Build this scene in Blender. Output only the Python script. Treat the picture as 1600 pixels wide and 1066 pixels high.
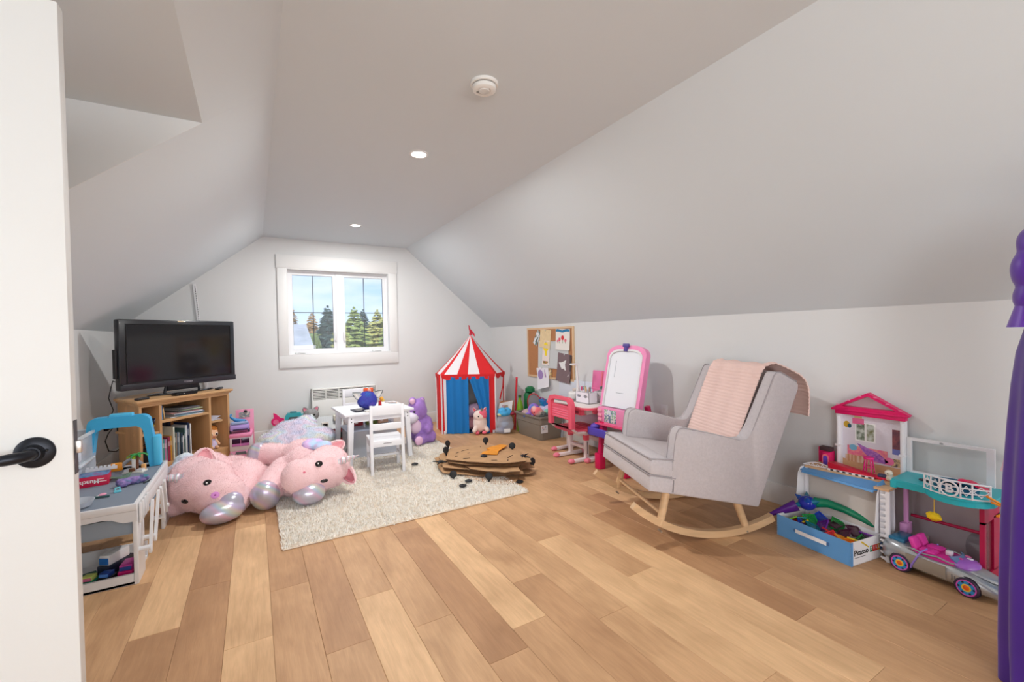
import bpy, bmesh, math, random
from mathutils import Vector, Matrix, Euler, noise
PI = math.pi
SC = bpy.context.scene
for o in list(bpy.data.objects): bpy.data.objects.remove(o, do_unlink=True)
COL = SC.collection

# ------------------------------------------------------------------ camera
def camera():
    yaw, pitch, roll = math.radians(30.529), math.radians(-0.8343), math.radians(-1.2233)
    f = Vector((math.sin(yaw)*math.cos(pitch), math.cos(yaw)*math.cos(pitch), math.sin(pitch)))
    r = Vector((math.cos(yaw), -math.sin(yaw), 0)); u = r.cross(f)
    r2 = r*math.cos(roll) + u*math.sin(roll); u2 = u*math.cos(roll) - r*math.sin(roll)
    m = Matrix((r2, u2, -f)).transposed().to_4x4(); m.translation = (0, 0, 1.22)
    c = bpy.data.cameras.new('camera'); c.sensor_width = 36; c.lens = 685.28/1600*36
    c.clip_start = 0.02; c.clip_end = 500
    o = bpy.data.objects.new('camera', c); o.matrix_world = m; COL.objects.link(o); SC.camera = o
camera()

# ------------------------------------------------------------------ sky, sun, added fill lamps, exposure
def world():
    w = bpy.data.worlds.new('sky'); SC.world = w; w.use_nodes = True
    n = w.node_tree.nodes; l = w.node_tree.links; n.clear()
    out = n.new('ShaderNodeOutputWorld'); bg = n.new('ShaderNodeBackground'); l.new(bg.outputs[0], out.inputs[0])
    tc = n.new('ShaderNodeTexCoord'); sep = n.new('ShaderNodeSeparateXYZ'); l.new(tc.outputs['Generated'], sep.inputs[0])
    rp = n.new('ShaderNodeValToRGB'); l.new(sep.outputs[2], rp.inputs[0])
    e = rp.color_ramp.elements
    e[0].position = 0.0; e[0].color = (.66, .78, .93, 1); e[1].position = .30; e[1].color = (.14, .34, .74, 1)
    x = e.new(.12); x.color = (.34, .55, .88, 1)
    mp = n.new('ShaderNodeMapping'); mp.inputs['Scale'].default_value = (1.6, 1.6, 7); l.new(tc.outputs['Generated'], mp.inputs[0])
    nz = n.new('ShaderNodeTexNoise'); nz.inputs['Scale'].default_value = 2.6; nz.inputs['Detail'].default_value = 7; l.new(mp.outputs[0], nz.inputs['Vector'])
    cr = n.new('ShaderNodeValToRGB'); cr.color_ramp.elements[0].position = .44; cr.color_ramp.elements[1].position = .68; l.new(nz.outputs['Fac'], cr.inputs[0])
    mx = n.new('ShaderNodeMix'); mx.data_type = 'RGBA'; l.new(cr.outputs[0], mx.inputs['Factor']); l.new(rp.outputs[0], mx.inputs['A']); mx.inputs['B'].default_value = (.70, .76, .84, 1)
    l.new(mx.outputs['Result'], bg.inputs[0]); bg.inputs[1].default_value = 1.0
world()
def light(name, kind, loc, aim, energy, color=(1, 1, 1), **k):
    d = bpy.data.lights.new(name, kind); d.energy = energy; d.color = color
    for a, b in k.items(): setattr(d, a, b)
    o = bpy.data.objects.new(name, d); COL.objects.link(o); o.location = loc
    o.rotation_euler = (Vector(aim) - Vector(loc)).to_track_quat('-Z', 'Y').to_euler()
    return o
light('sun', 'SUN', (0, -20, 30), (6, 10, 5), 2.6, (1, .95, .86), angle=.02)
# unseen fill lamps added to brighten the room: behind, at left, past the door
light('added_back_fill', 'AREA', (.98, -4.42, 1.45), (.98, 3, 1.40), 74, (.935, .97, 1), shape='RECTANGLE', size=3.3, size_y=1.7)
light('added_left_fill', 'AREA', (-1.20, -1.7, 1.35), (2.2, 2.2, 1.25), 62, (.935, .97, 1), shape='RECTANGLE', size=1.7, size_y=1.3)
light('added_hall_fill', 'AREA', (-1.9, 1.04, 1.5), (3, 1.2, 0.9), 6, (.935, .97, 1), shape='RECTANGLE', size=.78, size_y=1.2)
SC.view_settings.view_transform = 'Standard'; SC.view_settings.look = 'None'
SC.view_settings.gamma = 1; SC.view_settings.use_curve_mapping = False
SC.view_settings.exposure = 0.5

# ------------------------------------------------------------------ helpers: materials
def lin(c):
    c = c/255
    return c/12.92 if c <= .04045 else ((c+.055)/1.055)**2.4
def rgb(c): return tuple(lin(x) for x in c[:3]) + (1,)
MATS = {}
def mat(c, rough=.55, metal=0, var=0, vs=8, bump=0, bs=60, alpha=1, trans=0, emit=0, sheen=0, coat=0, c2=None, ior=1.45, stretch=None, spec=.5):
    key = (tuple(c), rough, metal, var, vs, bump, bs, alpha, trans, emit, sheen, coat, c2, stretch, spec)
    if key in MATS: return MATS[key]
    m = bpy.data.materials.new('m_%d' % len(MATS)); m.use_nodes = True; MATS[key] = m
    n = m.node_tree.nodes; l = m.node_tree.links; b = n['Principled BSDF']
    b.inputs['Base Color'].default_value = rgb(c); b.inputs['Roughness'].default_value = rough; b.inputs['Metallic'].default_value = metal
    b.inputs['IOR'].default_value = ior; b.inputs['Specular IOR Level'].default_value = spec
    if alpha < 1: b.inputs['Alpha'].default_value = alpha
    if trans: b.inputs['Transmission Weight'].default_value = trans
    if sheen: b.inputs['Sheen Weight'].default_value = sheen; b.inputs['Sheen Roughness'].default_value = .5
    if coat: b.inputs['Coat Weight'].default_value = coat
    if emit: b.inputs['Emission Color'].default_value = rgb(c); b.inputs['Emission Strength'].default_value = emit
    if var or bump or c2:
        tc = n.new('ShaderNodeTexCoord'); src = tc.outputs['Object']
        if stretch:
            mp = n.new('ShaderNodeMapping'); mp.inputs['Scale'].default_value = stretch; l.new(src, mp.inputs[0]); src = mp.outputs[0]
    if var or c2:
        nz = n.new('ShaderNodeTexNoise'); nz.inputs['Scale'].default_value = vs; nz.inputs['Detail'].default_value = 4; l.new(src, nz.inputs['Vector'])
        rp = n.new('ShaderNodeValToRGB'); l.new(nz.outputs['Fac'], rp.inputs[0])
        a = rgb(c); e = rp.color_ramp.elements
        if c2: e[0].color = a; e[1].color = rgb(c2); e[0].position = .38; e[1].position = .62
        else:
            e[0].color = tuple(x*(1-var) for x in a[:3])+(1,); e[1].color = tuple(min(1, x*(1+var)) for x in a[:3])+(1,); e[0].position = .3; e[1].position = .7
        l.new(rp.outputs[0], b.inputs['Base Color'])
    if bump:
        nb = n.new('ShaderNodeTexNoise'); nb.inputs['Scale'].default_value = bs; nb.inputs['Detail'].default_value = 3; l.new(src, nb.inputs['Vector'])
        bp = n.new('ShaderNodeBump'); bp.inputs['Strength'].default_value = bump; bp.inputs['Distance'].default_value = .01
        l.new(nb.outputs['Fac'], bp.inputs['Height']); l.new(bp.outputs[0], b.inputs['Normal'])
    return m
def multimat(name, stops, scale=4, rough=.8, kind='noise', bump=0, bs=80, metal=0, detail=2, stretch=None, sheen=0, space='Object'):
    """several colours spread over the thing by a noise or wave pattern"""
    m = bpy.data.materials.new(name); m.use_nodes = True
    n = m.node_tree.nodes; l = m.node_tree.links; b = n['Principled BSDF']
    b.inputs['Roughness'].default_value = rough; b.inputs['Metallic'].default_value = metal
    if sheen: b.inputs['Sheen Weight'].default_value = sheen
    tc = n.new('ShaderNodeTexCoord'); src = tc.outputs[space]
    if stretch:
        mp = n.new('ShaderNodeMapping'); mp.inputs['Scale'].default_value = stretch; l.new(src, mp.inputs[0]); src = mp.outputs[0]
    if kind == 'noise':
        t = n.new('ShaderNodeTexNoise'); t.inputs['Detail'].default_value = detail; fo = t.outputs['Fac']
    elif kind == 'voronoi':
        t = n.new('ShaderNodeTexVoronoi'); sp = n.new('ShaderNodeSeparateColor'); l.new(t.outputs['Color'], sp.inputs[0]); fo = sp.outputs[0]
    else:
        t = n.new('ShaderNodeTexWave'); t.bands_direction = kind; t.inputs['Distortion'].default_value = detail; t.inputs['Detail'].default_value = 1; fo = t.outputs['Fac']
    t.inputs['Scale'].default_value = scale; l.new(src, t.inputs['Vector'])
    rp = n.new('ShaderNodeValToRGB'); l.new(fo, rp.inputs[0]); e = rp.color_ramp.elements
    while len(e) < len(stops): e.new(.5)
    lo, hi = (.3, .7) if kind == 'noise' else (0, 1)
    for i, c in enumerate(stops):
        e[i].position = lo + (hi-lo)*i/max(1, len(stops)-1); e[i].color = rgb(c)
    if kind == 'voronoi': rp.color_ramp.interpolation = 'CONSTANT'
    l.new(rp.outputs[0], b.inputs['Base Color'])
    if bump:
        nb = n.new('ShaderNodeTexNoise'); nb.inputs['Scale'].default_value = bs; l.new(tc.outputs['Object'], nb.inputs['Vector'])
        bp = n.new('ShaderNodeBump'); bp.inputs['Strength'].default_value = bump; bp.inputs['Distance'].default_value = .01
        l.new(nb.outputs['Fac'], bp.inputs['Height']); l.new(bp.outputs[0], b.inputs['Normal'])
    return m

# ------------------------------------------------------------------ helpers: meshes
def RZ(a): return Matrix.Rotation(a, 4, 'Z')
def RX(a): return Matrix.Rotation(a, 4, 'X')
def RY(a): return Matrix.Rotation(a, 4, 'Y')
def T(x, y=0, z=0): return Matrix.Translation((x, y, z))
def frame(p0, p1):
    d = Vector(p1)-Vector(p0); q = d.to_track_quat('Z', 'Y').to_matrix().to_4x4(); q.translation = Vector(p0); return q, d.length
class MB:
    def __init__(s): s.v = []; s.f = []
    def add(s, vs, fs, M=None):
        b = len(s.v)
        s.v += [tuple(M @ Vector(p)) for p in vs] if M else [tuple(p) for p in vs]
        s.f += [tuple(b+i for i in f) for f in fs]; return s
    def box(s, x0, x1, y0, y1, z0, z1, bev=0, M=None, seg=2):
        vs = [(x0, y0, z0), (x1, y0, z0), (x1, y1, z0), (x0, y1, z0), (x0, y0, z1), (x1, y0, z1), (x1, y1, z1), (x0, y1, z1)]
        fs = [(3, 2, 1, 0), (4, 5, 6, 7), (0, 1, 5, 4), (1, 2, 6, 5), (2, 3, 7, 6), (3, 0, 4, 7)]
        return s.poly(vs, fs, bev, M, seg)
    def poly(s, vs, fs, bev=0, M=None, seg=2):
        if bev <= 0: return s.add(vs, fs, M)
        bm = bmesh.new(); w = [bm.verts.new(p) for p in vs]
        for f in fs: bm.faces.new([w[i] for i in f])
        bmesh.ops.bevel(bm, geom=bm.edges[:], offset=bev, segments=seg, affect='EDGES', profile=.5, clamp_overlap=True)
        bm.verts.index_update()
        s.add([p.co[:] for p in bm.verts], [[q.index for q in f.verts] for f in bm.faces], M); bm.free(); return s
    def prism(s, pts, z0, z1, M=None, bev=0):
        n = len(pts); vs = [(x, y, z0) for x, y in pts]+[(x, y, z1) for x, y in pts]
        fs = [tuple(range(n-1, -1, -1)), tuple(range(n, 2*n))]+[(i, (i+1) % n, n+(i+1) % n, n+i) for i in range(n)]
        return s.poly(vs, fs, bev, M)
    def ring(s, outer, inner, z0, z1, M=None):
        """plate with a hole: two outlines of the same count"""
        n = len(outer); vs = [(x, y, z0) for x, y in outer]+[(x, y, z0) for x, y in inner]+[(x, y, z1) for x, y in outer]+[(x, y, z1) for x, y in inner]; fs = []
        for i in range(n):
            j = (i+1) % n
            fs += [(i, n+i, n+j, j), (2*n+i, 2*n+j, 3*n+j, 3*n+i), (i, j, 2*n+j, 2*n+i), (n+j, n+i, 3*n+i, 3*n+j)]
        return s.add(vs, fs, M)
    def cyl(s, p0, p1, r0, r1=None, n=16, caps=True):
        r1 = r0 if r1 is None else r1; M, L = frame(p0, p1)
        vs = [(r0*math.cos(2*PI*i/n), r0*math.sin(2*PI*i/n), 0) for i in range(n)]+[(r1*math.cos(2*PI*i/n), r1*math.sin(2*PI*i/n), L) for i in range(n)]
        fs = [(i, (i+1) % n, n+(i+1) % n, n+i) for i in range(n)]
        if caps: fs += [tuple(range(n-1, -1, -1)), tuple(range(n, 2*n))]
        return s.add(vs, fs, M)
    def tube(s, pts, r, n=8, closed=False, flat=None):
        pts = [Vector(p) for p in pts]; m = len(pts); rs = r if isinstance(r, (list, tuple)) else [r]*m
        vs = []; fs = []; up = None
        for i, p in enumerate(pts):
            a = pts[(i-1) % m] if (closed or i) else p; b = pts[(i+1) % m] if (closed or i < m-1) else p
            t = (b-a).normalized()
            if up is None: up = t.orthogonal().normalized()
            up = (up-t*up.dot(t)).normalized(); sd = t.cross(up)
            for k in range(n):
                w = 2*PI*k/n; vs.append(p+(up*math.cos(w)+sd*math.sin(w)*(flat or 1))*rs[i])
        for i in range(m if closed else m-1):
            j = (i+1) % m
            fs += [(i*n+k, i*n+(k+1) % n, j*n+(k+1) % n, j*n+k) for k in range(n)]
        if not closed: fs += [tuple(range(n-1, -1, -1)), tuple(range((m-1)*n, m*n))]
        return s.add(vs, fs)
    def lathe(s, prof, n=24, M=None, sx=1, sy=1, ring=False):
        m = len(prof); vs = [(r*sx*math.cos(2*PI*k/n), r*sy*math.sin(2*PI*k/n), z) for r, z in prof for k in range(n)]; fs = []
        for i in range(m-1): fs += [(i*n+k, i*n+(k+1) % n, (i+1)*n+(k+1) % n, (i+1)*n+k) for k in range(n)]
        if ring: fs += [((m-1)*n+k, (m-1)*n+(k+1) % n, (k+1) % n, k) for k in range(n)]
        if prof[0][0] > 1e-5 and not ring: fs.append(tuple(range(n-1, -1, -1)))
        if prof[-1][0] > 1e-5 and not ring: fs.append(tuple(range((m-1)*n, m*n)))
        return s.add(vs, fs, M)
    def ell(s, c, r, R=None, nu=16, nv=10):
        r = (r, r, r) if isinstance(r, (int, float)) else r
        M = Matrix.Translation(c) @ (R if R else Matrix())
        vs = [(0, 0, -r[2])]; fs = []
        for j in range(1, nv):
            a = -PI/2+PI*j/nv
            vs += [(r[0]*math.cos(a)*math.cos(2*PI*i/nu), r[1]*math.cos(a)*math.sin(2*PI*i/nu), r[2]*math.sin(a)) for i in range(nu)]
        vs.append((0, 0, r[2])); L = len(vs)-1
        for i in range(nu):
            j = (i+1) % nu; fs += [(0, 1+j, 1+i), (L, L-nu+i, L-nu+j)]
            for k in range(nv-2): fs.append((1+k*nu+i, 1+k*nu+j, 1+(k+1)*nu+j, 1+(k+1)*nu+i))
        return s.add(vs, fs, M)
    def sheet(s, fn, nu, nv, th=.002, M=None):
        P = [[Vector(fn(i/nu, j/nv)) for i in range(nu+1)] for j in range(nv+1)]; vs = []; W = nu+1
        N = []
        for j in range(nv+1):
            for i in range(nu+1):
                a = P[j][min(i+1, nu)]-P[j][max(i-1, 0)]; b = P[min(j+1, nv)][i]-P[max(j-1, 0)][i]; nn = a.cross(b)
                N.append(nn.normalized() if nn.length > 1e-9 else Vector((0, 0, 1)))
        fl = [p for r in P for p in r]; K = len(fl)
        vs = [p+n*th/2 for p, n in zip(fl, N)]+[p-n*th/2 for p, n in zip(fl, N)]; fs = []
        for j in range(nv):
            for i in range(nu):
                a = j*W+i; q = (a, a+1, a+W+1, a+W); fs.append(q); fs.append(tuple(K+x for x in reversed(q)))
        ed = [(i, i+1) for i in range(nu)]+[(nu+j*W, nu+(j+1)*W) for j in range(nv)]+[(nv*W+i+1, nv*W+i) for i in range(nu)]+[((j+1)*W, j*W) for j in range(nv)]
        fs += [(b, a, K+a, K+b) for a, b in ed]
        return s.add(vs, fs, M)
    def mesh(s, name, sm=35):
        me = bpy.data.meshes.new(name); me.from_pydata(s.v, [], s.f); me.update()
        bm = bmesh.new(); bm.from_mesh(me); bmesh.ops.recalc_face_normals(bm, faces=bm.faces[:]); bm.to_mesh(me); bm.free()
        if sm: me.shade_smooth(); me.set_sharp_from_angle(angle=math.radians(sm))
        return me
    def build(s, name, m, parent=None, loc=(0, 0, 0), rz=0, sm=35):
        return obj(name, s.mesh(name, sm), m, parent, loc, rz)
def obj(name, me, m, parent=None, loc=(0, 0, 0), rz=0):
    if m is not None:
        me.materials.clear(); me.materials.append(m)
    o = bpy.data.objects.new(name, me); COL.objects.link(o); o.parent = parent; o.location = loc
    if rz: o.rotation_euler = (0, 0, rz)
    return o
def tag(o, label, cat, group=None):
    o['label'] = label; o['category'] = cat
    if group: o['group'] = group
    return o
def thing(name, label, cat, loc=(0, 0, 0), rz=0, group=None, rot=None):
    o = bpy.data.objects.new(name, None); COL.objects.link(o); o.location = loc; o.empty_display_size = .05
    o.rotation_euler = rot or (0, 0, rz); return tag(o, label, cat, group)
def struct(o): o['kind'] = 'structure'; return o
def stuff(o): o['kind'] = 'stuff'; return o
def copy_tree(o, parent=None):
    c = o.copy(); COL.objects.link(c); c.parent = parent
    for ch in list(o.children): copy_tree(ch, c)
    return c
def blob(parts, vox=.012, smooth=6, fuzz=0, fs=60, seed=0):
    """one continuous soft body from overlapping ellipsoids and tapered limbs"""
    b = MB()
    for p in parts:
        if p[0] == 'e': b.ell(p[1], p[2], Euler(p[3]).to_matrix().to_4x4() if len(p) > 3 else None, 24, 16)
        else:
            _, p0, p1, r0, r1 = p; b.cyl(p0, p1, r0, r1, 20); b.ell(p0, r0, None, 20, 12); b.ell(p1, r1, None, 20, 12)
    me = b.mesh('blob', 0); o = bpy.data.objects.new('blob_tmp', me); COL.objects.link(o)
    r = o.modifiers.new('r', 'REMESH'); r.mode = 'VOXEL'; r.voxel_size = vox
    if smooth: q = o.modifiers.new('s', 'SMOOTH'); q.iterations = smooth; q.factor = .5
    dg = bpy.context.evaluated_depsgraph_get(); dg.update()
    out = bpy.data.meshes.new_from_object(o.evaluated_get(dg)); bpy.data.objects.remove(o, do_unlink=True); bpy.data.meshes.remove(me)
    if fuzz:
        off = Vector((seed*7.1, seed*3.3, seed)); ns = [v.normal.copy() for v in out.vertices]
        for v, n_ in zip(out.vertices, ns):
            v.co += n_*(noise.noise((v.co+off)*fs)*fuzz + noise.noise((v.co+off)*fs*.25)*fuzz*1.5)
    out.shade_smooth(); return out
def tufts(me, n, length, width, seed=1, curl=.6):
    """short pile standing on a soft surface: thin two-face blades"""
    rnd = random.Random(seed); me.calc_loop_triangles(); tr = me.loop_triangles; ar = [t.area for t in tr]; tot = sum(ar); vs = []; fs = []
    V = me.vertices
    for t, a in zip(tr, ar):
        k = a/tot*n; k = int(k)+(rnd.random() < k-int(k))
        A, B, C_ = (V[i].co for i in t.vertices); nn = t.normal
        for _ in range(k):
            x, y = rnd.random(), rnd.random()
            if x+y > 1: x, y = 1-x, 1-y
            p = A+(B-A)*x+(C_-A)*y; d = Vector((rnd.uniform(-1, 1), rnd.uniform(-1, 1), rnd.uniform(-1, 1)))
            w = nn.cross(d).normalized()*width; L = length*rnd.uniform(.6, 1.3)
            q = p+(nn+d*curl).normalized()*L; i = len(vs)
            vs += [p-w-nn*.002, p+w-nn*.002, q]; fs.append((i, i+1, i+2))
    m2 = bpy.data.meshes.new('tufts'); m2.from_pydata(vs, [], fs); m2.update(); return m2
def text(body, size, m, name, parent, M, bold=.0, ext=.0006, align='CENTER'):
    cu = bpy.data.curves.new('txt', 'FONT'); cu.body = body; cu.size = size; cu.extrude = ext; cu.offset = bold; cu.align_x = align; cu.align_y = 'CENTER'
    o = bpy.data.objects.new('txt', cu); COL.objects.link(o)
    dg = bpy.context.evaluated_depsgraph_get(); dg.update(); me = bpy.data.meshes.new_from_object(o.evaluated_get(dg)); bpy.data.objects.remove(o, do_unlink=True)
    me.transform(M); return obj(name, me, m, parent)

# ================================================================== THE ROOM
XL, XR, YE, YB = -1.235, 3.13, 5.954, -4.5
KN, CE, FX0, FX1 = 1.336, 2.44, .124, 1.843      # knee wall height, ceiling height, flat ceiling from FX0 to FX1
DX, DY, DZ = -.172, 2.409, 2.2                   # dormer: where its ceiling meets the slope, its cheek, its ceiling
M_WALL = mat((223, 224, 224), .92, bump=.03, bs=180)
M_CEIL = mat((217, 225, 230), .95, bump=.03, bs=180)
M_TRIM = mat((230, 230, 229), .45)
M_WHITE = mat((230, 230, 232), .4)
M_BLACK = mat((22, 23, 26), .35)

def plank_material():
    m = bpy.data.materials.new('oak_plank'); m.use_nodes = True; n = m.node_tree.nodes; l = m.node_tree.links; b = n['Principled BSDF']
    oi = n.new('ShaderNodeObjectInfo'); tc = n.new('ShaderNodeTexCoord')
    cmb = n.new('ShaderNodeCombineXYZ'); mul = n.new('ShaderNodeMath'); mul.operation = 'MULTIPLY'; mul.inputs[1].default_value = 37; l.new(oi.outputs['Random'], mul.inputs[0])
    l.new(mul.outputs[0], cmb.inputs[0]); l.new(mul.outputs[0], cmb.inputs[1])
    va = n.new('ShaderNodeVectorMath'); va.operation = 'ADD'; l.new(tc.outputs['Object'], va.inputs[0]); l.new(cmb.outputs[0], va.inputs[1])
    def nz(scale, st, det=5, dist=0):
        mp = n.new('ShaderNodeMapping'); mp.inputs['Scale'].default_value = st; l.new(va.outputs[0], mp.inputs[0])
        t = n.new('ShaderNodeTexNoise'); t.inputs['Scale'].default_value = scale; t.inputs['Detail'].default_value = det; t.inputs['Distortion'].default_value = dist; l.new(mp.outputs[0], t.inputs['Vector']); return t
    g = nz(9, (6, .55, 1), 6, .6); f = nz(60, (4, .25, 1), 3); k = nz(3.2, (1.6, .8, 1), 3, .4)
    def ramp(src, lo, hi, p0=.3, p1=.7):
        r = n.new('ShaderNodeValToRGB'); e = r.color_ramp.elements; e[0].position = p0; e[1].position = p1; e[0].color = lo+(1,); e[1].color = hi+(1,); l.new(src.outputs['Fac'], r.inputs[0]); return r
    def mulc(a, bb):
        x = n.new('ShaderNodeMix'); x.data_type = 'RGBA'; x.blend_type = 'MULTIPLY'; x.inputs['Factor'].default_value = 1; l.new(a, x.inputs['A']); l.new(bb, x.inputs['B']); return x.outputs['Result']
    c = mulc(oi.outputs['Color'], ramp(g, (.90, .87, .84), (1.05, 1.04, 1.03)).outputs[0])
    c = mulc(c, ramp(f, (.96, .955, .95), (1.03, 1.03, 1.03)).outputs[0])
    c = mulc(c, ramp(k, (.86, .82, .79), (1.06, 1.05, 1.04), .34, .62).outputs[0])
    l.new(c, b.inputs['Base Color']); b.inputs['Roughness'].default_value = .52; b.inputs['Specular IOR Level'].default_value = .35
    bp = n.new('ShaderNodeBump'); bp.inputs['Strength'].default_value = .08; bp.inputs['Distance'].default_value = .004; l.new(f.outputs['Fac'], bp.inputs['Height']); l.new(bp.outputs[0], b.inputs['Normal'])
    return m

def floor():
    fl = struct(MB().box(XL-.1, XR+.1, YB-.1, YE+.1, -.1, -.0085).build('floor', mat((120, 86, 58), .8)))
    PM = plank_material(); rnd = random.Random(11); W, PL = .171, 1.28; cache = {}
    joint = {-1: 2.06, -3: 2.336, 0: 2.42, 2: 2.125, -2: 2.65, 3: 1.79, 5: 1.56, 8: 2.144, 9: 1.588, 11: 2.253, 12: 1.257, 13: 1.518, 14: .687, 10: .673, 6: 1.849, 4: 2.72, 1: 3.1, 7: 1.42}
    light = {(2, 0), (8, 0), (-1, 0), (-3, 1), (5, 1), (9, 0), (-1, 1), (13, 1), (10, 1)}; dark = {(-2, 0), (-3, 0), (11, 0), (4, 0), (1, 0), (6, -1), (12, 1), (-2, 1)}
    for k in range(-8, 19):
        x0 = max(.039+W*k, XL); x1 = min(.039+W*(k+1), XR)
        if x1-x0 < .01: continue
        j = joint.get(k, rnd.uniform(0, PL)); s0 = j-PL*math.ceil((j-YB)/PL)
        i = 0
        while s0 + PL*i < YE:
            y0 = max(s0+PL*i, YB); y1 = min(s0+PL*(i+1), YE); i += 1
            if y1-y0 < .02: continue
            idx = round((s0+PL*(i)-j)/PL)   # 0: plank whose far end is the joint
            key = (round(x1-x0, 3), round(y1-y0, 3))
            if key not in cache:
                g = .0004; a, bb = x1-x0, y1-y0; e = .0012
                vs = [(g, g, -.008), (a-g, g, -.008), (a-g, bb-g, -.008), (g, bb-g, -.008), (g, g, -.0010), (a-g, g, -.0010), (a-g, bb-g, -.0010), (g, bb-g, -.0010),
                      (g+e, g+e, 0), (a-g-e, g+e, 0), (a-g-e, bb-g-e, 0), (g+e, bb-g-e, 0)]
                fs = [(0, 1, 5, 4), (1, 2, 6, 5), (2, 3, 7, 6), (3, 0, 4, 7), (4, 5, 9, 8), (5, 6, 10, 9), (6, 7, 11, 10), (7, 4, 8, 11), (8, 9, 10, 11)]
                cache[key] = MB().add(vs, fs).mesh('plank', 0)
            o = obj('plank', cache[key], None if cache[key].materials else PM, fl, (x0, y0, 0))
            t = rnd.uniform(.30, .72)
            if (k, idx) in light: t = rnd.uniform(.88, 1.0)
            elif (k, idx) in dark: t = rnd.uniform(.08, .25)
            lo, hi = (181, 138, 101), (227, 188, 144)
            o.color = rgb([lo[q]+(hi[q]-lo[q])*t for q in range(3)])
floor()

def shell():
    th = .16; W = MB()
    ox0, ox1, oz0, oz1 = .362, 1.598, 1.022, 2.083
    Y = lambda pts: [(x, z) for x, z in pts]
    ME = Matrix(((1, 0, 0, 0), (0, 0, 1, 0), (0, 1, 0, 0), (0, 0, 0, 1)))   # prism XY -> wall XZ, height -> +Y
    e = MB()
    e.prism([(XL-th, -.05), (ox0, -.05), (ox0, CE+.1), (FX0, CE+.1), (XL-th, KN+.1)], YE, YE+th, ME)
    e.prism([(ox1, -.05), (XR+th, -.05), (XR+th, KN+.1), (FX1, CE+.1), (ox1, CE+.1)], YE, YE+th, ME)
    e.prism([(ox0, -.05), (ox1, -.05), (ox1, oz0), (ox0, oz0)], YE, YE+th, ME)
    e.prism([(ox0, oz1), (ox1, oz1), (ox1, CE+.1), (ox0, CE+.1)], YE, YE+th, ME)
    struct(e.build('wall_end', M_WALL, sm=0))
    struct(MB().prism([(XL-th, -.05), (XR+th, -.05), (XR+th, KN+.1), (FX1, CE+.1), (FX0, CE+.1), (XL-th, CE+.1)], YB-th, YB, ME).build('wall_back', M_WALL, sm=0))
    struct(MB().box(XR, XR+th, YB, YE, -.05, KN+.02).build('wall_right', M_WALL, sm=0))
    l = MB(); l.box(XL-th, XL, DY, YE, -.05, KN+.02); l.box(XL-th, XL, 1.46, DY, -.05, DZ+.05); l.box(XL-th, XL, YB, .63, -.05, DZ+.05); l.box(XL-th, XL, .63, 1.46, 2.07, DZ+.05)
    struct(l.build('wall_left', M_WALL, sm=0))
    h = MB(); h.box(-2.4, -2.3, .2, 1.9, -.05, 2.4); h.box(-2.3, XL-th, .1, .2, -.05, 2.4); h.box(-2.3, XL-th, 1.9, 2.0, -.05, 2.4); h.box(-2.4, XL-th, .1, 2.0, 2.4, 2.5); h.box(-2.4, XL-th, .1, 2.0, -.1, -.05)
    struct(h.build('wall_hall_added', M_WALL, sm=0))  # unseen hall box, added to house the fill lamp past the door
    struct(MB().box(FX0, FX1, YB, YE, CE, CE+.1).build('ceiling', M_CEIL, sm=0))
    def slab(a, b, y0, y1, up=.1):
        return [(a[0], y0, a[1]), (b[0], y0, b[1]), (b[0], y1, b[1]), (a[0], y1, a[1]), (a[0], y0, a[1]+up), (b[0], y0, b[1]+up), (b[0], y1, b[1]+up), (a[0], y1, a[1]+up)], [(3, 2, 1, 0), (4, 5, 6, 7), (0, 1, 5, 4), (1, 2, 6, 5), (2, 3, 7, 6), (3, 0, 4, 7)]
    struct(MB().add(*slab((FX1, CE), (XR, KN), YB, YE)).build('ceiling_slope_right', M_CEIL, sm=0))
    s = MB().add(*slab((XL, KN), (FX0, CE), DY, YE)); s.add(*slab((DX, DZ), (FX0, CE), YB, DY))
    struct(s.build('ceiling_slope_left', M_CEIL, sm=0))
    struct(MB().box(XL, DX, YB, DY, DZ, DZ+.1).build('ceiling_dormer', M_CEIL, sm=0))
    struct(MB().prism([(XL, KN), (DX, DZ), (XL, DZ)], DY-.004, DY+.1, ME).build('wall_dormer_cheek', M_WALL, sm=0))
    # baseboards
    def bb(name, x0, x1, y0, y1): struct(MB().box(x0, x1, y0, y1, 0, .145, .004).build(name, M_TRIM))
    bb('baseboard_right', XR-.015, XR, YB, YE); bb('baseboard_end', XL, XR-.016, YE-.015, YE); bb('baseboard_left', XL, XL+.015, 1.55, YE-.016)
    # unseen window casings on solid walls, added to go with the fill lamps
    wb = struct(thing('added_window_back', '', '', (.98, YB, 0))); del wb['label']; del wb['category']
    MB().ring([(-1.78, .5), (1.78, .5), (1.78, 2.4), (-1.78, 2.4)], [(-1.66, .6), (1.66, .6), (1.66, 2.3), (-1.66, 2.3)], 0, .03, ME).build('casing', M_TRIM, wb)
    wd = struct(thing('added_window_left', '', '', (XL, -1.7, 0))); del wd['label']; del wd['category']  # second added casing, out of view, around the left fill lamp
    MB().ring([(-.98, .6), (.98, .6), (.98, 2.1), (-.98, 2.1)], [(-.87, .7), (.87, .7), (.87, 2.0), (-.87, 2.0)], 0, .025, Matrix(((0, 0, 1, 0), (1, 0, 0, 0), (0, 1, 0, 0), (0, 0, 0, 1)))).build('casing', M_TRIM, wd, sm=0)
    return ox0, ox1, oz0, oz1, ME
OPEN = shell()
M_GLASS = mat((235, 245, 250), .02, alpha=.06)

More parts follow.
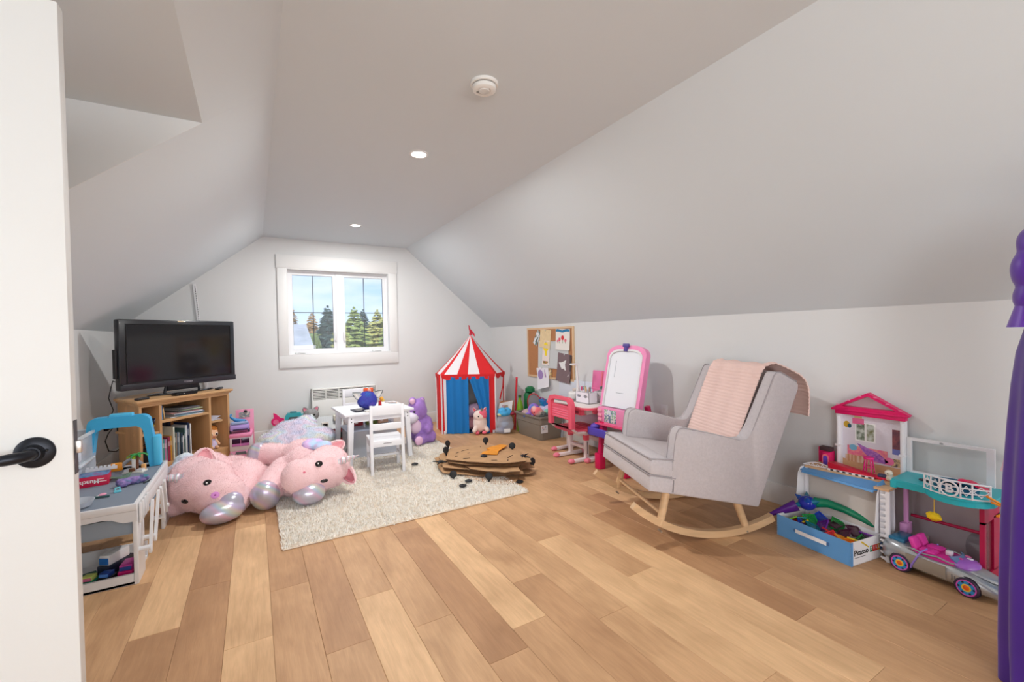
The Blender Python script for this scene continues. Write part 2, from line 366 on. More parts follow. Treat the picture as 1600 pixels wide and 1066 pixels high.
def window():
    ox0, ox1, oz0, oz1, ME = OPEN
    w = struct(thing('window_1', '', '', (0, 0, 0))); del w['label']; del w['category']
    MB().box(ox0-.107, ox1+.107, YE-.024, YE, oz1, oz1+.16, .003).build('casing_head', M_TRIM, w)
    MB().box(ox0-.10, ox1+.10, YE-.020, YE, oz0-.148, oz0, .003).build('casing_apron', M_TRIM, w)
    for x0, x1 in ((ox0-.1, ox0), (ox1, ox1+.1)): MB().box(x0, x1, YE-.020, YE, oz0, oz1, .003).build('casing_side', M_TRIM, w)
    MB().ring([(ox0, oz0), (ox1, oz0), (ox1, oz1), (ox0, oz1)], [(ox0+.012, oz0+.012), (ox1-.012, oz0+.012), (ox1-.012, oz1-.012), (ox0+.012, oz1-.012)], YE-.018, YE+.13, ME).build('jamb', M_TRIM, w, sm=0)
    a0, a1, b0, b1 = ox0+.012, ox1-.012, oz0+.012, oz1-.012
    R4 = lambda x0, x1, z0, z1: [(x0, z0), (x1, z0), (x1, z1), (x0, z1)]
    MB().ring(R4(a0, a1, b0, b1), R4(a0+.022, a1-.022, b0+.028, b1-.022), YE+.07, YE+.13, ME).build('frame', M_WHITE, w, sm=0)
    MB().box(.93, 1.005, YE+.066, YE+.128, b0+.028, b1-.022).build('mullion', M_WHITE, w, sm=0)
    dk = mat((70, 72, 74), .5)
    for x0, x1, hx, cx in ((a0+.022, .93, .915, .50), (1.005, a1-.022, 1.02, 1.43)):
        s = MB(); z0, z1 = b0+.028, b1-.022
        s.ring(R4(x0, x1, z0, z1), R4(x0+.034, x1-.034, z0+.034, z1-.034), YE+.078, YE+.115, ME)
        so = s.build('sash', M_WHITE, w, sm=0)
        MB().box(x0+.03, x1-.03, YE+.098, YE+.102, z0+.03, z1-.03).build('pane', M_GLASS, so, sm=0)
        xm, zm = (x0+x1)/2, z0+.034+(z1-z0-.068)*.495
        MB().box(xm-.004, xm+.004, YE+.094, YE+.104, z0+.034, z1-.034).build('muntin', dk, so, sm=0)
        MB().box(x0+.034, x1-.034, YE+.094, YE+.104, zm-.004, zm+.004).build('muntin', dk, so, sm=0)
        MB().ring(R4(x0+.031, x1-.031, z0+.031, z1-.031), R4(x0+.036, x1-.036, z0+.036, z1-.036), YE+.090, YE+.106, ME).build('gasket', dk, so, sm=0)
        MB().box(hx-.010, hx+.010, YE+.052, YE+.078, z0+.13, z0+.24, .004).build('lock_lever', M_WHITE, w)
        c = MB(); c.box(cx-.06, cx+.06, YE+.03, YE+.07, b0+.001, b0+.022, .006); c.box(cx-.03, cx+.05, YE+.02, YE+.034, b0+.012, b0+.026, .004)
        c.build('crank', mat((225, 225, 225), .4), w)
window()

def door():
    d = struct(thing('door_1', '', '', (-.379, 1.441, 0))); del d['label']; del d['category']
    md = mat((224, 224, 222), .5, bump=.02, bs=140); mb = mat((44, 46, 52), .38, .7)
    MB().box(-.81, 0, 0, .035, .012, 2.03, .002).build('slab', md, d)
    s = MB(); s.box(-.003, .0012, .006, .029, .905, 1.035); s.build('latch_plate', mat((70, 66, 66), .4, .8), d)
    MB().box(0, .012, .010, .024, .955, .985, .002).build('latch_bolt', mat((205, 200, 195), .3, .9), d)
    Mx = T(-.064, 0, .97) @ RX(PI/2)
    r = MB(); r.lathe([(.0355, 0), (.0355, .004), (.032, .0075), (.020, .010), (.016, .016), (.0155, .022)], 40, Mx); ro = r.build('rosette', mb, d)
    MB().ell((-.064+.022, -.0105, .974), .0032).build('privacy_pin', M_BLACK, ro)
    p = [(-.064, -.020, .97), (-.066, -.038, .97), (-.074, -.050, .97), (-.092, -.056, .969), (-.12, -.056, .967), (-.15, -.055, .964), (-.178, -.052, .962)]
    MB().tube(p, [.0125, .0125, .0125, .0125, .011, .009, .008], 14).build('lever', mb, d)
    for z in (.25, 1.05, 1.82): MB().cyl((-.815, .02, z-.045), (-.815, .02, z+.045), .007, n=12).build('hinge', mb, d)
    jm = struct(MB().box(XL-.17, XL+.016, 1.46, 1.48, 0, 2.07).box(XL-.17, XL+.016, .61, .63, 0, 2.07).box(XL-.17, XL+.016, .61, 1.48, 2.07, 2.09).build('trim_1', M_TRIM, sm=0))
door()

# ------------------------------------------------------------------ ceiling fittings
def ceiling_fittings():
    me = mat((255, 250, 242), .5, emit=9)
    for i, y in enumerate((2.844, 4.951)):
        t = thing('recessed_light', ('round white recessed light in the flat ceiling next to the smoke alarm', 'round white recessed light in the flat ceiling close to the window')[i], 'light', (.985, y, CE), group='recessed ceiling lights')
        MB().lathe([(.046, -.001), (.050, -.006), (.060, -.005), (.064, 0)], 40).build('trim_ring', M_WHITE, t)
        MB().lathe([(0, -.0035), (.046, -.0035), (.046, -.001)], 40).build('lens', me, t)
        d = bpy.data.lights.new('downlight', 'AREA'); d.shape = 'DISK'; d.size = .09; d.energy = 21; d.color = (1, .99, .97)
        o = bpy.data.objects.new('downlight', d); COL.objects.link(o); o.parent = t; o.location = (0, 0, -.009)
    t = thing('smoke_alarm', 'round white smoke alarm with grey vent slots on the ceiling', 'smoke alarm', (.995, 1.90, CE))
    mw = mat((236, 236, 233), .4)
    MB().lathe([(.068, 0), (.068, -.010), (.064, -.014), (.054, -.014)], 40).build('base_ring', mw, t)
    b = MB().lathe([(.056, -.012), (.056, -.019), (.054, -.0195)], 40).build('vent_gap', mat((120, 120, 118), .7), t)
    MB().lathe([(.0575, -.018), (.056, -.034), (.046, -.040), (.03, -.040), (.028, -.037), (.006, -.037), (0, -.037)], 40).build('cover', mw, t)
    MB().lathe([(.0285, -.0372), (.024, -.044), (.012, -.046), (0, -.046)], 32, T(-.003, -.004, 0)).build('test_button', mat((222, 222, 220), .4), t)
    MB().ell((-.022, .018, -.0405), (.012, .009, .002)).build('sounder_grille', mat((150, 150, 148), .6), t)
    MB().ell((.012, -.033, -.0405), .0028).build('status_lamp', mat((130, 120, 118), .4), t)
ceiling_fittings()

# ================================================================== OUTDOORS, seen through the end window
def outdoors():
    g = struct(MB().box(-60, 60, 7, 110, -3.3, -3.2).build('ground', mat((205, 200, 178), .95, var=.25, vs=.3)))
    hs = struct(MB().sheet(lambda u, v: (-70+150*u, 95+8*v, -3+(6.4+1.2*math.sin(u*9)+.7*math.sin(u*23))*math.sin(v*PI/2)), 60, 4, .2).build('hills', mat((108, 122, 92), .95, var=.3, vs=.5)))
    # neighbour's garage
    t = thing('garage', 'pale garage with a light grey roof seen through the window', 'building', (-.82, 20.35, -3.2))
    MB().box(-3.5, 2.6, 0, 5, 0, 4.1).build('wall', mat((232, 226, 216), .8), t, sm=0)
    r = MB().add([(-3.9, -.35, 4.1), (3.0, -.35, 4.1), (3.0, 2.6, 5.12), (-3.9, 2.6, 5.12), (3.0, 5.5, 4.1), (-3.9, 5.5, 4.1)], [(0, 1, 2, 3), (3, 2, 4, 5), (1, 4, 2), (0, 3, 5), (0, 5, 4, 1)])
    r.build('roof', mat((176, 178, 182), .85, var=.15, vs=2), t, sm=0)
    MB().box(-3.95, 3.05, -.42, -.34, 3.98, 4.16).build('fascia', mat((244, 244, 244), .5), t, sm=0)
    MB().box(-2.5, .2, -.03, .02, .1, 2.3).build('garage_door', mat((200, 200, 198), .6), t, sm=0)
    def conifer(x, y, h, r, c, label, seed, dense=1.0):
        t = thing('conifer_tree', label, 'tree', (x, y, -3.2), group='evergreens beyond the window'); rnd = random.Random(seed)
        MB().cyl((0, 0, 0), (0, 0, h*.95), .13, .02, 8).build('trunk', mat((96, 78, 60), .9), t)
        b = MB(); n = int(34*dense)
        for i in range(n):
            f = i/(n-1); z = h*(.1+.9*f); R = r*(1-f)**.6*(.8+.35*rnd.random())+.06
            for k in range(17):
                a = rnd.uniform(0, 2*PI); L = R*rnd.uniform(.7, 1.1); w = .10+L*.20; dz = -L*.18+rnd.uniform(-.1, .12)
                ca, sa = math.cos(a), math.sin(a)
                p0 = Vector((0, 0, z)); p2 = Vector((ca*L, sa*L, z+dz)); pm = (p0+p2)/2+Vector((0, 0, .06*L)); sd = Vector((-sa, ca, 0))*w
                b.add([p0, pm+sd-Vector((0, 0, .12*L)), p2, pm-sd-Vector((0, 0, .12*L)), pm+Vector((0, 0, .05))], [(0, 1, 4), (1, 2, 4), (2, 3, 4), (3, 0, 4)])
        stuff(b.build('foliage', mat(c, .9, var=.45, vs=3), t, sm=0))
    Y1, G1, D1 = (182, 178, 104), (146, 160, 92), (66, 88, 84)
    for a in ((5.73, 30.0, 6.38, 2.04, G1, 'tall yellow-green conifer behind the right-hand window sash', 1),
              (9.65, 46.0, 7.21, 2.23, D1, 'narrow dark blue-green conifer beside the pale spruce', 2),
              (8.91, 37.0, 6.65, 2.38, Y1, 'pale green spruce nearest the right window jamb', 3),
              (4.68, 34.0, 6.72, 1.89, D1, 'dark conifer next to the window mullion', 4),
              (5.54, 52.0, 7.24, 2.18, (176, 140, 90), 'rust-tinged conifer behind the garage', 5),
              (4.19, 26.0, 5.25, 1.49, Y1, 'short yellow-green conifer by the mullion', 6),
              (5.28, 44.0, 5.26, 1.94, G1, 'low green conifer beside the garage wall', 7),
              (4.15, 60.0, 8.44, 1.76, (150, 120, 80), 'brown-tipped conifer at the left edge of the window', 8),
              (9.20, 66.0, 7.18, 3.20, D1, 'dark conifer standing behind the yellow-green ones', 9),
              (8.84, 33.0, 5.68, 1.81, G1, 'bushy green conifer cut off by the window jamb', 10)): conifer(*a)
    bm = blob([('e', (0, 0, 1.2), (3.4, 1.2, 1.4)), ('e', (-2.5, .3, 1.1), (2.4, 1.2, 1.3)), ('e', (2.2, 0, .9), (1.8, 1, 1.1))], .25, 2, .3, 1.5)
    tag(obj('hedge', bm, mat((112, 128, 78), .95, var=.5, vs=2), None, (-.4, 27.0, -.1)), 'rounded green hedge rising above the garage roof', 'hedge')
outdoors()

# ================================================================== TV CORNER
M_OAK = mat((198, 154, 108), .45, var=.14, vs=14, stretch=(1, 1, .12)); M_OAK_H = mat((206, 163, 116), .45, var=.14, vs=14, stretch=(.12, 1, 1))
M_OAK_IN = mat((190, 142, 94), .55, var=.12, vs=14, stretch=(1, 1, .12))
CA, CO = math.radians(43.3), (-.533, 5.005)
def cab(x, y, z=0):   # point in the cabinet's own frame -> room
    return (CO[0]+x*math.cos(CA)-y*math.sin(CA), CO[1]+x*math.sin(CA)+y*math.cos(CA), z)
def tv_corner():
    t = thing('tv_cabinet', 'oak corner television cabinet with open cubbies full of books', 'cabinet', (CO[0], CO[1], 0), CA)
    pent = [(-.4175, 0), (.4175, 0), (.31, .42), (.10, .52), (-.10, .52), (-.31, .42)]
    big = [(-.447, -.028), (.447, -.028), (.335, .43), (.10, .54), (-.10, .54), (-.335, .43)]
    mid = [(-.433, -.014), (.433, -.014), (.322, .425), (.10, .53), (-.10, .53), (-.322, .425)]
    MB().prism(big, .708, .732, bev=.006).build('top', M_OAK_H, t)
    MB().prism(mid, .693, .709, bev=.003).build('cornice', M_OAK_H, t)
    MB().prism(pent, .672, .694).build('top_rail', M_OAK_H, t)
    for s in (-1, 1):
        p = [(s*.4175, 0), (s*.31, .42), (s*.292, .42), (s*.3985, 0)]
        MB().prism(p if s > 0 else p[::-1], 0, .674).build('side_panel', M_OAK, t, sm=0)
        MB().box(s*.4175-.011*(1+s), s*.4175+.011*(1-s), -.004, .018, 0, .674, .002).build('front_post', M_OAK, t)
    for u in (-.244, .213):
        MB().box(u-.011, u+.011, 0, .40, .15, .674, .001).build('divider', M_OAK, t)
    MB().box(-.233, .202, .002, .40, .513, .535, .002).build('shelf', M_OAK_H, t)
    MB().box(.224, .345, .002, .40, .418, .437, .002).build('shelf', M_OAK_H, t)
    MB().box(-.345, -.255, .002, .40, .428, .447, .002).box(-.396, -.34, .002, .10, .428, .447).build('shelf', M_OAK_H, t)
    MB().prism([(-.396, .002), (.396, .002), (.295, .40), (-.295, .40)], .132, .154).build('bottom_shelf', M_OAK_H, t, sm=0)
    MB().box(-.396, .396, .006, .024, 0, .133).build('plinth', M_OAK_H, t)
    MB().box(-.30, .30, .40, .41, .02, .674).build('back_panel', M_OAK_IN, t, sm=0)
    # television
    v = thing('television', 'large black flat screen television on the oak corner cabinet', 'television', (-.600, 5.253, .733), math.radians(39.1))
    mb = mat((34, 36, 42), .3, coat=.3)
    MB().box(-.522, .522, -.035, .035, .073, .691, .012).build('housing', mb, v)
    MB().box(-.44, .44, .03, .075, .16, .60, .02).build('rear_housing', mb, v)
    MB().box(-.468, .468, -.0375, -.03, .142, .645).build('screen', mat((14, 15, 20), .10, spec=.8), v, sm=0)
    MB().ring([(-.474, .136), (.474, .136), (.474, .651), (-.474, .651)], [(-.467, .143), (.467, .143), (.467, .644), (-.467, .644)], -.041, -.03, OPEN[4]).build('screen_edge', mat((10, 10, 12), .4), v, sm=0)
    MB().box(-.522, .522, -.043, -.03, .073, .126, .006).build('speaker_strip', mat((42, 42, 50), .35, coat=.3), v)
    text('TOSHIBA', .020, mat((190, 192, 198), .3, .8), 'badge', v, T(.03, -.0435, .102) @ RX(PI/2), .0004)
    MB().box(-.045, .02, -.037, -.0345, .672, .684).build('sticker', mat((206, 186, 150), .6), v, sm=0)
    st = MB(); st.cyl((-.16, 0, .008), (-.14, 0, .09), .012, n=10); st.cyl((.16, 0, .008), (.14, 0, .09), .012, n=10); st.box(-.14, .14, -.015, .015, .03, .10, .006); st.build('neck', mb, v)
    MB().lathe([(0, 0), (.30, 0), (.30, .006), (.285, .013), (0, .015)], 48, sy=.36).build('base', mat((16, 16, 19), .12, coat=.6), v)
    MB().box(-.540, -.522, -.01, .03, .18, .43, .004).build('side_panel', mat((40, 40, 42), .5), v)
    # small things on top of the cabinet
    b = tag(MB().box(-.10, .10, -.035, .035, 0, .026, .008).build('media_box', mat((18, 18, 20), .25), None, cab(-.02, .012, .733), CA), 'thin glossy black media box on the cabinet before the television', 'media box')
    MB().ell((-.03, -.0352, .014), (.005, .002, .004)).build('power_light', mat((240, 240, 235), .3), b)
    for lab, x, y, r in (('dark oval remote on the left end of the cabinet top', -.355, .05, .15), ('grey slim remote on the right end of the cabinet top', .365, .06, .5)):
        r_ = tag(MB().box(-.055, .055, -.021, .021, 0, .02, .009, seg=3).build('remote_control', mat((38, 38, 42), .4), None, cab(x, y, .733), CA+r), lab, 'remote')
        for k in range(4): MB().ell((-.03+.02*k, 0, .020), (.005, .007, .0015), None, 8, 6).build('button', mat((90, 90, 96), .5), r_)
    # cables down to a power strip by the left wall
    def cable(pts, r, lab): tag(MB().tube(pts, r, 6).build('cable', mat((18, 18, 20), .5)), lab, 'cable')
    cable([cab(-.40, .2, .86), (-1.16, 5.52, .86), (-1.18, 5.55, .80), (-1.19, 5.50, .70), (-1.17, 5.55, .58), (-1.2, 5.58, .50), (-1.2, 5.6, .44)], .004, 'thin black cable dropping from the television down the left wall')
    cable([(-1.18, 5.72, .40), (-1.17, 5.74, .30), (-1.16, 5.78, .15), (-1.15, 5.80, .01)], .010, 'thick black power cord hanging from the outlet by the cabinet')
    cable([(-1.19, 5.62, .40), (-1.18, 5.40, .38), (-1.18, 5.30, .33), (-1.18, 5.40, .22), (-1.17, 5.6, .17), (-1.16, 5.78, .18)], .0045, 'looped black cable below the outlet by the cabinet')
    p = tag(MB().box(0, .03, -.11, .11, -.03, .03, .006).build('power_strip', mat((26, 24, 26), .5), None, (XL, 5.62, .42)), 'small black power strip on the left wall by the cabinet', 'power strip')
    MB().box(.03, .05, -.07, -.03, -.02, .02, .004).build('plug', M_BLACK, p); MB().box(.03, .05, .03, .07, -.02, .02, .004).build('plug', M_BLACK, p)
    # slotted shelf track leaning on the end wall behind the television
    k = thing('shelf_track', 'white slotted metal shelf track leaning against the end wall', 'shelf track', (-.41, YE-.012, .0), rot=(0, math.radians(-4.2), 0))
    MB().box(-.015, .015, -.006, .006, 0, 1.86, .001).build('rail', M_WHITE, k)
    sl = MB().box(-.0035, .0035, -.0072, -.0055, -.009, .009).mesh('slot', 0); sl.materials.append(mat((120, 120, 122), .6))
    for i in range(18): obj('slot', sl, None, k, (.006, 0, 1.40+.025*i))
tv_corner()

def book(name, lab, w, d, h, c, loc, rz, tilt=0, group=None, page=(236, 230, 216), rot=None, cat='book'):
    """w thickness, d depth, h height; spine faces -y"""
    t = thing(name, lab, cat, loc, rz, group, rot=rot or (0, tilt, rz))
    m = mat(c, .45); k = .0015
    cv = MB(); cv.box(-w/2, -w/2+k, 0, d, 0, h); cv.box(w/2-k, w/2, 0, d, 0, h); cv.box(-w/2, w/2, 0, k*1.5, 0, h); cv.build('cover', m, t, sm=0)
    MB().box(-w/2+k, w/2-k, k*1.5, d-.003, .003, h-.003).build('pages', mat(page, .8), t, sm=0)
    if h > .12: MB().box(-w*.32, w*.32, -.0006, .0006, h*.62, h*.82).build('spine_label', mat(tuple(min(255, int(x*.5+120)) for x in c), .5), t, sm=0)
    return t
def books():
    rnd = random.Random(5); G1, G2, G3 = 'upright books in the lower cabinet cubby', 'books lying flat in the upper cabinet cubby', 'upright books in the upper cabinet cubby'
    row = [(.013, .19, (196, 196, 206)), (.016, .205, (70, 150, 150)), (.014, .20, (190, 130, 170)), (.010, .20, (150, 160, 175)), (.022, .215, (150, 50, 80)), (.016, .22, (226, 170, 70)), (.012, .30, (232, 236, 220)),
           (.016, .245, (60, 80, 74)), (.012, .235, (214, 190, 160)), (.014, .24, (110, 130, 150)), (.010, .235, (200, 205, 205)), (.016, .23, (50, 70, 90)), (.013, .20, (240, 240, 240)), (.012, .265, (80, 110, 110)), (.020, .29, (205, 210, 215)), (.016, .31, (30, 46, 82)), (.012, .30, (225, 228, 232))]
    nm = ['silver grey', 'teal', 'mauve pink', 'blue-grey', 'wine red', 'golden yellow', 'tall cream', 'dark green', 'sand coloured', 'slate blue', 'pale grey', 'dark navy', 'short white', 'sea green', 'thick pale grey', 'tall navy blue', 'tall white']
    x = -.218
    for i, (w, h, c) in enumerate(row):
        book('book', nm[i]+' book standing upright in the lower middle cubby of the oak cabinet', w, .17, h, c, cab(x+w/2, .03+.02*rnd.random(), .1545), CA, 0, G1); x += w+.0012
    # a second row behind
    x = -.20
    for i, (w, h, c, s) in enumerate(((.03, .31, (60, 92, 78), 'wide dark green'), (.035, .315, (90, 104, 96), 'wide grey-green'), (.035, .33, (44, 60, 56), 'wide blackish green'), (.03, .345, (34, 34, 42), 'wide black'), (.03, .335, (40, 44, 60), 'wide charcoal blue'))):
        book('book', s+' book in the back row of the lower middle cubby', w, .14, h, c, cab(x+w/2, .235, .1545), CA, 0, G1); x += w+.012
    # upper cubby
    book('book', 'bright blue book standing at the left of the upper middle cubby', .016, .17, .125, (70, 150, 214), cab(-.222, .02, .5355), CA, 0, G3)
    book('book', 'tan book leaning beside the blue book in the upper cubby', .008, .16, .108, (222, 186, 130), cab(-.196, .02, .5355), CA, -.10, G3)
    fl = [('white', (236, 238, 240), .006), ('teal', (120, 160, 170), .008), ('blue-grey', (110, 130, 160), .007), ('white', (226, 232, 238), .009), ('rose pink', (206, 150, 150), .006), ('dark grey', (80, 86, 92), .007), ('pale green', (190, 206, 170), .008), ('charcoal', (70, 74, 80), .006), ('lilac', (150, 146, 160), .006), ('grey', (100, 106, 110), .005)]
    z = .5358
    for i, (s, c, th) in enumerate(fl):
        a = rnd.uniform(-.12, .12); x = .02+rnd.uniform(-.02, .03)
        q = thing('magazine', s+' magazine number %s from the bottom of the flat pile in the upper cubby' % ['first', 'second', 'third', 'fourth', 'fifth', 'sixth', 'seventh', 'eighth', 'ninth', 'tenth'][i], 'magazine', cab(x, .13, z), CA+a, G2)
        q['label'] = s+' magazine, '+['lowest', 'second lowest', 'third from the bottom', 'fourth from the bottom', 'fifth from the bottom', 'fifth from the top', 'fourth from the top', 'third from the top', 'second highest', 'topmost'][i]+' of the pile in the upper cubby'
        L = .29-.012*i
        MB().box(-L/2, L/2, -.11, .10, 0, .0008).box(-L/2, L/2, -.11, .10, th-.0008, th).box(-L/2, L/2, -.11, -.109, 0, th).build('cover', mat(c, .35), q, sm=0)
        MB().box(-L/2+.002, L/2-.002, -.108, .098, .0008, th-.0008).build('pages', mat((232, 230, 226), .8), q, sm=0); z += th+.0012
    # right cubby: papers on the shelf, doll below
    for i, (zz, a, rx, c) in enumerate(((.4385, .2, 0, (226, 226, 234)), (.4405, -.15, 0, (240, 240, 244)), (.449, .05, -.42, (206, 208, 226)))):
        tag(MB().sheet(lambda u, v: (-.055+.11*u, -.10+.18*v, .004*math.sin(u*3)), 6, 6, .0012).build('paper_sheet', mat(c, .8), None, cab(.287, .12, zz), CA+a), ('lilac-white sheet lying lowest on the small right shelf', 'white sheet lying flat on the small right shelf', 'pale lilac sheet propped at a slant on the small right shelf')[i], 'paper', 'papers on the right shelf of the cabinet').rotation_euler = (0, rx, CA+a)
    d = thing('doll', 'baby doll with orange hair and pale blue dress in the right cubby', 'doll', cab(.285, .09, .1545), CA-.25)
    skin = mat((240, 190, 150), .5)
    obj('head', blob([('e', (0, 0, .15), (.062, .058, .058)), ('e', (0, -.02, .135), (.052, .045, .042)), ('c', (0, 0, .06), (0, 0, .11), .02, .018)], .006, 3), skin, d)
    hr = obj('hair', blob([('e', (0, .012, .165), (.066, .058, .056)), ('e', (0, -.005, .205), (.038, .036, .026)), ('e', (.02, -.02, .198), (.03, .03, .02))], .006, 3), mat((226, 146, 58), .6, var=.2, vs=30), d)
    for s in (-1, 1):
        e = MB().ell((s*.024, -.060, .145), (.014, .007, .017)).build('eye', mat((244, 240, 235), .3), d); MB().ell((s*.024, -.065, .145), (.009, .004, .012)).build('iris', mat((50, 30, 28), .2), e)
        obj('arm', blob([('c', (s*.04, 0, .085), (s*.055, -.03, .045), .013, .011), ('e', (s*.055, -.035, .04), .013)], .004, 2), skin, d)
        obj('foot', blob([('c', (s*.022, -.02, .016), (s*.024, -.07, .016), .016, .015)], .004, 2), skin, d)
    MB().ell((0, -.064, .122), (.012, .004, .004)).build('mouth', mat((200, 90, 90), .4), d)
    MB().lathe([(.058, .004), (.056, .03), (.042, .07), (.026, .10), (.018, .105)], 24).build('dress', mat((198, 212, 240), .7, c2=(216, 190, 226), vs=30), d)
    # left cubbies
    book('book', 'navy and yellow picture book slanting on the left shelf of the cabinet', .012, .16, .16, (40, 60, 100), cab(-.315, .05, .4485), CA, .55, 'books on the left shelf')
    book('book', 'yellow picture book slanting against the navy one on the left shelf', .010, .15, .15, (222, 190, 90), cab(-.290, .06, .4485), CA, .62, 'books on the left shelf')
    b = thing('black_backpack', 'small black bag standing in the left lower cubby', 'bag', cab(-.318, .09, .1545), CA)
    obj('body', blob([('e', (0, 0, .08), (.042, .05, .075)), ('e', (0, -.02, .055), (.036, .045, .05))], .008, 4, .002), mat((26, 26, 28), .7), b)
    MB().tube([(-.02, 0, .14), (-.018, 0, .175), (0, 0, .185), (.018, 0, .175), (.02, 0, .14)], .004, 6).build('handle', M_BLACK, b)
books()

# ================================================================== ACTIVITY TABLE BY THE DOOR
TX, TY0, TY1, TZ = -.527, 2.86, 3.79, .41
def activity_table():
    W = M_WHITE; x0 = -1.19
    t = thing('activity_table', 'white wooden activity table with grey top along the left wall', 'table', (0, 0, 0))
    G = mat((132, 142, 156), .6, bump=.02)
    MB().box(x0+.01, TX-.01, TY0+.012, TY1-.012, TZ-.03, TZ-.009).build('grey_top', G, t, sm=0)
    rim = lambda a, b, c, d: MB().box(a, b, c, d, TZ-.035, TZ, .003).build('rim', W, t)
    rim(x0, TX, TY0, TY0+.016); rim(x0, TX, TY1-.016, TY1); rim(TX-.016, TX, TY0+.016, TY1-.016); rim(x0, x0+.016, TY0+.016, TY1-.016)
    ap = [(x0, .375), (x0, .335), (-.80, .345), (-.66, .352), (-.625, .345), (-.60, .332), (-.58, .322), (TX, .322), (TX, .375)]
    MB().prism(ap[::-1], TY0, TY0+.014, OPEN[4]).build('front_apron', W, t, sm=0)
    MB().box(TX-.014, TX, TY0+.03, TY1, .31, .378, .002).build('side_apron', W, t)
    for y0, y1 in ((TY0+.008, 3.03), (3.62, TY1)): MB().box(TX-.020, TX-.002, y0, y1, 0, .378, .003).build('leg_panel', W, t)
    for y0, y1 in ((TY0+.008, 3.03), (3.62, TY1)): MB().box(x0, x0+.018, y0, y1, 0, .378, .003).build('leg_panel', W, t)
    b = MB(); b.box(x0+.02, TX-.024, 2.90, 2.912, .255, .335); b.box(x0+.02, TX-.024, 3.5, 3.512, .255, .335); b.box(x0+.02, TX-.024, 2.90, 3.512, .25, .256); b.build('under_bin', mat((150, 164, 178), .5), t, sm=0)
    # floor tray
    r = MB(); r.box(x0+.02, TX-.022, 2.878, 2.892, .0, .052); r.box(x0+.02, TX-.022, 3.20, 3.214, .0, .09); r.box(x0+.02, TX-.022, 2.878, 3.214, .001, .012); r.box(x0+.02, x0+.032, 2.878, 3.214, .004, .08)
    r.build('floor_tray', W, t, sm=0)
    # slatted folding support on the side
    Xs = TX+.012
    def slat(y0, z0, y1, z1, xo=0):
        M, L = frame((Xs+xo, y0, z0), (Xs+xo, y1, z1)); n = 10; w = .014
        pts = [(w*math.cos(PI*i/n), L+w*math.sin(PI*i/n)) for i in range(n+1)]+[(-w*math.cos(PI*i/n), -w*math.sin(PI*i/n)) for i in range(n+1)]
        d = Vector((0, y1-y0, z1-z0)).normalized(); Mm = Matrix(((0, 0, 1, Xs+xo), (d.z, d.y, 0, y0), (-d.y, d.z, 0, z0), (0, 0, 0, 1)))
        return MB().prism(pts, -.006, .006, Mm, bev=.002).build('slat', W, t)
    slat(2.99, .37, 2.905, .145, .03); slat(3.16, .37, 3.035, .155, .03); slat(3.235, .37, 3.30, .165, .03); slat(3.42, .36, 3.47, .165, .02)
    for y, z in ((2.905, .165), (3.035, .175), (3.30, .185), (3.47, .20)): MB().cyl((TX-.002, y-.01, z), (Xs+.034, y-.01, z), .013, n=14).build('knob', W, t)
    for k in range(4): MB().box(TX+.002, TX+.012, TY0+.03+.055*k, TY0+.06+.055*k, .30, .40, .003).build('bracket', W, t)
activity_table()

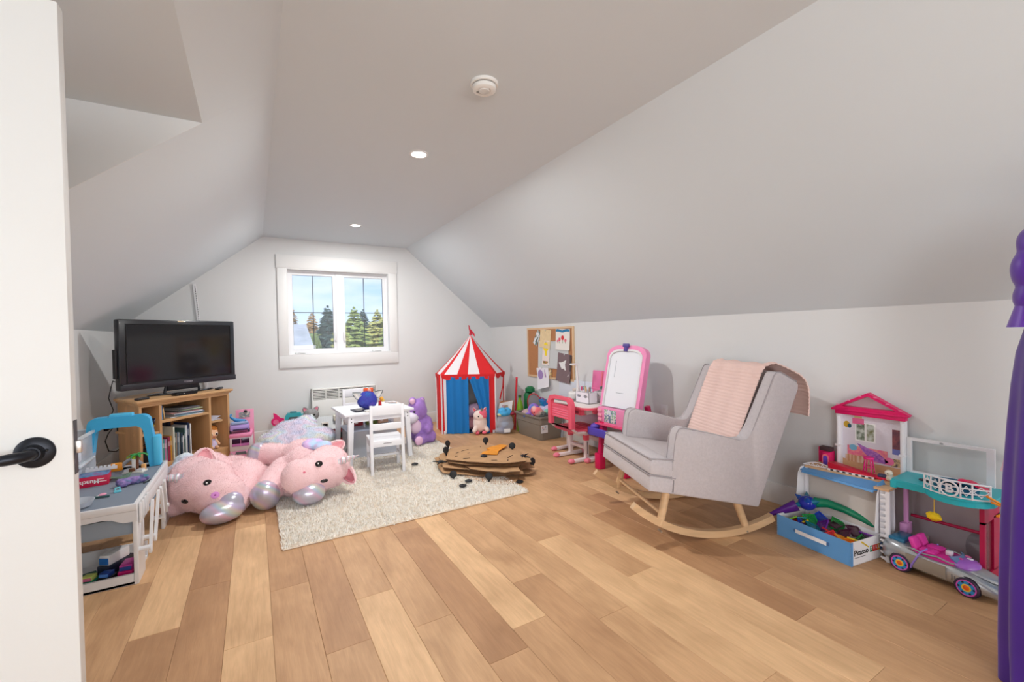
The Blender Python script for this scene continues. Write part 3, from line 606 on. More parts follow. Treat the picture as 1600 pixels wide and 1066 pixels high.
def table_toys():
    z = TZ-.0088
    # blue arch frame
    a = thing('plastic_arch', 'bright blue plastic arch frame standing on the back of the activity table', 'toy frame', (-.755, 3.74, z))
    mb = mat((62, 176, 226), .4); n = 8
    out = [(-.19, 0), (.19, 0)]; 
    def arch(w0, w1, h, r):
        p = [(-w0, 0)]; q = [(-w1, h-r)]
        pts = [(-w0, 0), (-w1, h-r)]+[(-w1+r-r*math.cos(PI/2*i/n), h-r+r*math.sin(PI/2*i/n)) for i in range(1, n+1)]
        pts += [(-x, y) for x, y in reversed(pts)]; return pts
    o, i_ = arch(.195, .155, .345, .045), arch(.145, .118, .275, .045)
    MB().ring(o, i_, -.035, .035, RX(PI/2)).build('frame', mb, a, sm=50)
    MB().box(-.05, .065, -.03, .03, .338, .362, .006).build('top_lip', mat((84, 196, 240), .4), a)
    MB().box(.165, .205, -.045, .035, 0, .20, .010).build('side_rib', mat((84, 196, 240), .4), a)
    MB().box(-.215, -.175, -.045, .035, 0, .03, .008).build('foot', mb, a)
    # clear bin with orange things
    b = thing('clear_bin', 'translucent plastic bin at the wall end of the activity table', 'bin', (-1.02, 3.56, z))
    mc = mat((222, 230, 240), .25, alpha=.55)
    def wallbox(s, x, y, h, t, f): # tapered open box
        s.ring([(-x, -y), (x, -y), (x, y), (-x, y)], [(-x+t, -y+t), (x-t, -y+t), (x-t, y-t), (-x+t, y-t)], 0, h); s.box(-x, x, -y, y, 0, t)
    w = MB(); wallbox(w, .135, .20, .27, .003, 0); w.build('body', mc, b, sm=0)
    w = MB(); w.ring([(-.148, -.213), (.148, -.213), (.148, .213), (-.148, .213)], [(-.133, -.198), (.133, -.198), (.133, .198), (-.133, .198)], .262, .276); w.build('rim', mat((232, 238, 244), .3, alpha=.8), b, sm=0)
    MB().box(.13, .15, -.14, .14, .10, .118, .005).build('ridge', mat((232, 238, 244), .3, alpha=.8), b)
    for i, (lab, x, y, zz, r, c) in enumerate((('orange plastic toy piece sticking out of the clear bin', -1.0, 3.52, .225, .5, (240, 160, 40)), ('pale orange toy piece lying in the clear bin', -.97, 3.62, .20, -.4, (244, 178, 90)), ('white toy with blue print lying in the clear bin', -.96, 3.46, .19, .2, (226, 232, 242)))):
        q = tag(MB().box(-.08, .08, -.03, .03, 0, .075, .012).build('toy_piece', mat(c, .45), None, (x, y, z+zz-.06), r), lab, 'toy')
        MB().box(-.04, .04, -.0315, -.029, .02, .05).build('print', mat((90, 120, 190) if i == 2 else (250, 196, 110), .5), q, sm=0)
    # red game box with books and stuff on top
    r = thing('game_box', 'red cardboard game box with white lettering on the activity table', 'box', (-.835, 3.43, z), .09)
    MB().box(-.085, .085, -.055, .055, 0, .058, .002).build('body', mat((214, 24, 74), .45), r)
    M = T(.005, -.0555, .028) @ RX(PI/2) @ RZ(PI)
    text('Munch', .030, mat((250, 246, 246), .5), 'lettering', r, M, .0008)
    for k, x in enumerate((.052, .062)): MB().box(x-.016, x+.016, -.0562, -.0545, .036-.014*k, .041-.014*k).build('print_line', mat((250, 220, 220), .5), r, sm=0)
    MB().box(-.085, .085, -.055, .055, .0582, .060).build('lid_picture', multimat('lid_print', [(60, 70, 130), (90, 150, 190), (150, 90, 150), (60, 80, 110)], 18, .5), r, sm=0)
    q = thing('white_castle_piece', 'white crenellated plastic toy strip on the red game box', 'toy', (-.80, 3.50, z+.061), .06)
    MB().box(-.07, .07, -.006, .006, 0, .016).build('base', M_WHITE, q, sm=0)
    for k in range(7): MB().box(-.066+.019*k, -.054+.019*k, -.005, .005, .016, .026).build('tooth', M_WHITE, q, sm=0)
    q = tag(MB().sheet(lambda u, v: (-.05+.1*u, -.05+.1*v, .01*math.sin(u*5+v*3)+.012), 8, 8, .002).build('plastic_net', mat((120, 160, 130), .5, alpha=.5), None, (-.715, 3.47, z)), 'crumpled greenish clear plastic wrap beside the red game box', 'wrapper')
    o_ = tag(MB().box(-.03, .03, -.02, .02, 0, .05, .008).build('orange_block', mat((238, 150, 40), .45), None, (-.775, 3.70, z)), 'orange block at the back rim of the activity table', 'block')
    # palm island of bricks
    p = thing('brick_palm_island', 'toy brick island with palm tree on the activity table', 'brick set', (-.665, 3.60, z), -.3)
    MB().box(-.055, .055, -.03, .03, 0, .010, .001).build('base_plate', mat((238, 236, 228), .4), p)
    MB().box(-.05, -.02, -.02, .02, .010, .024).box(.02, .05, -.025, .01, .010, .022).build('white_bricks', M_WHITE, p, sm=0)
    MB().cyl((.012, 0, .01), (.012, 0, .055), .009, n=8).cyl((.012, 0, .055), (.018, 0, .10), .008, n=8).build('trunk', mat((110, 66, 44), .5), p)
    MB().box(-.012, .008, -.012, .012, .010, .085, .002).build('tower', mat((244, 244, 240), .4), p)
    for i in range(7):
        a_ = i*2*PI/7; ca, sa = math.cos(a_), math.sin(a_)
        MB().sheet(lambda u, v: (.018+ca*.055*u-sa*(v-.5)*.022*(1-u*.6), sa*.055*u+ca*(v-.5)*.022*(1-u*.6), .102+.02*math.sin(u*2.6)-.012*u), 5, 2, .003).build('palm_leaf', mat((56, 150, 70), .4), p)
    for i in range(4):
        a_ = i*2*PI/4+.4; ca, sa = math.cos(a_), math.sin(a_)
        MB().sheet(lambda u, v: (-.004+ca*.035*u-sa*(v-.5)*.02*(1-u*.6), sa*.035*u+ca*(v-.5)*.02*(1-u*.6), .086+.012*math.sin(u*2.6)), 4, 2, .003).build('lime_leaf', mat((176, 206, 60), .4), p)
    MB().box(.03, .05, .005, .025, .01, .045, .002).build('orange_brick', mat((240, 180, 110), .4), p); MB().box(-.018, .006, -.03, -.012, .01, .03, .001).build('brown_brick', mat((120, 76, 50), .5), p)
    c = tag(obj('fluffy_scrunchie', blob([('c', (-.05, 0, .022), (.05, .03, .022), .022, .02), ('e', (-.03, -.02, .02), (.03, .025, .02)), ('e', (.04, .03, .024), (.026, .024, .024))], .005, 1, .006, 90), multimat('purple_teal', [(40, 130, 140), (120, 110, 170), (160, 130, 190), (60, 90, 140)], 22, .7), None, (-.62, 3.29, z)), 'fluffy purple and teal hair tie on the activity table', 'hair tie')
    tag(MB().cyl((-.032, 0, .0065), (.032, .004, .0065), .006, .005, 8).build('crayon', mat((54, 92, 92), .6), None, (-.712, 3.10, z), -.25), 'dark green crayon stub lying on the grey tabletop', 'crayon')
    tq = thing('turquoise_clip', 'small turquoise plastic clip on the grey tabletop', 'clip', (-.662, 3.17, z), .4)
    MB().box(-.016, .016, -.008, .008, 0, .008, .002).build('base', mat((110, 206, 226), .4), tq); MB().ring([(-.014, 0), (.014, 0), (.012, .022), (-.012, .022)], [(-.008, .006), (.008, .006), (.006, .016), (-.006, .016)], -.004, .004, T(0, 0, .006) @ RX(PI/2)).build('clip', mat((130, 216, 232), .4), tq)
    bw = thing('plastic_bowl', 'frosted clear plastic bowl on the near end of the activity table', 'bowl', (-.775, 2.985, z))
    MB().lathe([(.03, 0), (.05, .006), (.062, .03), (.064, .034), (.06, .034), (.048, .01), (0, .005)], 28).build('shell', mat((220, 226, 236), .3, alpha=.75), bw)
    sp = thing('toy_spoon', 'pink and white toy spoon resting by the plastic bowl', 'spoon', (-.745, 3.10, z), .9)
    MB().cyl((-.06, 0, .006), (.03, 0, .008), .004, n=8).build('handle', M_WHITE, sp); MB().ell((.045, 0, .009), (.02, .013, .007)).build('head', mat((240, 160, 190), .4), sp)
    gl = tag(MB().tube([(-.04, 0, .01), (-.02, .02, .012), (0, 0, .012), (.02, .02, .012), (.04, .0, .01)], .006, 8).build('beaded_band', mat((70, 66, 74), .4), None, (-.84, 3.09, z)), 'dark beaded band lying at the wall side of the plastic bowl', 'hair band')
    tag(MB().cyl((-.03, 0, .005), (.03, 0, .005), .0045, n=8).build('crayon', mat((60, 66, 70), .6), None, (-.556, 3.30, z), 1.2), 'thin dark pencil stub near the outer rim of the grey tabletop', 'crayon')
    gy = tag(MB().tube([(-.06+.12*i/10, 0, .012+.05*math.sin(PI*i/10)) for i in range(11)], .011, 10).build('grey_arch_toy', mat((160, 162, 168), .5), None, (-.70, 3.705, z), -.05), 'grey plastic arch piece at the back of the activity table', 'toy')
    # vehicles in the floor tray
    zt = .0125
    def truck(lab, x, y, rz, w, l, h, c1, c2, c3):
        k = thing('toy_truck', lab, 'toy truck', (x, y, zt), rz, 'toy vehicles in the floor tray')
        MB().box(-w/2, w/2, -l/2, l/2, .010, h*.55, .004).build('body', mat(c1, .4), k); MB().box(-w/2+.004, w/2-.004, -l/2+.01, l/2-.02, h*.55, h, .004).build('cab', mat(c2, .4), k)
        MB().box(-w/2+.008, w/2-.008, -l/2+.005, -l/2+.011, h*.6, h*.88).build('windscreen', mat(c3, .2), k, sm=0)
        for sx in (-1, 1):
            for sy in (-.3, .3): MB().cyl((sx*(w/2-.008), sy*l, .013), (sx*(w/2+.002), sy*l, .013), .013, n=14).build('wheel', M_BLACK, k)
    truck('white bus with blue roof hatch in the floor tray', -.655, 3.06, -.55, .06, .15, .115, (30, 40, 60), (232, 234, 236), (40, 110, 190))
    truck('black and blue toy car in the floor tray', -.668, 2.965, -.4, .055, .07, .05, (22, 24, 34), (30, 60, 130), (90, 140, 220))
    truck('magenta boxy toy car at the leg end of the floor tray', -.59, 3.00, -.1, .062, .12, .065, (222, 30, 120), (190, 60, 150), (60, 80, 150))
    truck('orange toy truck at the wall side of the floor tray', -.80, 2.945, .5, .06, .085, .04, (238, 104, 36), (40, 130, 110), (250, 170, 120))
    truck('green and yellow toy tractor in the middle of the floor tray', -.735, 2.965, -.3, .055, .075, .05, (40, 150, 120), (196, 210, 110), (230, 120, 160))
    tag(MB().box(-.06, .06, -.04, .04, 0, .012, .003).build('toy_board', mat((30, 110, 96), .5), None, (-.79, 3.05, zt), .3), 'flat dark green toy board behind the orange truck', 'toy')
table_toys()

# ================================================================== RUG
from mathutils.bvhtree import BVHTree
def rug():
    x0, x1, y0, y1 = .115, 1.80, 2.845, 5.18
    t = thing('shag_rug', 'cream shag rug with flecked pile on the plank floor', 'rug', (0, 0, 0))
    MB().box(x0, x1, y0, y1, .001, .010, .002).build('backing', mat((236, 224, 206), .95), t)
    g = MB(); rnd = random.Random(3); nx, ny = 60, 80
    vs = [(x0+(x1-x0)*i/nx, y0+(y1-y0)*j/ny, .010) for j in range(ny+1) for i in range(nx+1)]
    fs = [(j*(nx+1)+i, j*(nx+1)+i+1, (j+1)*(nx+1)+i+1, (j+1)*(nx+1)+i) for j in range(ny) for i in range(nx)]
    me = bpy.data.meshes.new('rugtmp'); me.from_pydata(vs, [], fs); me.update()
    tm = tufts(me, 150000, .019, .0040, 4, 1.3); bpy.data.meshes.remove(me)
    m = multimat('shag', [(238, 222, 202), (248, 240, 228), (255, 252, 246), (242, 230, 214)], 38, .95, detail=4)
    stuff(obj('pile', tm, m, t))
rug()

# ================================================================== PLUSH HELPERS
M_IRID = multimat('iridescent', [(196, 194, 208), (222, 190, 214), (188, 206, 224), (204, 216, 206), (222, 208, 204), (202, 188, 218), (190, 190, 204)], 1.25, .28, kind='DIAGONAL', metal=.45, detail=3.0, stretch=(1, .5, 1.6))
M_PINK = mat((255, 212, 215), .95, var=.07, vs=14, bump=.5, bs=120, sheen=.3)
M_HORN = multimat('horn', [(214, 206, 220), (232, 190, 206), (236, 220, 196), (190, 206, 224)], 14, .35, kind='X', metal=.3, detail=.5)
M_TIE = multimat('tie_dye', [(214, 212, 232), (234, 218, 232), (214, 226, 240), (236, 236, 224), (226, 214, 236), (218, 232, 234)], 4, .95, bump=.6, bs=110, detail=1.5)
def bvh(me): return BVHTree.FromPolygons([v.co[:] for v in me.vertices], [p.vertices[:] for p in me.polygons])
def on(me, p, aim=None):
    r = bvh(me).find_nearest(Vector(p)); return r[0], r[1]
def face_dot(name, me, p, r, m, parent, flat=.35):
    c, n = on(me, p); q = n.to_track_quat('Z', 'Y').to_matrix().to_4x4()
    return MB().ell(c, (r[0], r[1], r[0]*flat), q, 14, 8).build(name, m, parent)
def horn(name, p0, p1, r, parent, m):
    p0, p1 = Vector(p0), Vector(p1); pts = []; rs = []; n = 22
    for i in range(n): f = i/(n-1); pts.append(p0+(p1-p0)*f); rs.append(max(.004, r*(1-f)**.8*(1+.16*math.sin(f*PI*9))))
    return MB().tube(pts, rs, 16).build(name, m, parent)
def ear(name, base, tip, w, parent, m, inner, facing):
    base, tip, facing = Vector(base), Vector(tip), Vector(facing).normalized(); ax = tip-base; sd = ax.cross(facing).normalized()
    def sh(k, off):
        return lambda u, v: base+ax*(v)+sd*((u-.5)*2*w*k*(1-v**2.2)**.5*(1-.25*v))+facing*(off+.35*w*((u-.5)**2*4))
    o = MB().sheet(sh(1, 0), 10, 10, w*.30).build(name, m, parent, sm=80)
    MB().sheet(sh(.62, w*.20), 8, 8, w*.06).build('inner_ear', inner, o, sm=80)
    return o

def unicorn_one():
    O = Vector((-.30, 3.85, 0)); L = lambda x, y, z: (x-O.x, y-O.y, z)
    t = thing('plush_unicorn', 'giant pink plush unicorn lying with its horn against the activity table', 'plush toy', O, group='giant pink plush unicorns')
    parts = [('e', L(-.385, 3.86, .205), (.17, .19, .19)), ('e', L(-.31, 3.76, .20), (.185, .17, .18)), ('e', L(-.235, 3.67, .15), (.165, .145, .145)), ('e', L(-.10, 4.02, .145), (.17, .22, .145)), ('e', L(-.17, 4.22, .14), (.17, .20, .14)),
             ('e', L(-.33, 4.06, .20), (.17, .20, .17)), ('c', L(-.10, 4.20, .11), L(.03, 4.24, .10), .085, .075), ('c', L(-.42, 3.92, .075), L(-.52, 3.84, .07), .075, .07), ('c', L(-.10, 3.82, .10), L(-.17, 3.57, .085), .11, .085)]
    me = blob(parts, .014, 8, .004, 28, 1); b = obj('body', me, M_PINK, t)
    stuff(obj('fur', tufts(me, 16000, .013, .0014, 2, .9), M_PINK, t))
    ho = obj('hoof', blob([('e', L(-.205, 3.515, .075), (.135, .085, .074), (0, 0, .35)), ('e', L(-.165, 3.55, .11), (.085, .07, .075), (0, -.5, .35))], .008, 4), M_IRID, t)
    horn('horn', L(-.425, 3.715, .285), L(-.590, 3.73, .318), .038, t, M_HORN)
    ear('ear', L(-.335, 3.88, .335), L(-.325, 3.955, .415), .085, t, M_PINK, mat((244, 178, 186), .9), (.2, -1, .4))
    e = face_dot('eye', me, L(-.29, 3.60, .26), (.026, .022), mat((26, 20, 22), .12), t); e2 = face_dot('eye', me, L(-.425, 3.63, .15), (.026, .018), mat((26, 20, 22), .12), t)
    c, n = on(me, L(-.295, 3.58, .27)); MB().ell(c+n*.008, .006, None, 8, 6).build('eye_glint', mat((240, 240, 240), .2), e)
    nz = face_dot('nostril_patch', me, L(-.245, 3.50, .20), (.026, .022), mat((226, 150, 220), .8), t, .15); face_dot('nostril', me, L(-.245, 3.50, .20), (.010, .008), mat((150, 40, 140), .7), nz, .5)
    mn = blob([('e', L(-.50, 4.0, .27), (.075, .10, .075)), ('e', L(-.47, 4.08, .32), (.07, .09, .06)), ('e', L(-.53, 3.93, .24), (.05, .07, .06))], .01, 3, .010, 30, 2); obj('mane', mn, M_TIE, t)
    return me
unicorn_one()

def unicorn_two():
    O = Vector((.30, 3.80, 0)); L = lambda x, y, z: (x-O.x, y-O.y, z)
    t = thing('plush_unicorn', 'giant pink plush unicorn sprawled over the corner of the rug', 'plush toy', O, group='giant pink plush unicorns')
    parts = [('e', L(.475, 3.66, .225), (.16, .155, .165)), ('e', L(.40, 3.60, .22), (.155, .14, .155)), ('e', L(.262, 3.53, .222), (.125, .105, .125)), ('e', L(.33, 3.62, .20), (.13, .13, .13)), ('e', L(.34, 3.92, .19), (.17, .22, .165)), ('e', L(.33, 4.16, .19), (.16, .20, .17)),
             ('c', L(.24, 4.22, .215), L(.06, 4.36, .23), .10, .092), ('c', L(.18, 3.95, .18), L(.065, 3.66, .12), .10, .10), ('c', L(.36, 3.78, .12), L(.325, 3.56, .095), .11, .09), ('e', L(.30, 3.85, .10), (.2, .25, .10))]
    me = blob(parts, .013, 7, .004, 28, 5); obj('body', me, M_PINK, t); stuff(obj('fur', tufts(me, 16000, .013, .0014, 7, .9), M_PINK, t))
    obj('hoof', blob([('e', L(.045, 3.60, .105), (.098, .085, .112), (.45, 0, -.25)), ('e', L(.055, 3.64, .12), (.096, .08, .09))], .008, 4), M_IRID, t)
    obj('hoof', blob([('e', L(.32, 3.49, .100), (.112, .085, .082)), ('e', L(.32, 3.53, .10), (.104, .075, .084))], .008, 4), M_IRID, t)
    obj('hoof', blob([('e', L(.0, 4.39, .225), (.075, .098, .105), (0, 0, -.3)), ('e', L(.02, 4.38, .23), (.07, .096, .10))], .008, 4), M_IRID, t)
    horn('horn', L(.535, 3.56, .275), L(.672, 3.475, .325), .034, t, M_HORN)
    ear('ear', L(.585, 3.60, .18), L(.640, 3.545, .10), .062, t, M_PINK, mat((196, 120, 132), .9), (-.1, -1, .3))
    ear('ear', L(.53, 3.72, .345), L(.60, 3.70, .385), .055, t, M_PINK, mat((244, 178, 186), .9), (0, -1, .5))
    e = face_dot('eye', me, L(.385, 3.44, .33), (.026, .024), mat((26, 20, 22), .12), t); c, n = on(me, L(.38, 3.43, .34)); MB().ell(c+n*.008, .006, None, 8, 6).build('eye_glint', mat((240, 240, 240), .2), e)
    face_dot('eye', me, L(.425, 3.42, .165), (.028, .014), mat((26, 20, 22), .12), t)
    face_dot('nostril', me, L(.30, 3.40, .29), (.010, .008), mat((226, 120, 140), .7), t, .3)
    obj('mane', blob([('e', L(.46, 3.84, .345), (.075, .10, .05)), ('e', L(.53, 3.78, .345), (.05, .05, .045)), ('e', L(.40, 3.95, .35), (.09, .12, .045))], .01, 3, .006, 30, 2), multimat('mane_dye', [(190, 170, 236), (226, 190, 236), (180, 214, 244), (230, 200, 240)], 6, .9, bump=.5), t)
unicorn_two()

def cushion():
    me = blob([('e', (0, 0, .15), (.33, .33, .15)), ('e', (-.02, .12, .25), (.24, .20, .10)), ('e', (.16, -.06, .22), (.20, .20, .11)), ('e', (-.18, -.02, .20), (.17, .22, .12)), ('e', (.10, .30, .30), (.11, .10, .10)), ('e', (0, .22, .27), (.22, .12, .11))], .014, 6, .010, 18, 9)
    c = tag(obj('tie_dye_floor_cushion', me, M_TIE, None, (.35, 4.88, .0)), 'fluffy pastel tie-dye floor cushion slumped behind the sprawled unicorn', 'cushion')
    stuff(obj('fur', tufts(me, 22000, .018, .0018, 12, .9), M_TIE, c))
cushion()

# ================================================================== ALONG THE END WALL
def end_wall_toys():
    # camper van with a purple car and boxes on top
    t = thing('toy_camper_van', 'pink and white toy camper van beside the oak cabinet', 'toy van', (-.136, 5.25, 0), -.06)
    pk, wt = mat((246, 150, 190), .4), mat((240, 228, 236), .4)
    MB().box(-.10, .10, -.01, .24, .02, .10, .012).build('lower_body', mat((240, 170, 206), .4), t); MB().box(-.098, .098, -.006, .236, .095, .235, .012).build('upper_body', wt, t)
    MB().box(-.10, .10, -.012, .24, .228, .272, .014).build('roof', pk, t); w = MB().box(-.075, .075, -.011, -.003, .145, .222, .003).build('windscreen', mat((60, 30, 60), .15), t)
    MB().box(-.074, .074, -.014, -.009, .147, .172).build('dashboard', mat((206, 120, 190), .4), w, sm=0); MB().box(-.002, .002, -.015, -.009, .147, .222).build('window_post', mat((240, 150, 200), .4), w, sm=0)
    MB().prism([(-.052, .062), (.052, .062), (.042, .09), (-.042, .09)], .009, .016, RX(PI/2)).build('grille', mat((120, 130, 146), .3, .5), t)
    for s in (-1, 1):
        MB().prism([(s*.062, .06), (s*.092, .06), (s*.088, .092)], .009, .015, RX(PI/2)).build('headlight', mat((206, 206, 214), .2, .3), t)
        for y in (.04, .19): MB().cyl((s*.085, y, .026), (s*.102, y, .026), .026, n=18).build('wheel', mat((70, 60, 70), .5), t)
    MB().box(-.09, .09, -.018, -.008, .022, .045, .004).build('bumper', mat((236, 130, 190), .4), t)
    c = thing('toy_car', 'purple toy car sitting on the roof of the pink camper van', 'toy car', (-.145, 5.33, .2735), .05)
    MB().box(-.088, .088, -.07, .09, .022, .09, .02).build('body', mat((186, 156, 226), .4), c); MB().box(-.075, .075, -.068, -.05, .088, .118, .008).build('windscreen', mat((160, 176, 220), .3), c)
    MB().box(-.06, .07, -.078, -.066, .03, .044, .003).build('bumper', mat((60, 40, 80), .4), c)
    for s in (-1, 1):
        for y in (-.035, .06): MB().cyl((s*.072, y, .018), (s*.09, y, .018), .018, n=14).build('wheel', mat((50, 40, 60), .5), c)
    w = thing('blue_whale_toy', 'blue plastic dolphin tail toy propped in the purple car', 'toy', (-.15, 5.35, .364), .1)
    obj('body', blob([('c', (.05, 0, .01), (-.03, 0, .035), .024, .018), ('c', (-.03, 0, .035), (-.075, 0, .07), .018, .010), ('e', (-.085, .0, .085), (.024, .02, .009), (0, .7, 0)), ('e', (-.065, .02, .09), (.012, .024, .008))], .005, 2), mat((52, 140, 200), .35), w)
    MB().ell((.058, -.018, .02), .004, None, 8, 6).build('eye', M_BLACK, w)
    b = thing('doll_furniture_panel', 'pink toy panel standing behind the purple car', 'toy', (-.09, 5.46, 0), .0)
    MB().box(-.09, .075, 0, .02, 0, .485, .004).build('panel', mat((240, 158, 190), .45), b); MB().box(-.06, .04, -.003, .001, .40, .46).build('picture', multimat('panel_print', [(230, 214, 196), (120, 140, 150), (240, 180, 160)], 30, .6), b, sm=0); MB().ell((-.0, -.01, .468), (.016, .012, .014)).build('knob', mat((50, 42, 46), .5), b)
    # pink ring toy, teal toy, grey kitten
    r = thing('pink_ring_toy', 'hot pink plastic toy with a ring, hooked near the end wall', 'toy', (.215, 5.84, 0), -.1)
    pk2 = mat((236, 30, 120), .4)
    MB().lathe([(.014, -.012), (.046, -.012), (.05, 0), (.046, .012), (.014, .012)], 28, T(-.01, 0, .255) @ RX(PI/2)).build('ring', pk2, r); MB().lathe([(.017, -.014), (.028, -.016), (.03, 0), (.028, .016), (.017, .014)], 24, T(-.01, 0, .255) @ RX(PI/2)).build('inner_ring', mat((250, 120, 170), .4), r)
    MB().prism([(-.03, .29), (-.035, .36), (-.005, .345), (.035, .30), (.075, .285), (.08, .245), (.035, .235), (.0, .19), (-.02, .205), (.0, .25)], -.010, .010, RX(PI/2)).build('arm', pk2, r); MB().cyl((0, .03, 0), (0, .03, .22), .008, n=10).build('stem', mat((216, 40, 110), .4), r)
    q = thing('teal_toy_case', 'teal plastic toy case with grey window by the end wall', 'toy', (.385, 5.82, 0), -.05)
    tl = mat((60, 178, 190), .4)
    MB().ring([(-.11, 0), (.10, 0), (.10, .30), (.08, .345), (-.06, .345), (-.085, .31)], [(-.065, .15), (.045, .15), (.06, .28), (.05, .30), (-.035, .30), (-.05, .28)], -.04, .03, RX(PI/2)).build('shell', tl, q, sm=40)
    MB().box(-.07, .06, .0, .008, .14, .305).build('window', mat((150, 152, 158), .4), q, sm=0); MB().tube([(.07, 0, .30), (.11, 0, .315), (.145, 0, .27), (.14, 0, .22)], .018, 10).build('handle', tl, q); MB().box(-.03, .04, -.03, .03, .343, .362, .006).build('latch', mat((70, 130, 140), .4), q)
    k = thing('plush_kitten', 'grey and white plush kitten sitting by the end of the heater', 'plush toy', (.555, 5.60, .0))
    gm = mat((146, 146, 146), .95, var=.15, vs=40, bump=.5, bs=150)
    me = blob([('e', (0, 0, .12), (.075, .07, .12)), ('e', (0, -.015, .335), (.088, .07, .075)), ('c', (0, 0, .2), (0, -.005, .28), .06, .055), ('c', (-.05, -.02, .20), (-.07, -.06, .12), .025, .022), ('c', (.05, -.02, .20), (.07, -.06, .12), .025, .022)], .008, 4, .003, 50); obj('body', me, gm, k)
    for s in (-1, 1): ear('ear', (s*.05, 0, .385), (s*.075, 0, .425), .030, k, gm, mat((240, 150, 170), .8), (0, -1, 0)); face_dot('eye', me, (s*.035, -.1, .345), (.011, .011), mat((40, 40, 40), .2), k)
    obj('muzzle', blob([('e', (0, -.075, .315), (.026, .02, .03)), ('e', (0, -.07, .335), (.012, .02, .026))], .005, 2), mat((240, 240, 240), .9), k); obj('chest_patch', blob([('e', (0, -.045, .20), (.045, .03, .07))], .006, 2), mat((232, 230, 228), .9), k); face_dot('nose', me, (0, -.12, .325), (.008, .006), mat((230, 140, 150), .6), k)
    # wall heater
    h = thing('wall_heater', 'white electric convector heater with louvred top under the window', 'heater', (.99, YE, .11))
    hm = mat((236, 236, 232), .45); MB().box(-.39, .39, -.085, -.005, 0, .355, .006).box(-.39, -.375, -.085, -.005, .35, .492).box(.375, .39, -.085, -.005, .35, .492).box(-.39, .39, -.085, -.005, .474, .492, .004).box(-.39, .39, -.02, -.005, .35, .49).build('case', hm, h)
    MB().box(-.375, .375, -.022, -.018, .355, .475).build('dark_recess', mat((120, 120, 116), .8), h, sm=0)
    sl = MB().box(-.070, .070, -.084, -.066, -.0045, .0045, .001).mesh('louvre', 0); sl.materials.append(hm)
    for i in range(5):
        for j in range(6): obj('louvre', sl, None, h, (-.30+.15*i, 0, .366+.019*j))
    for i in range(1, 5): MB().box(-.38+.152*i-.006, -.38+.152*i+.006, -.084, -.05, .35, .478).build('louvre_post', hm, h, sm=0)
    MB().box(-.3, -.27, -.02, 0, .1, .2).build('wall_bracket', hm, h, sm=0)
    # toy barn
    b = thing('toy_barn', 'toy barn with grey corrugated roof and red walls below the heater', 'toy barn', (.83, 5.56, 0), -.02)
    rd, gy = mat((158, 40, 52), .5), mat((190, 192, 194), .45)
    MB().box(-.235, .235, 0, .22, 0, .155, .003).build('walls', rd, b)
    r = MB(); n = 40
    for i in range(n):
        x = -.25+.5*i/n; dz = .006 if i % 2 else 0
        r.add([(x, -.03, .15+dz), (x+.5/n, -.03, .15+dz), (x+.5/n, .11, .285+dz), (x, .11, .285+dz), (x, .25, .15+dz), (x+.5/n, .25, .15+dz), (x, .11, .15), (x+.5/n, .11, .15)], [(0, 1, 3)[:0] or (0, 1, 2, 3), (3, 2, 5, 4), (0, 3, 4, 6), (1, 7, 5, 2)])
    r.build('roof', gy, b, sm=0)
    o = MB().ring([(-.165, .165), (-.095, .165), (-.095, .235), (-.165, .235)], [(-.155, .175), (-.105, .175), (-.105, .225), (-.155, .225)], -.0, .05, RX(PI/2)).build('dormer', mat((220, 214, 206), .5), b, sm=0); MB().box(-.155, -.105, -.045, .05, .175, .225).build('hatch', M_BLACK, o, sm=0)
    MB().box(-.03, .06, .0, .10, .235, .30, .008).build('roof_vent', mat((226, 222, 206), .5), b)
    for i in range(6): MB().box(-.02+.012*i, -.015+.012*i, -.002, .003, .27, .29).build('vent_slot', mat((170, 166, 150), .5), b, sm=0)
    for x in (-.16, -.05):
        MB().ring([(x-.04, .02), (x+.04, .02), (x+.04, .12), (x-.04, .12)], [(x-.033, .027), (x+.033, .027), (x+.033, .113), (x-.033, .113)], 0, .006, RX(PI/2)).build('door_frame', M_WHITE, b, sm=0)
        M = T(x, -.003, .07); d = MB()
        for s in (-1, 1): d.box(-.053, .053, -.002, .002, -.0045, .0045, 0, M @ RY(s*.93))
        d.build('door_brace', M_WHITE, b, sm=0)
    for x in (.04, .13, .2): MB().box(x-.025, x+.025, -.003, .002, .03, .10).build('stall_opening', M_BLACK, b, sm=0)
end_wall_toys()

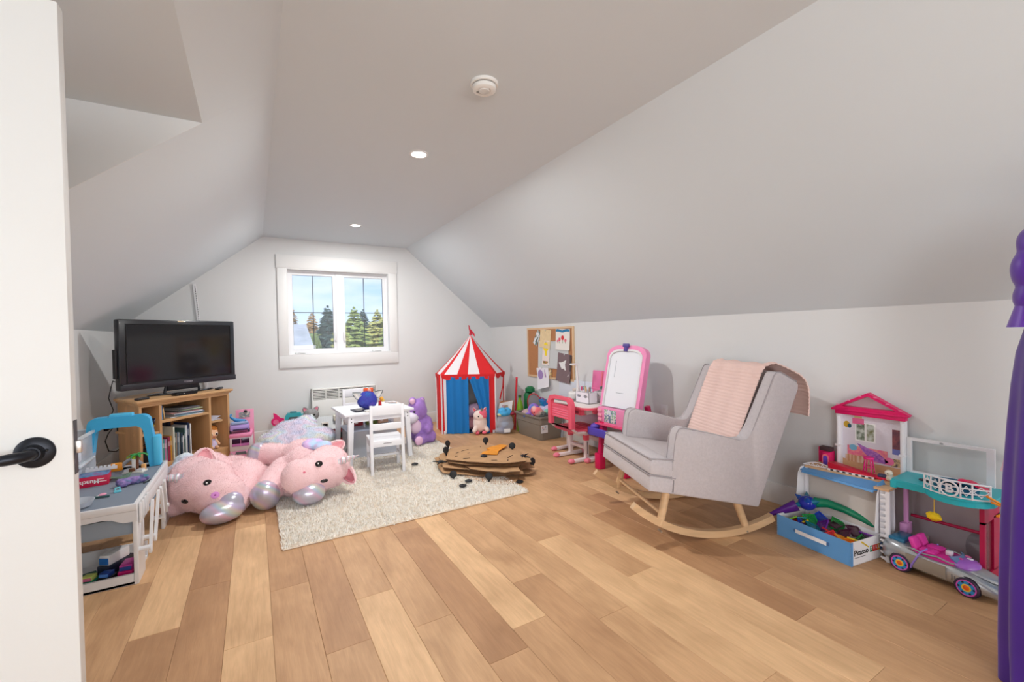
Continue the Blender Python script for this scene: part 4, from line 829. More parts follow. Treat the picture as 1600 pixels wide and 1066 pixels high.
# ================================================================== CHILD'S TABLE AND CHAIRS
def kids_table():
    ax = math.radians(2.5)
    t = thing('kids_table', "white wooden child's table with bolted legs on the rug", 'table', (1.035, 4.625, .011), ax)
    W = mat((240, 240, 244), .4); X, Y, H = .335, .315, .49
    MB().box(-X, X, -Y, Y, H-.02, H, .004).build('tabletop', W, t)
    MB().box(-.27, .27, -.275, -.255, H-.085, H-.02).build('apron', W, t, sm=0); MB().box(-.27, .27, .255, .275, H-.085, H-.02).build('apron', W, t, sm=0)
    for s in (-1, 1): MB().box(s*.28-.01, s*.28+.01, -.26, .26, H-.085, H-.02).build('apron', W, t, sm=0)
    for sx in (-1, 1):
        for sy in (-1, 1):
            a, b = (sx*.272, sy*.268), (sx*.292, sy*.285); w0, w1 = .026, .020
            vs = [(b[0]-w1, b[1]-w1, 0), (b[0]+w1, b[1]-w1, 0), (b[0]+w1, b[1]+w1, 0), (b[0]-w1, b[1]+w1, 0), (a[0]-w0, a[1]-w0, H-.02), (a[0]+w0, a[1]-w0, H-.02), (a[0]+w0, a[1]+w0, H-.02), (a[0]-w0, a[1]+w0, H-.02)]
            lg = MB().poly(vs, [(3, 2, 1, 0), (4, 5, 6, 7), (0, 1, 5, 4), (1, 2, 6, 5), (2, 3, 7, 6), (3, 0, 4, 7)], .003).build('leg', W, t)
            if sy < 0:
                for z in (H-.045, H-.075): MB().lathe([(0, .002), (.006, .002), (.006, 0)], 12, T(a[0]-sx*.0, a[1]-w0-.0005, z) @ RX(PI/2)).build('bolt', mat((120, 122, 126), .3, .7), lg)
    return t
kids_table()
def kids_chair(lab, loc, rz):
    """back at y=0, seat towards +y"""
    t = thing('kids_chair', lab, 'chair', loc, rz, "white child's chairs at the small table"); W = mat((240, 240, 244), .4)
    for s in (-1, 1):
        vs = []
        for y, z, w in ((-.012, 0, .013), (0, .30, .014), (-.018, .615, .012)): vs += [(s*.135-w, y-w, z), (s*.135+w, y-w, z), (s*.135+w, y+w, z), (s*.135-w, y+w, z)]
        fs = [(3, 2, 1, 0), (8, 9, 10, 11)]
        for k in (0, 4): fs += [(k, k+1, k+5, k+4), (k+1, k+2, k+6, k+5), (k+2, k+3, k+7, k+6), (k+3, k, k+4, k+7)]
        MB().poly(vs, fs, .003).build('back_post', W, t); MB().box(s*.135-.013, s*.135+.013, .258, .284, 0, .285, .003).build('front_leg', W, t)
        MB().box(s*.135-.009, s*.135+.009, .01, .26, .13, .152, .002).build('side_stretcher', W, t); MB().box(s*.135-.009, s*.135+.009, .01, .26, .235, .287, .002).build('side_rail', W, t)
    MB().box(-.125, .125, -.025, -.009, .525, .612, .003).build('top_rail', W, t); MB().box(-.125, .125, -.017, -.003, .395, .452, .003).build('middle_rail', W, t); MB().box(-.125, .125, -.012, .006, .245, .300, .003).build('seat_rail', W, t)
    MB().box(-.148, .148, .012, .30, .287, .304, .004).build('seat', W, t); MB().box(-.125, .125, .264, .278, .235, .287).build('front_rail', W, t, sm=0); MB().box(-.125, .125, .12, .136, .13, .15, .002).build('cross_stretcher', W, t)
    MB().box(-.035, .035, -.0135, -.0115, .312-.04, .318-.04).build('slot', mat((120, 116, 118), .6), t, sm=0)
    return t
kids_chair("white child's chair with slatted back on the rug before the small table", (1.0, 3.905, .011), math.radians(-6))
kids_chair("white child's chair behind the small table facing it from the heater side", (1.02, 5.36, .011), PI+.05)

def table_items():
    zt = .5025
    t = thing('plush_backpack', 'fuzzy blue and purple plush with wired white ears on the small table', 'plush toy', (.965, 4.50, zt+.012), .1)
    me = blob([('e', (0, 0, .075), (.095, .07, .075)), ('e', (0, 0, .11), (.075, .06, .06))], .007, 4, .005, 40); obj('body', me, multimat('galaxy', [(70, 120, 206), (90, 90, 196), (70, 80, 190), (120, 90, 200), (50, 130, 200)], 9, .9, bump=.5), t)
    stuff(obj('fur', tufts(me, 6000, .010, .0012, 3), mat((84, 96, 200), .9, var=.3, vs=9), t))
    for s in (-1, 1):
        ear('ear', (s*.085, -.01, .115), (s*.135, -.01, .165), .032, t, M_WHITE, mat((236, 232, 226), .8), (0, -1, 0))
        MB().tube([(s*.07, -.02, .165), (s*.15, -.02, .172), (s*.145, -.02, .15), (s*.115, -.02, .105), (s*.09, -.02, .10)], .004, 6).build('ear_wire', mat((90, 100, 96), .4), t)
    b = thing('orange_bow', 'orange and coral bow standing behind the plush on the small table', 'bow', (1.015, 4.66, zt), .1)
    MB().cyl((0, 0, 0), (0, 0, .14), .006, n=8).build('stem', mat((230, 120, 80), .5), b); MB().box(-.055, -.005, -.015, .015, .14, .20, .012).box(.005, .045, -.015, .015, .14, .20, .012).build('loops', mat((240, 98, 50), .6), b); MB().ell((0, -.016, .172), (.02, .012, .022)).build('knot', mat((246, 170, 150), .6), b)
    f = thing('toy_figure', 'small red and yellow toy figure beside the plush on the small table', 'toy', (1.10, 4.55, zt+.012))
    MB().cyl((0, 0, 0), (0, 0, .06), .018, .014, 12).build('body', mat((216, 40, 44), .4), f); MB().ell((.016, 0, .078), (.022, .018, .022)).build('head', mat((246, 176, 70), .5), f); MB().ell((.03, 0, .06), (.018, .014, .016)).build('tail', mat((240, 210, 110), .5), f)
    d = thing('tablet', 'black tablet lying flat under the plush on the small table', 'tablet', (.985, 4.50, zt), .12)
    MB().box(-.165, .165, -.085, .09, 0, .010, .004).build('case', mat((34, 38, 50), .4), d); MB().box(-.14, .14, -.07, .075, .010, .0108).build('screen', mat((16, 18, 24), .1), d, sm=0)
    n = thing('white_notebook', 'white notebook at the front edge of the small table', 'notebook', (.985, 4.365, zt), .08)
    MB().box(-.075, .075, -.035, .035, 0, .003).box(-.075, .075, -.035, .035, .013, .016).build('cover', mat((244, 242, 240), .5), n, sm=0); MB().box(-.073, .073, -.033, .033, .003, .013).build('pages', mat((228, 224, 218), .8), n, sm=0)
    for i, (x, y, r, c, nm) in enumerate(((1.27, 4.84, -.5, (150, 130, 120), 'brown'), (1.30, 4.80, -.75, (206, 190, 186), 'pale'), (1.285, 4.75, -.6, (120, 120, 126), 'grey'))):
        p = thing('pencil', nm+' pencil lying at the far right corner of the small table', 'pencil', (x, y, zt), r, 'pencils on the small table'); MB().cyl((-.05, 0, .004), (.04, 0, .004), .0037, n=6).build('shaft', mat(c, .5), p); MB().cyl((.04, 0, .004), (.052, 0, .004), .0037, .0004, 6).build('tip', mat((226, 196, 150), .6), p)
    tag(MB().sheet(lambda u, v: (-.1+.2*u, -.07+.14*v, .001+.002*math.sin(u*4)), 6, 4, .0006).build('paper_sheet', mat((226, 236, 250), .8), None, (1.22, 4.66, zt), .2), 'pale blue sheet of paper lying on the small table', 'paper')
    # storage tub under the table
    s = thing('storage_tub', 'clear plastic storage tub with lid under the small table', 'tub', (1.03, 4.74, .011), .03)
    mc = mat((226, 232, 244), .2, alpha=.42); X, Y, H = .24, .17, .27
    MB().ring([(-X, -Y), (X, -Y), (X, Y), (-X, Y)], [(-X+.004, -Y+.004), (X-.004, -Y+.004), (X-.004, Y-.004), (-X+.004, Y-.004)], 0, H).box(-X, X, -Y, Y, 0, .004).build('body', mc, s, sm=0)
    MB().box(-X-.015, X+.015, -Y-.015, Y+.015, H, H+.018, .005).build('lid', mat((206, 218, 240), .3, alpha=.85), s)
    for i, (x, y, z, r, c, nm) in enumerate(((-.12, -.08, .02, .3, (70, 80, 40), 'olive green'), (.0, -.06, .02, .8, (150, 60, 70), 'dark red'), (.12, -.05, .02, -.2, (206, 212, 226), 'pale blue'), (-.1, -.06, .10, -.3, (206, 200, 150), 'straw yellow'), (.06, .05, .02, .2, (110, 120, 150), 'slate blue'))):
        cc, ss = math.cos(.03), math.sin(.03)
        p = tag(MB().box(-.055, .055, -.045, .045, 0, .07, .012).build('toy_block', mat(c, .5), None, (1.03+x*cc-y*ss, 4.74+x*ss+y*cc, .011+z), r), nm+' toy block inside the clear tub under the small table', 'block', 'blocks in the clear tub')
    for i, (x, c, nm) in enumerate(((.92, (150, 40, 50), 'red striped'), (1.06, (96, 110, 40), 'olive green'), (1.18, (216, 170, 140), 'peach'))):
        b = thing('picture_box', nm+' picture box standing on the lid of the clear tub', 'box', (x, 4.80, .3005), .05*i); MB().box(-.055, .055, -.03, .03, 0, .10, .002).build('carton', mat(c, .5), b); MB().box(-.03, .0, -.0312, -.029, .02, .085, 0, RY(.0)).build('label', mat((240, 214, 206), .5), b, sm=0)
table_items()

def hippo():
    t = thing('plush_hippo', 'purple plush hippo with white muzzle sitting on the rug by the table', 'plush toy', (1.60, 4.84, .011), 0)
    pm = mat((172, 130, 206), .95, var=.1, vs=20, bump=.6, bs=110, sheen=.2); L = lambda x, y, z: (x-1.60, y-4.84, z)
    me = blob([('e', L(1.62, 4.86, .17), (.145, .13, .165)), ('e', L(1.575, 4.83, .37), (.115, .105, .115)), ('e', L(1.60, 4.86, .43), (.085, .08, .07)), ('c', L(1.68, 4.79, .25), L(1.655, 4.71, .17), .052, .048), ('c', L(1.66, 4.80, .075), L(1.555, 4.70, .065), .07, .055), ('c', L(1.70, 4.86, .08), L(1.70, 4.76, .075), .075, .07), ('e', L(1.535, 4.85, .18), (.07, .08, .12))], .010, 5, .003, 40, 3)
    obj('body', me, pm, t); stuff(obj('fur', tufts(me, 9000, .011, .0014, 5), pm, t))
    obj('muzzle', blob([('e', L(1.475, 4.755, .305), (.085, .075, .062)), ('e', L(1.50, 4.78, .31), (.08, .07, .06))], .008, 4), mat((232, 226, 238), .9), t)
    obj('belly', blob([('e', L(1.54, 4.77, .20), (.07, .055, .08))], .008, 3), mat((236, 206, 226), .9), t)
    for x, y, z, r in ((1.52, 4.80, .485, .045), (1.655, 4.88, .475, .035)):
        e = MB().ell(L(x, y, z), (r, r*.55, r), None).build('ear', pm, t); MB().ell(L(x-.008, y-.018, z), (r*.72, r*.4, r*.72)).build('inner_ear', mat((240, 196, 220), .9), e)
    face_dot('eye', me, L(1.505, 4.70, .375), (.013, .013), M_BLACK, t)
    MB().ell(L(1.535, 4.655, .068), (.045, .025, .05)).build('foot_sole', mat((236, 190, 222), .9), t)
hippo()

# ================================================================== STACK OF CARDBOARD
def cardboard():
    rnd = random.Random(8)
    top = [(1.443, 3.655), (1.614, 3.372), (1.79, 3.20), (1.96, 3.14), (2.083, 3.437), (2.091, 3.712), (1.981, 3.977), (1.80, 4.05), (1.635, 4.03)]
    c = Vector((1.79, 3.58))
    cb = mat((186, 146, 106), .9, var=.10, vs=9, bump=.15, bs=90)
    names = ['lowest', 'second lowest', 'third from the bottom', 'middle', 'third from the top', 'second highest', 'topmost']
    for k in range(7):
        a = (-.34, .26, -.20, .22, -.28, .14, 0)[k]; sc = (1.12, 1.10, 1.06, 1.06, 1.04, 1.02, 1.0)[k]; z = .018+.0178*k+(.004 if k == 6 else 0)
        P = []
        for i in range(len(top)):   # subdivide and roughen the outline
            p, q = Vector(top[i]), Vector(top[(i+1) % len(top)])
            for f in (0, .33, .66): r = p.lerp(q, f)+Vector((rnd.uniform(-.02, .02), rnd.uniform(-.02, .02))); P.append(r)
        ca, sa = math.cos(a), math.sin(a); off = Vector((rnd.uniform(-.03, .03), rnd.uniform(-.03, .02))) if k < 6 else Vector((0, 0))
        Q = [Vector(((p-c).x*ca-(p-c).y*sa, (p-c).x*sa+(p-c).y*ca))*sc+c+off for p in P]
        tl = lambda p: z+(0, .010, -.004, .004, -.010, -.026, -.042)[k]*(p.y-c.y)+(.012, -.012, .010, -.014, .010, 0, 0)[k]*(p.x-c.x)+(.05*max(0, (p.x-1.9))*(k/6)+rnd.uniform(-.004, .004) if k < 6 else 0)
        n = len(Q); vs = [(p.x, p.y, tl(p)) for p in Q]; cc = sum(Q, Vector((0, 0)))/n; vs += [(x, y, zz-.0055) for x, y, zz in vs]; vs += [(cc.x, cc.y, z+.003), (cc.x, cc.y, z-.0025)]
        fs = []
        for i in range(n): j = (i+1) % n; fs += [(i, j, 2*n), (n+j, n+i, 2*n+1), (i, n+i, n+j, j)]
        o = MB().add([(x-c.x, y-c.y, zz) for x, y, zz in vs], fs).build('cardboard_sheet', cb, None, (c.x, c.y, 0), sm=25); o.data.materials.append(mat((104, 76, 54), .9))
        for q in o.data.polygons:
            if len(q.vertices) == 4: q.material_index = 1
        tag(o, 'torn brown cardboard sheet, %s in the pile on the rug edge' % names[k], 'cardboard', 'pile of cardboard sheets')
        if k == 6:
            for (x, y, l, r) in ((1.72, 3.85, .09, .3), (1.60, 3.55, .06, -.4), (1.93, 3.35, .10, .6), (1.70, 3.72, .02, 0), (1.85, 3.25, .03, .9), (1.62, 3.80, .025, .2), (1.98, 3.62, .03, .2), (1.90, 3.88, .02, 1), (1.76, 3.33, .05, -.6), (1.56, 3.68, .03, .2)):
                MB().box(-l/2, l/2, -.0035, .0035, 0, .002, 0, T(x-c.x, y-c.y, z+.0028-.042*(y-c.y)) @ RX(-.042) @ RZ(r)).build('cut_mark', mat((70, 54, 46), .9), o, sm=0)
    zz = .135
    op = tag(MB().prism([(1.754-1.9, 3.566-3.6), (1.864-1.9, 3.464-3.6), (1.93-1.9, 3.56-3.6), (2.10-1.9, 3.69-3.6), (2.06-1.9, 3.76-3.6), (1.99-1.9, 3.74-3.6), (1.93-1.9, 3.73-3.6), (1.875-1.9, 3.70-3.6), (1.88-1.9, 3.63-3.6), (1.80-1.9, 3.62-3.6)], 0, .006).build('orange_cardboard_piece', mat((226, 146, 44), .8, var=.1, vs=20), None, (1.9, 3.6, zz+.006)), 'orange painted cardboard cut-out on top of the cardboard pile', 'cardboard')
    # black plastic screw fasteners
    mk = mat((30, 31, 33), .55); G = 'black cardboard fasteners'
    def fastener(lab, p, up):
        t = thing('cardboard_fastener', lab, 'fastener', p, rnd.uniform(0, 3), G, rot=(0 if up else 1.35, 0, rnd.uniform(-.6, .6)))
        if up: MB().lathe([(0, 0), (.026, 0), (.03, .004), (.03, .009), (.022, .013), (0, .013)], 20).build('head', mk, t); MB().lathe([(.012, .013), (.008, .018), (0, .018)], 12).build('boss', mk, t)
        else: MB().lathe([(0, -.008), (.024, -.008), (.031, -.004), (.031, .004), (.024, .008), (0, .008)], 20).build('head', mk, t); MB().cyl((0, -.03, -.002), (0, -.052, -.006), .010, .005, 8).build('screw', mk, t)
    for lab, x, y, z, up in (('round black fastener standing at the far left corner of the cardboard pile', 1.619, 4.03, .165, 0), ('black fastener clipped on the left edge of the top cardboard', 1.53, 3.86, .15, 0), ('black fastener at the back corner of the cardboard pile nearest the tent', 2.03, 4.02, .14, 0),
                             ('round black fastener standing by the orange cut-out', 2.10, 3.60, .16, 0), ('black fastener at the right-hand tip of the cardboard pile', 2.10, 3.25, .095, 0), ('black fastener lying flat on the top cardboard before the orange cut-out', 1.745, 3.50, .1365, 1),
                             ('black fastener under the front left corner of the cardboard pile', 1.42, 3.43, .055, 0), ('black fastener hanging from the front edge of the cardboard pile', 1.64, 3.20, .06, 0), ('black fastener lying on the rug touching the cardboard pile', 1.487, 3.27, .026, 1),
                             ('black fastener lying on the rug farthest out from the cardboard pile', 1.40, 3.19, .026, 1), ("black fastener lying on the rug by the child's chair", 1.269, 3.985, .026, 1), ('black fastener on the bare floor at the right of the cardboard pile', 1.86, 3.08, .001, 1)):
        fastener(lab, (x, y, z), up)
    for lab, x, y, z, s in (('black splayed plastic clip at the left of the cardboard pile', 1.43, 3.74, .075, 1), ('black splayed plastic clip at the right of the cardboard pile', 2.04, 3.31, .128, 2)):
        t = thing('plastic_clip', lab, 'clip', (x, y, z), .4*s, G); MB().ell((0, 0, .01), (.035, .022, .012)).build('body', mk, t)
        for i in range(5): a = i*1.25+s; MB().cyl((0, 0, .01), (.07*math.cos(a), .07*math.sin(a), .004+.012*(i % 2)), .008, .004, 7).build('prong', mk, t)
cardboard()

# ================================================================== CIRCUS TENT
def tent():
    TA = math.radians(-29); o = (2.29, 4.975)
    t = thing('play_tent', 'red and white striped circus play tent with blue curtains in the corner', 'tent', (o[0], o[1], 0), TA)
    RD, WH, BL = mat((214, 28, 34), .75, bump=.1, bs=14), mat((232, 228, 232), .75, bump=.1, bs=14), mat((20, 118, 190), .75, bump=.15, bs=12)
    F = [(-.335, 0), (.335, 0), (.45, .30), (.31, .60), (-.31, .60), (-.44, .30)]; EZ, AP = .735, Vector((.02, .30, 1.225))
    def quad(a, b, z0, z1, f0, f1, out=0, in0=.97):
        A, B = Vector(a), Vector(b); c = Vector((0, .3))
        p = lambda f, z: (lambda q: (q.x, q.y, z))(c+(A.lerp(B, f)-c)*((1 if z > .3 else in0)+out))
        return [p(f0, z0), p(f1, z0), p(f1, z1), p(f0, z1)]
    def panel(name, m, pts, th=.004): 
        P = [Vector(q) for q in pts]
        return MB().sheet(lambda u, v: (P[0]*(1-u)+P[1]*u)*(1-v)+(P[3]*(1-u)+P[2]*u)*v+Vector((0, -.004*math.sin(u*PI)*math.sin(v*7), 0)), 4, 8, th).build(name, m, t, sm=60)
    # roof: each side in vertical gores
    for k in range(6):
        a, b = Vector((*F[k], EZ)), Vector((*F[(k+1) % 6], EZ)); ws = (.14, .26, .22, .20, .18) if k == 0 else (.2, .6, .2)
        cols = (WH, RD, WH, RD, RD) if k == 0 else (RD, WH, RD); f = 0
        if k == 0: ws, cols = (.055, .24, .20, .22, .285), (RD, WH, RD, WH, RD)
        for w, cl in zip(ws, cols):
            p, q = a.lerp(b, f), a.lerp(b, f+w); f += w
            def fn(u, v, p=p, q=q):
                e = p.lerp(q, u); r = e.lerp(AP, v); r.z -= .014*math.sin(PI*v); return r
            MB().sheet(fn, 3, 12, .003).build('roof_stripe', cl, t, sm=60)
        # scalloped valance
        n = 4 if k == 0 else 2; L = (b-a).length; d = (b-a).normalized(); nr = Vector((d.y, -d.x, 0)); pts = []
        for i in range(n*8+1): x = L*i/(n*8); pts.append((x, -.028-.034*abs(math.sin(PI*i/8))))
        poly = [(0, .004)]+pts+[(L, .004)]; M = Matrix(((d.x, 0, nr.x, a.x+nr.x*.008), (d.y, 0, nr.y, a.y+nr.y*.008), (0, 1, 0, EZ), (0, 0, 0, 1)))
        MB().prism(poly, 0, .003, M).build('valance', RD, t, sm=0)
    # walls
    for k in range(1, 6):
        a, b = F[k], F[(k+1) % 6]
        for f0, f1, m in (((0, 1, RD),) if k == 5 else ((0, .06, RD), (.06, .86, WH), (.86, 1, RD)) if k == 1 else ((0, .22, RD), (.22, .8, WH), (.8, 1, RD))): panel('wall_stripe', m, quad(a, b, .004, EZ, f0, f1))
    a, b = F[0], F[1]
    panel('wall_stripe', RD, quad(a, b, .004, EZ, -.045, .035, .003)); panel('wall_stripe', WH, quad(a, b, .004, EZ, .035, .10)); panel('wall_stripe', RD, quad(a, b, .004, EZ, .885, 1.0, .003)); panel('wall_stripe', RD, quad(a, b, EZ-.06, EZ, .10, .905))
    def cur(u, v):   # left curtain hangs straight
        return Vector((-.275+.275*u, -.006+.012*math.sin(u*17)*(1-v*.5), .004+v*(EZ-.03)))
    MB().sheet(cur, 24, 10, .003).build('curtain', BL, t, sm=60)
    def cur2(u, v):  # right curtain pulled aside at the bottom
        x0 = .215+(.0-.215)*(max(0, v)**1.15)
        return Vector((x0+(.256-x0)*u, -.010+.012*math.sin(u*15+v), .004+v*(EZ-.03)))
    MB().sheet(cur2, 20, 16, .003).build('curtain', BL, t, sm=60)
    for x, y in F: MB().cyl((x, y, 0), (x, y, EZ), .010, n=10).build('pole', M_WHITE, t)
    for x in (-.30, .305): MB().box(x-.014, x+.014, -.02, .004, 0, .035, .003).build('pole_foot', M_WHITE, t)
    MB().tube([AP, AP+Vector((0, 0, .04)), AP+Vector((-.012, 0, .09)), AP+Vector((-.018, 0, .13))], [.02, .012, .008, .006], 10).build('finial', mat((196, 20, 50), .6), t)
    MB().sheet(lambda u, v: AP+Vector((.002+.055*u, .004*math.sin(u*5), .055-.045*u+(-.022+.044*v)*(1-u*.3)-.02*u*u)), 8, 4, .005).build('flag', mat((206, 18, 52), .6), t, sm=60)
    MB().prism([(x*.96, .3+(y-.3)*.96) for x, y in F], .001, .004).build('floor_sheet', mat((46, 82, 130), .8), t, sm=0)
    MB().tube([(.33+.10, .26, EZ-.02), (.425, .24, .55), (.385, .14, .40)], .016, 8, flat=.3).build('tie_strap', RD, t)
    # plush inside
    def W(x, y, z=0): return (o[0]+x*math.cos(TA)-y*math.sin(TA), o[1]+x*math.sin(TA)+y*math.cos(TA), z)
    u = thing('plush_unicorn_pillow', 'small cream and pink plush unicorn leaning out of the tent opening', 'plush toy', W(.135, -.03, .0045), TA+.2)
    cm = mat((246, 224, 214), .95, bump=.5, bs=130); pk = mat((240, 110, 132), .9)
    me = blob([('e', (0, 0, .13), (.088, .075, .115)), ('e', (0, -.01, .22), (.085, .075, .075)), ('c', (-.05, -.03, .09), (-.08, -.06, .05), .03, .028), ('c', (.05, -.03, .09), (.08, -.06, .05), .03, .028)], .008, 4); obj('body', me, cm, u)
    obj('mane', blob([('e', (.03, -.055, .255), (.052, .03, .045)), ('e', (.045, -.06, .225), (.035, .025, .03))], .006, 3), pk, u); MB().tube([(.015, -.055, .28), (.012, -.075, .31), (.01, -.08, .33)], [.018, .012, .004], 10).build('horn', mat((150, 130, 110), .4), u)
    for s in (-1, 1): MB().ell((s*.043, -.055, .02), (.028, .03, .02)).build('foot', pk, u); ear('ear', (s*.06, 0, .285), (s*.08, 0, .32), .022, u, cm, pk, (0, -1, 0))
    face_dot('eye', me, (-.045, -.12, .225), (.008, .01), M_BLACK, u)
    for i, (x, y, z, r, c) in enumerate(((.0, .16, .09, .0, (206, 140, 150)), (.02, .18, .235, .25, (206, 172, 206)), (.24, .16, .10, .1, (176, 120, 150)))):
        p = thing('plush_roll', ('dusty pink plush roll lying on the tent floor', 'lilac plush roll on top of another inside the tent', 'mauve plush roll behind the right tent curtain')[i], 'plush toy', W(x, y, .005), TA)
        mm = blob([('c', (-.07, 0, z), (.07, .02, z+.03*(i == 1)), .085, .08)], .01, 3, .003, 40, i); obj('body', mm, mat(c, .95, bump=.5), p); MB().lathe([(.02, 0), (.05, .004), (.07, 0)], 18, T(-.155, 0, z) @ RY(-PI/2)).build('end_swirl', mat(tuple(min(255, v+20) for v in c), .9), p)
tent()

# ================================================================== RIGHT WALL: TOTE, BAG, PIN BOARD
def soft_toy(name, lab, loc, rz, parts, m, extra=(), group='soft toys in the grey tote', cat='plush toy', vox=.006):
    t = thing(name, lab, cat, loc, rz, group); me = blob(parts, vox, 3); obj('body', me, m, t); t.scale = (1.2, 1.2, 1.2)
    for nm, b, mm in extra: b.build(nm, mm, t)
    return t, me
def tote():
    t = thing('storage_tote', 'taupe plastic storage tote heaped with soft toys by the right wall', 'tote', (2.935, 4.38, 0))
    m = mat((134, 126, 116), .5)
    def rr(x, y, r, n=5):
        p = []
        for cx, cy, a0 in ((x-r, y-r, 0), (-x+r, y-r, 90), (-x+r, -y+r, 180), (x-r, -y+r, 270)):
            for i in range(n+1): a = math.radians(a0+90*i/n); p.append((cx+r*math.cos(a), cy+r*math.sin(a)))
        return p
    b = MB(); lv = [(0, .142, .245), (.012, .148, .252), (.18, .160, .264), (.185, .166, .270), (.262, .172, .276)]
    rings = [[(x, y, z) for x, y in rr(a, c, .035)] for z, a, c in lv]; n = len(rings[0]); vs = [p for r in rings for p in r]; fs = [tuple(range(n-1, -1, -1))]
    for i in range(len(lv)-1): fs += [(i*n+k, i*n+(k+1) % n, (i+1)*n+(k+1) % n, (i+1)*n+k) for k in range(n)]
    b.add(vs, fs); ins = [(x*.965, y*.975, .262) for x, y in rr(.172, .276, .035)]+[(x*.96, y*.97, .02) for x, y in rr(.148, .252, .035)]
    b.add(ins, [(k, n+k, n+(k+1) % n, (k+1) % n) for k in range(n)]+[tuple(range(n, 2*n))]); b.build('body', m, t, sm=45)
    MB().ring(rr(.186, .29, .04), rr(.166, .269, .034), .258, .276).build('rim', m, t, sm=45)
    st = MB().box(-.002, .002, -.045, .045, -.045, .045).build('paper_label', mat((226, 226, 230), .6), t, (-.105, -.2665, .135), PI/2, sm=0)
    MB().box(-.0028, .0028, -.025, .03, -.01, .03).build('print', multimat('label_print', [(70, 110, 160), (230, 230, 230), (200, 90, 80)], 40, .6), st, sm=0)
    z = .20; X = lambda x, y, zz: (2.935+x, 4.38+y, zz)
    FL = [('e', (0, 0, .0), (.14, .24, .05))]
    soft_toy('plush_blanket', 'crumpled mauve and beige soft blanket at the tent end of the tote', X(-.04, .16, .225), .2, [('e', (0, 0, .02), (.085, .07, .05)), ('e', (-.05, -.04, .03), (.045, .04, .03))], mat((196, 160, 166), .9, c2=(206, 186, 170), vs=16), cat='blanket')
    t1, me = soft_toy('plush_octopus', 'purple and blue plush toy on top of the tote', X(-.05, .03, .245), .3, [('e', (0, 0, .06), (.06, .06, .06)), ('c', (-.03, -.02, .02), (-.07, -.05, .0), .022, .018), ('c', (.02, -.03, .02), (.03, -.08, .0), .02, .018), ('c', (-.05, .02, .02), (-.08, .05, 0), .02, .018)], multimat('plush_pb', [(186, 110, 206), (150, 120, 210), (60, 130, 206), (200, 120, 210)], 14, .9))
    face_dot('eye', me, (-.06, -.03, .07), (.008, .008), M_BLACK, t1)
    t2, me = soft_toy('plush_gnome', 'coral pink and white plush toy near the desk chair end of the tote', X(-.08, -.10, .25), -.2, [('e', (0, 0, .045), (.055, .05, .05)), ('e', (-.03, .02, .06), (.035, .035, .045))], multimat('plush_cw', [(240, 110, 120), (242, 120, 128), (242, 206, 196), (244, 226, 216)], 8, .9)); face_dot('eye', me, (-.06, -.03, .05), (.007, .007), M_BLACK, t2)
    t3, me = soft_toy('plush_bird', 'teal plush toy at the near end of the tote', X(.02, -.17, .25), 0, [('e', (0, 0, .035), (.05, .045, .04)), ('e', (-.03, -.02, .055), (.03, .03, .03))], mat((140, 206, 190), .9, bump=.4)); MB().cyl((-.06, -.03, .055), (-.078, -.038, .053), .008, .001, 8).build('beak', mat((236, 180, 80), .5), t3)
    t4, me = soft_toy('plush_puppy', 'dark grey plush toy wedged at the near rim of the tote', X(-.06, -.20, .24), 0, [('e', (0, 0, .025), (.04, .04, .032)), ('e', (-.02, -.02, .045), (.026, .026, .026))], mat((104, 106, 104), .9, bump=.4)); face_dot('eye', me, (-.05, -.03, .05), (.006, .006), M_BLACK, t4)
    soft_toy('lilac_cloth', 'lilac and white soft cloth heaped at the wall side of the tote', X(.08, -.07, .25), 0, [('e', (0, 0, .04), (.075, .11, .055)), ('e', (-.02, -.06, .07), (.055, .055, .04)), ('e', (0, .07, .05), (.05, .05, .04))], mat((206, 190, 226), .9, c2=(226, 226, 240), vs=9, bump=.3), cat='cloth')
    soft_toy('rainbow_plush', 'small multicoloured plush among the toys in the tote', X(-.02, -.06, .265), .4, [('e', (0, 0, .03), (.03, .03, .028)), ('e', (.03, .02, .03), (.022, .022, .022))], multimat('plush_mix', [(230, 190, 120), (120, 170, 200), (230, 200, 210), (90, 90, 90)], 40, .9))
    # mesh disc with red rim, blue cushion box, green sprayer, red stick
    d = thing('mesh_paddle', 'grey mesh disc with red rim stuck upright in the tote', 'toy', X(.03, .08, .24), 0, rot=(0, math.radians(-12), math.radians(-38)))
    MB().lathe([(0, -.003), (.078, -.003), (.078, .003), (0, .003)], 32, T(0, 0, .13) @ RX(PI/2), sy=1.55).build('mesh_panel', mat((140, 138, 138), .8, bump=.4, bs=300), d); MB().tube([(.082*math.cos(a*PI/18), 0, .13+.127*math.sin(a*PI/18)) for a in range(36)], .007, 8, closed=True).build('rim', mat((190, 44, 54), .6), d)
    c = thing('blue_toy_box', 'bright blue and pink toy box perched at the wall side of the tote', 'toy box', X(.085, -.02, .335), -.5, rot=(0, -.35, -.2))
    MB().box(-.03, .03, -.07, .07, 0, .10, .008).build('body', mat((40, 120, 186), .4), c); MB().box(-.034, -.028, -.05, .05, .02, .08, .002).build('window', mat((30, 150, 196), .15), c); MB().tube([(0, -.06, .10), (0, -.055, .125), (0, .055, .125), (0, .06, .10)], .005, 8).build('handle', mat((176, 60, 130), .4), c)
    g = thing('watering_can', 'dark green plastic watering can behind the tote', 'watering can', (3.02, 4.74, 0)); gm = mat((22, 112, 66), .4)
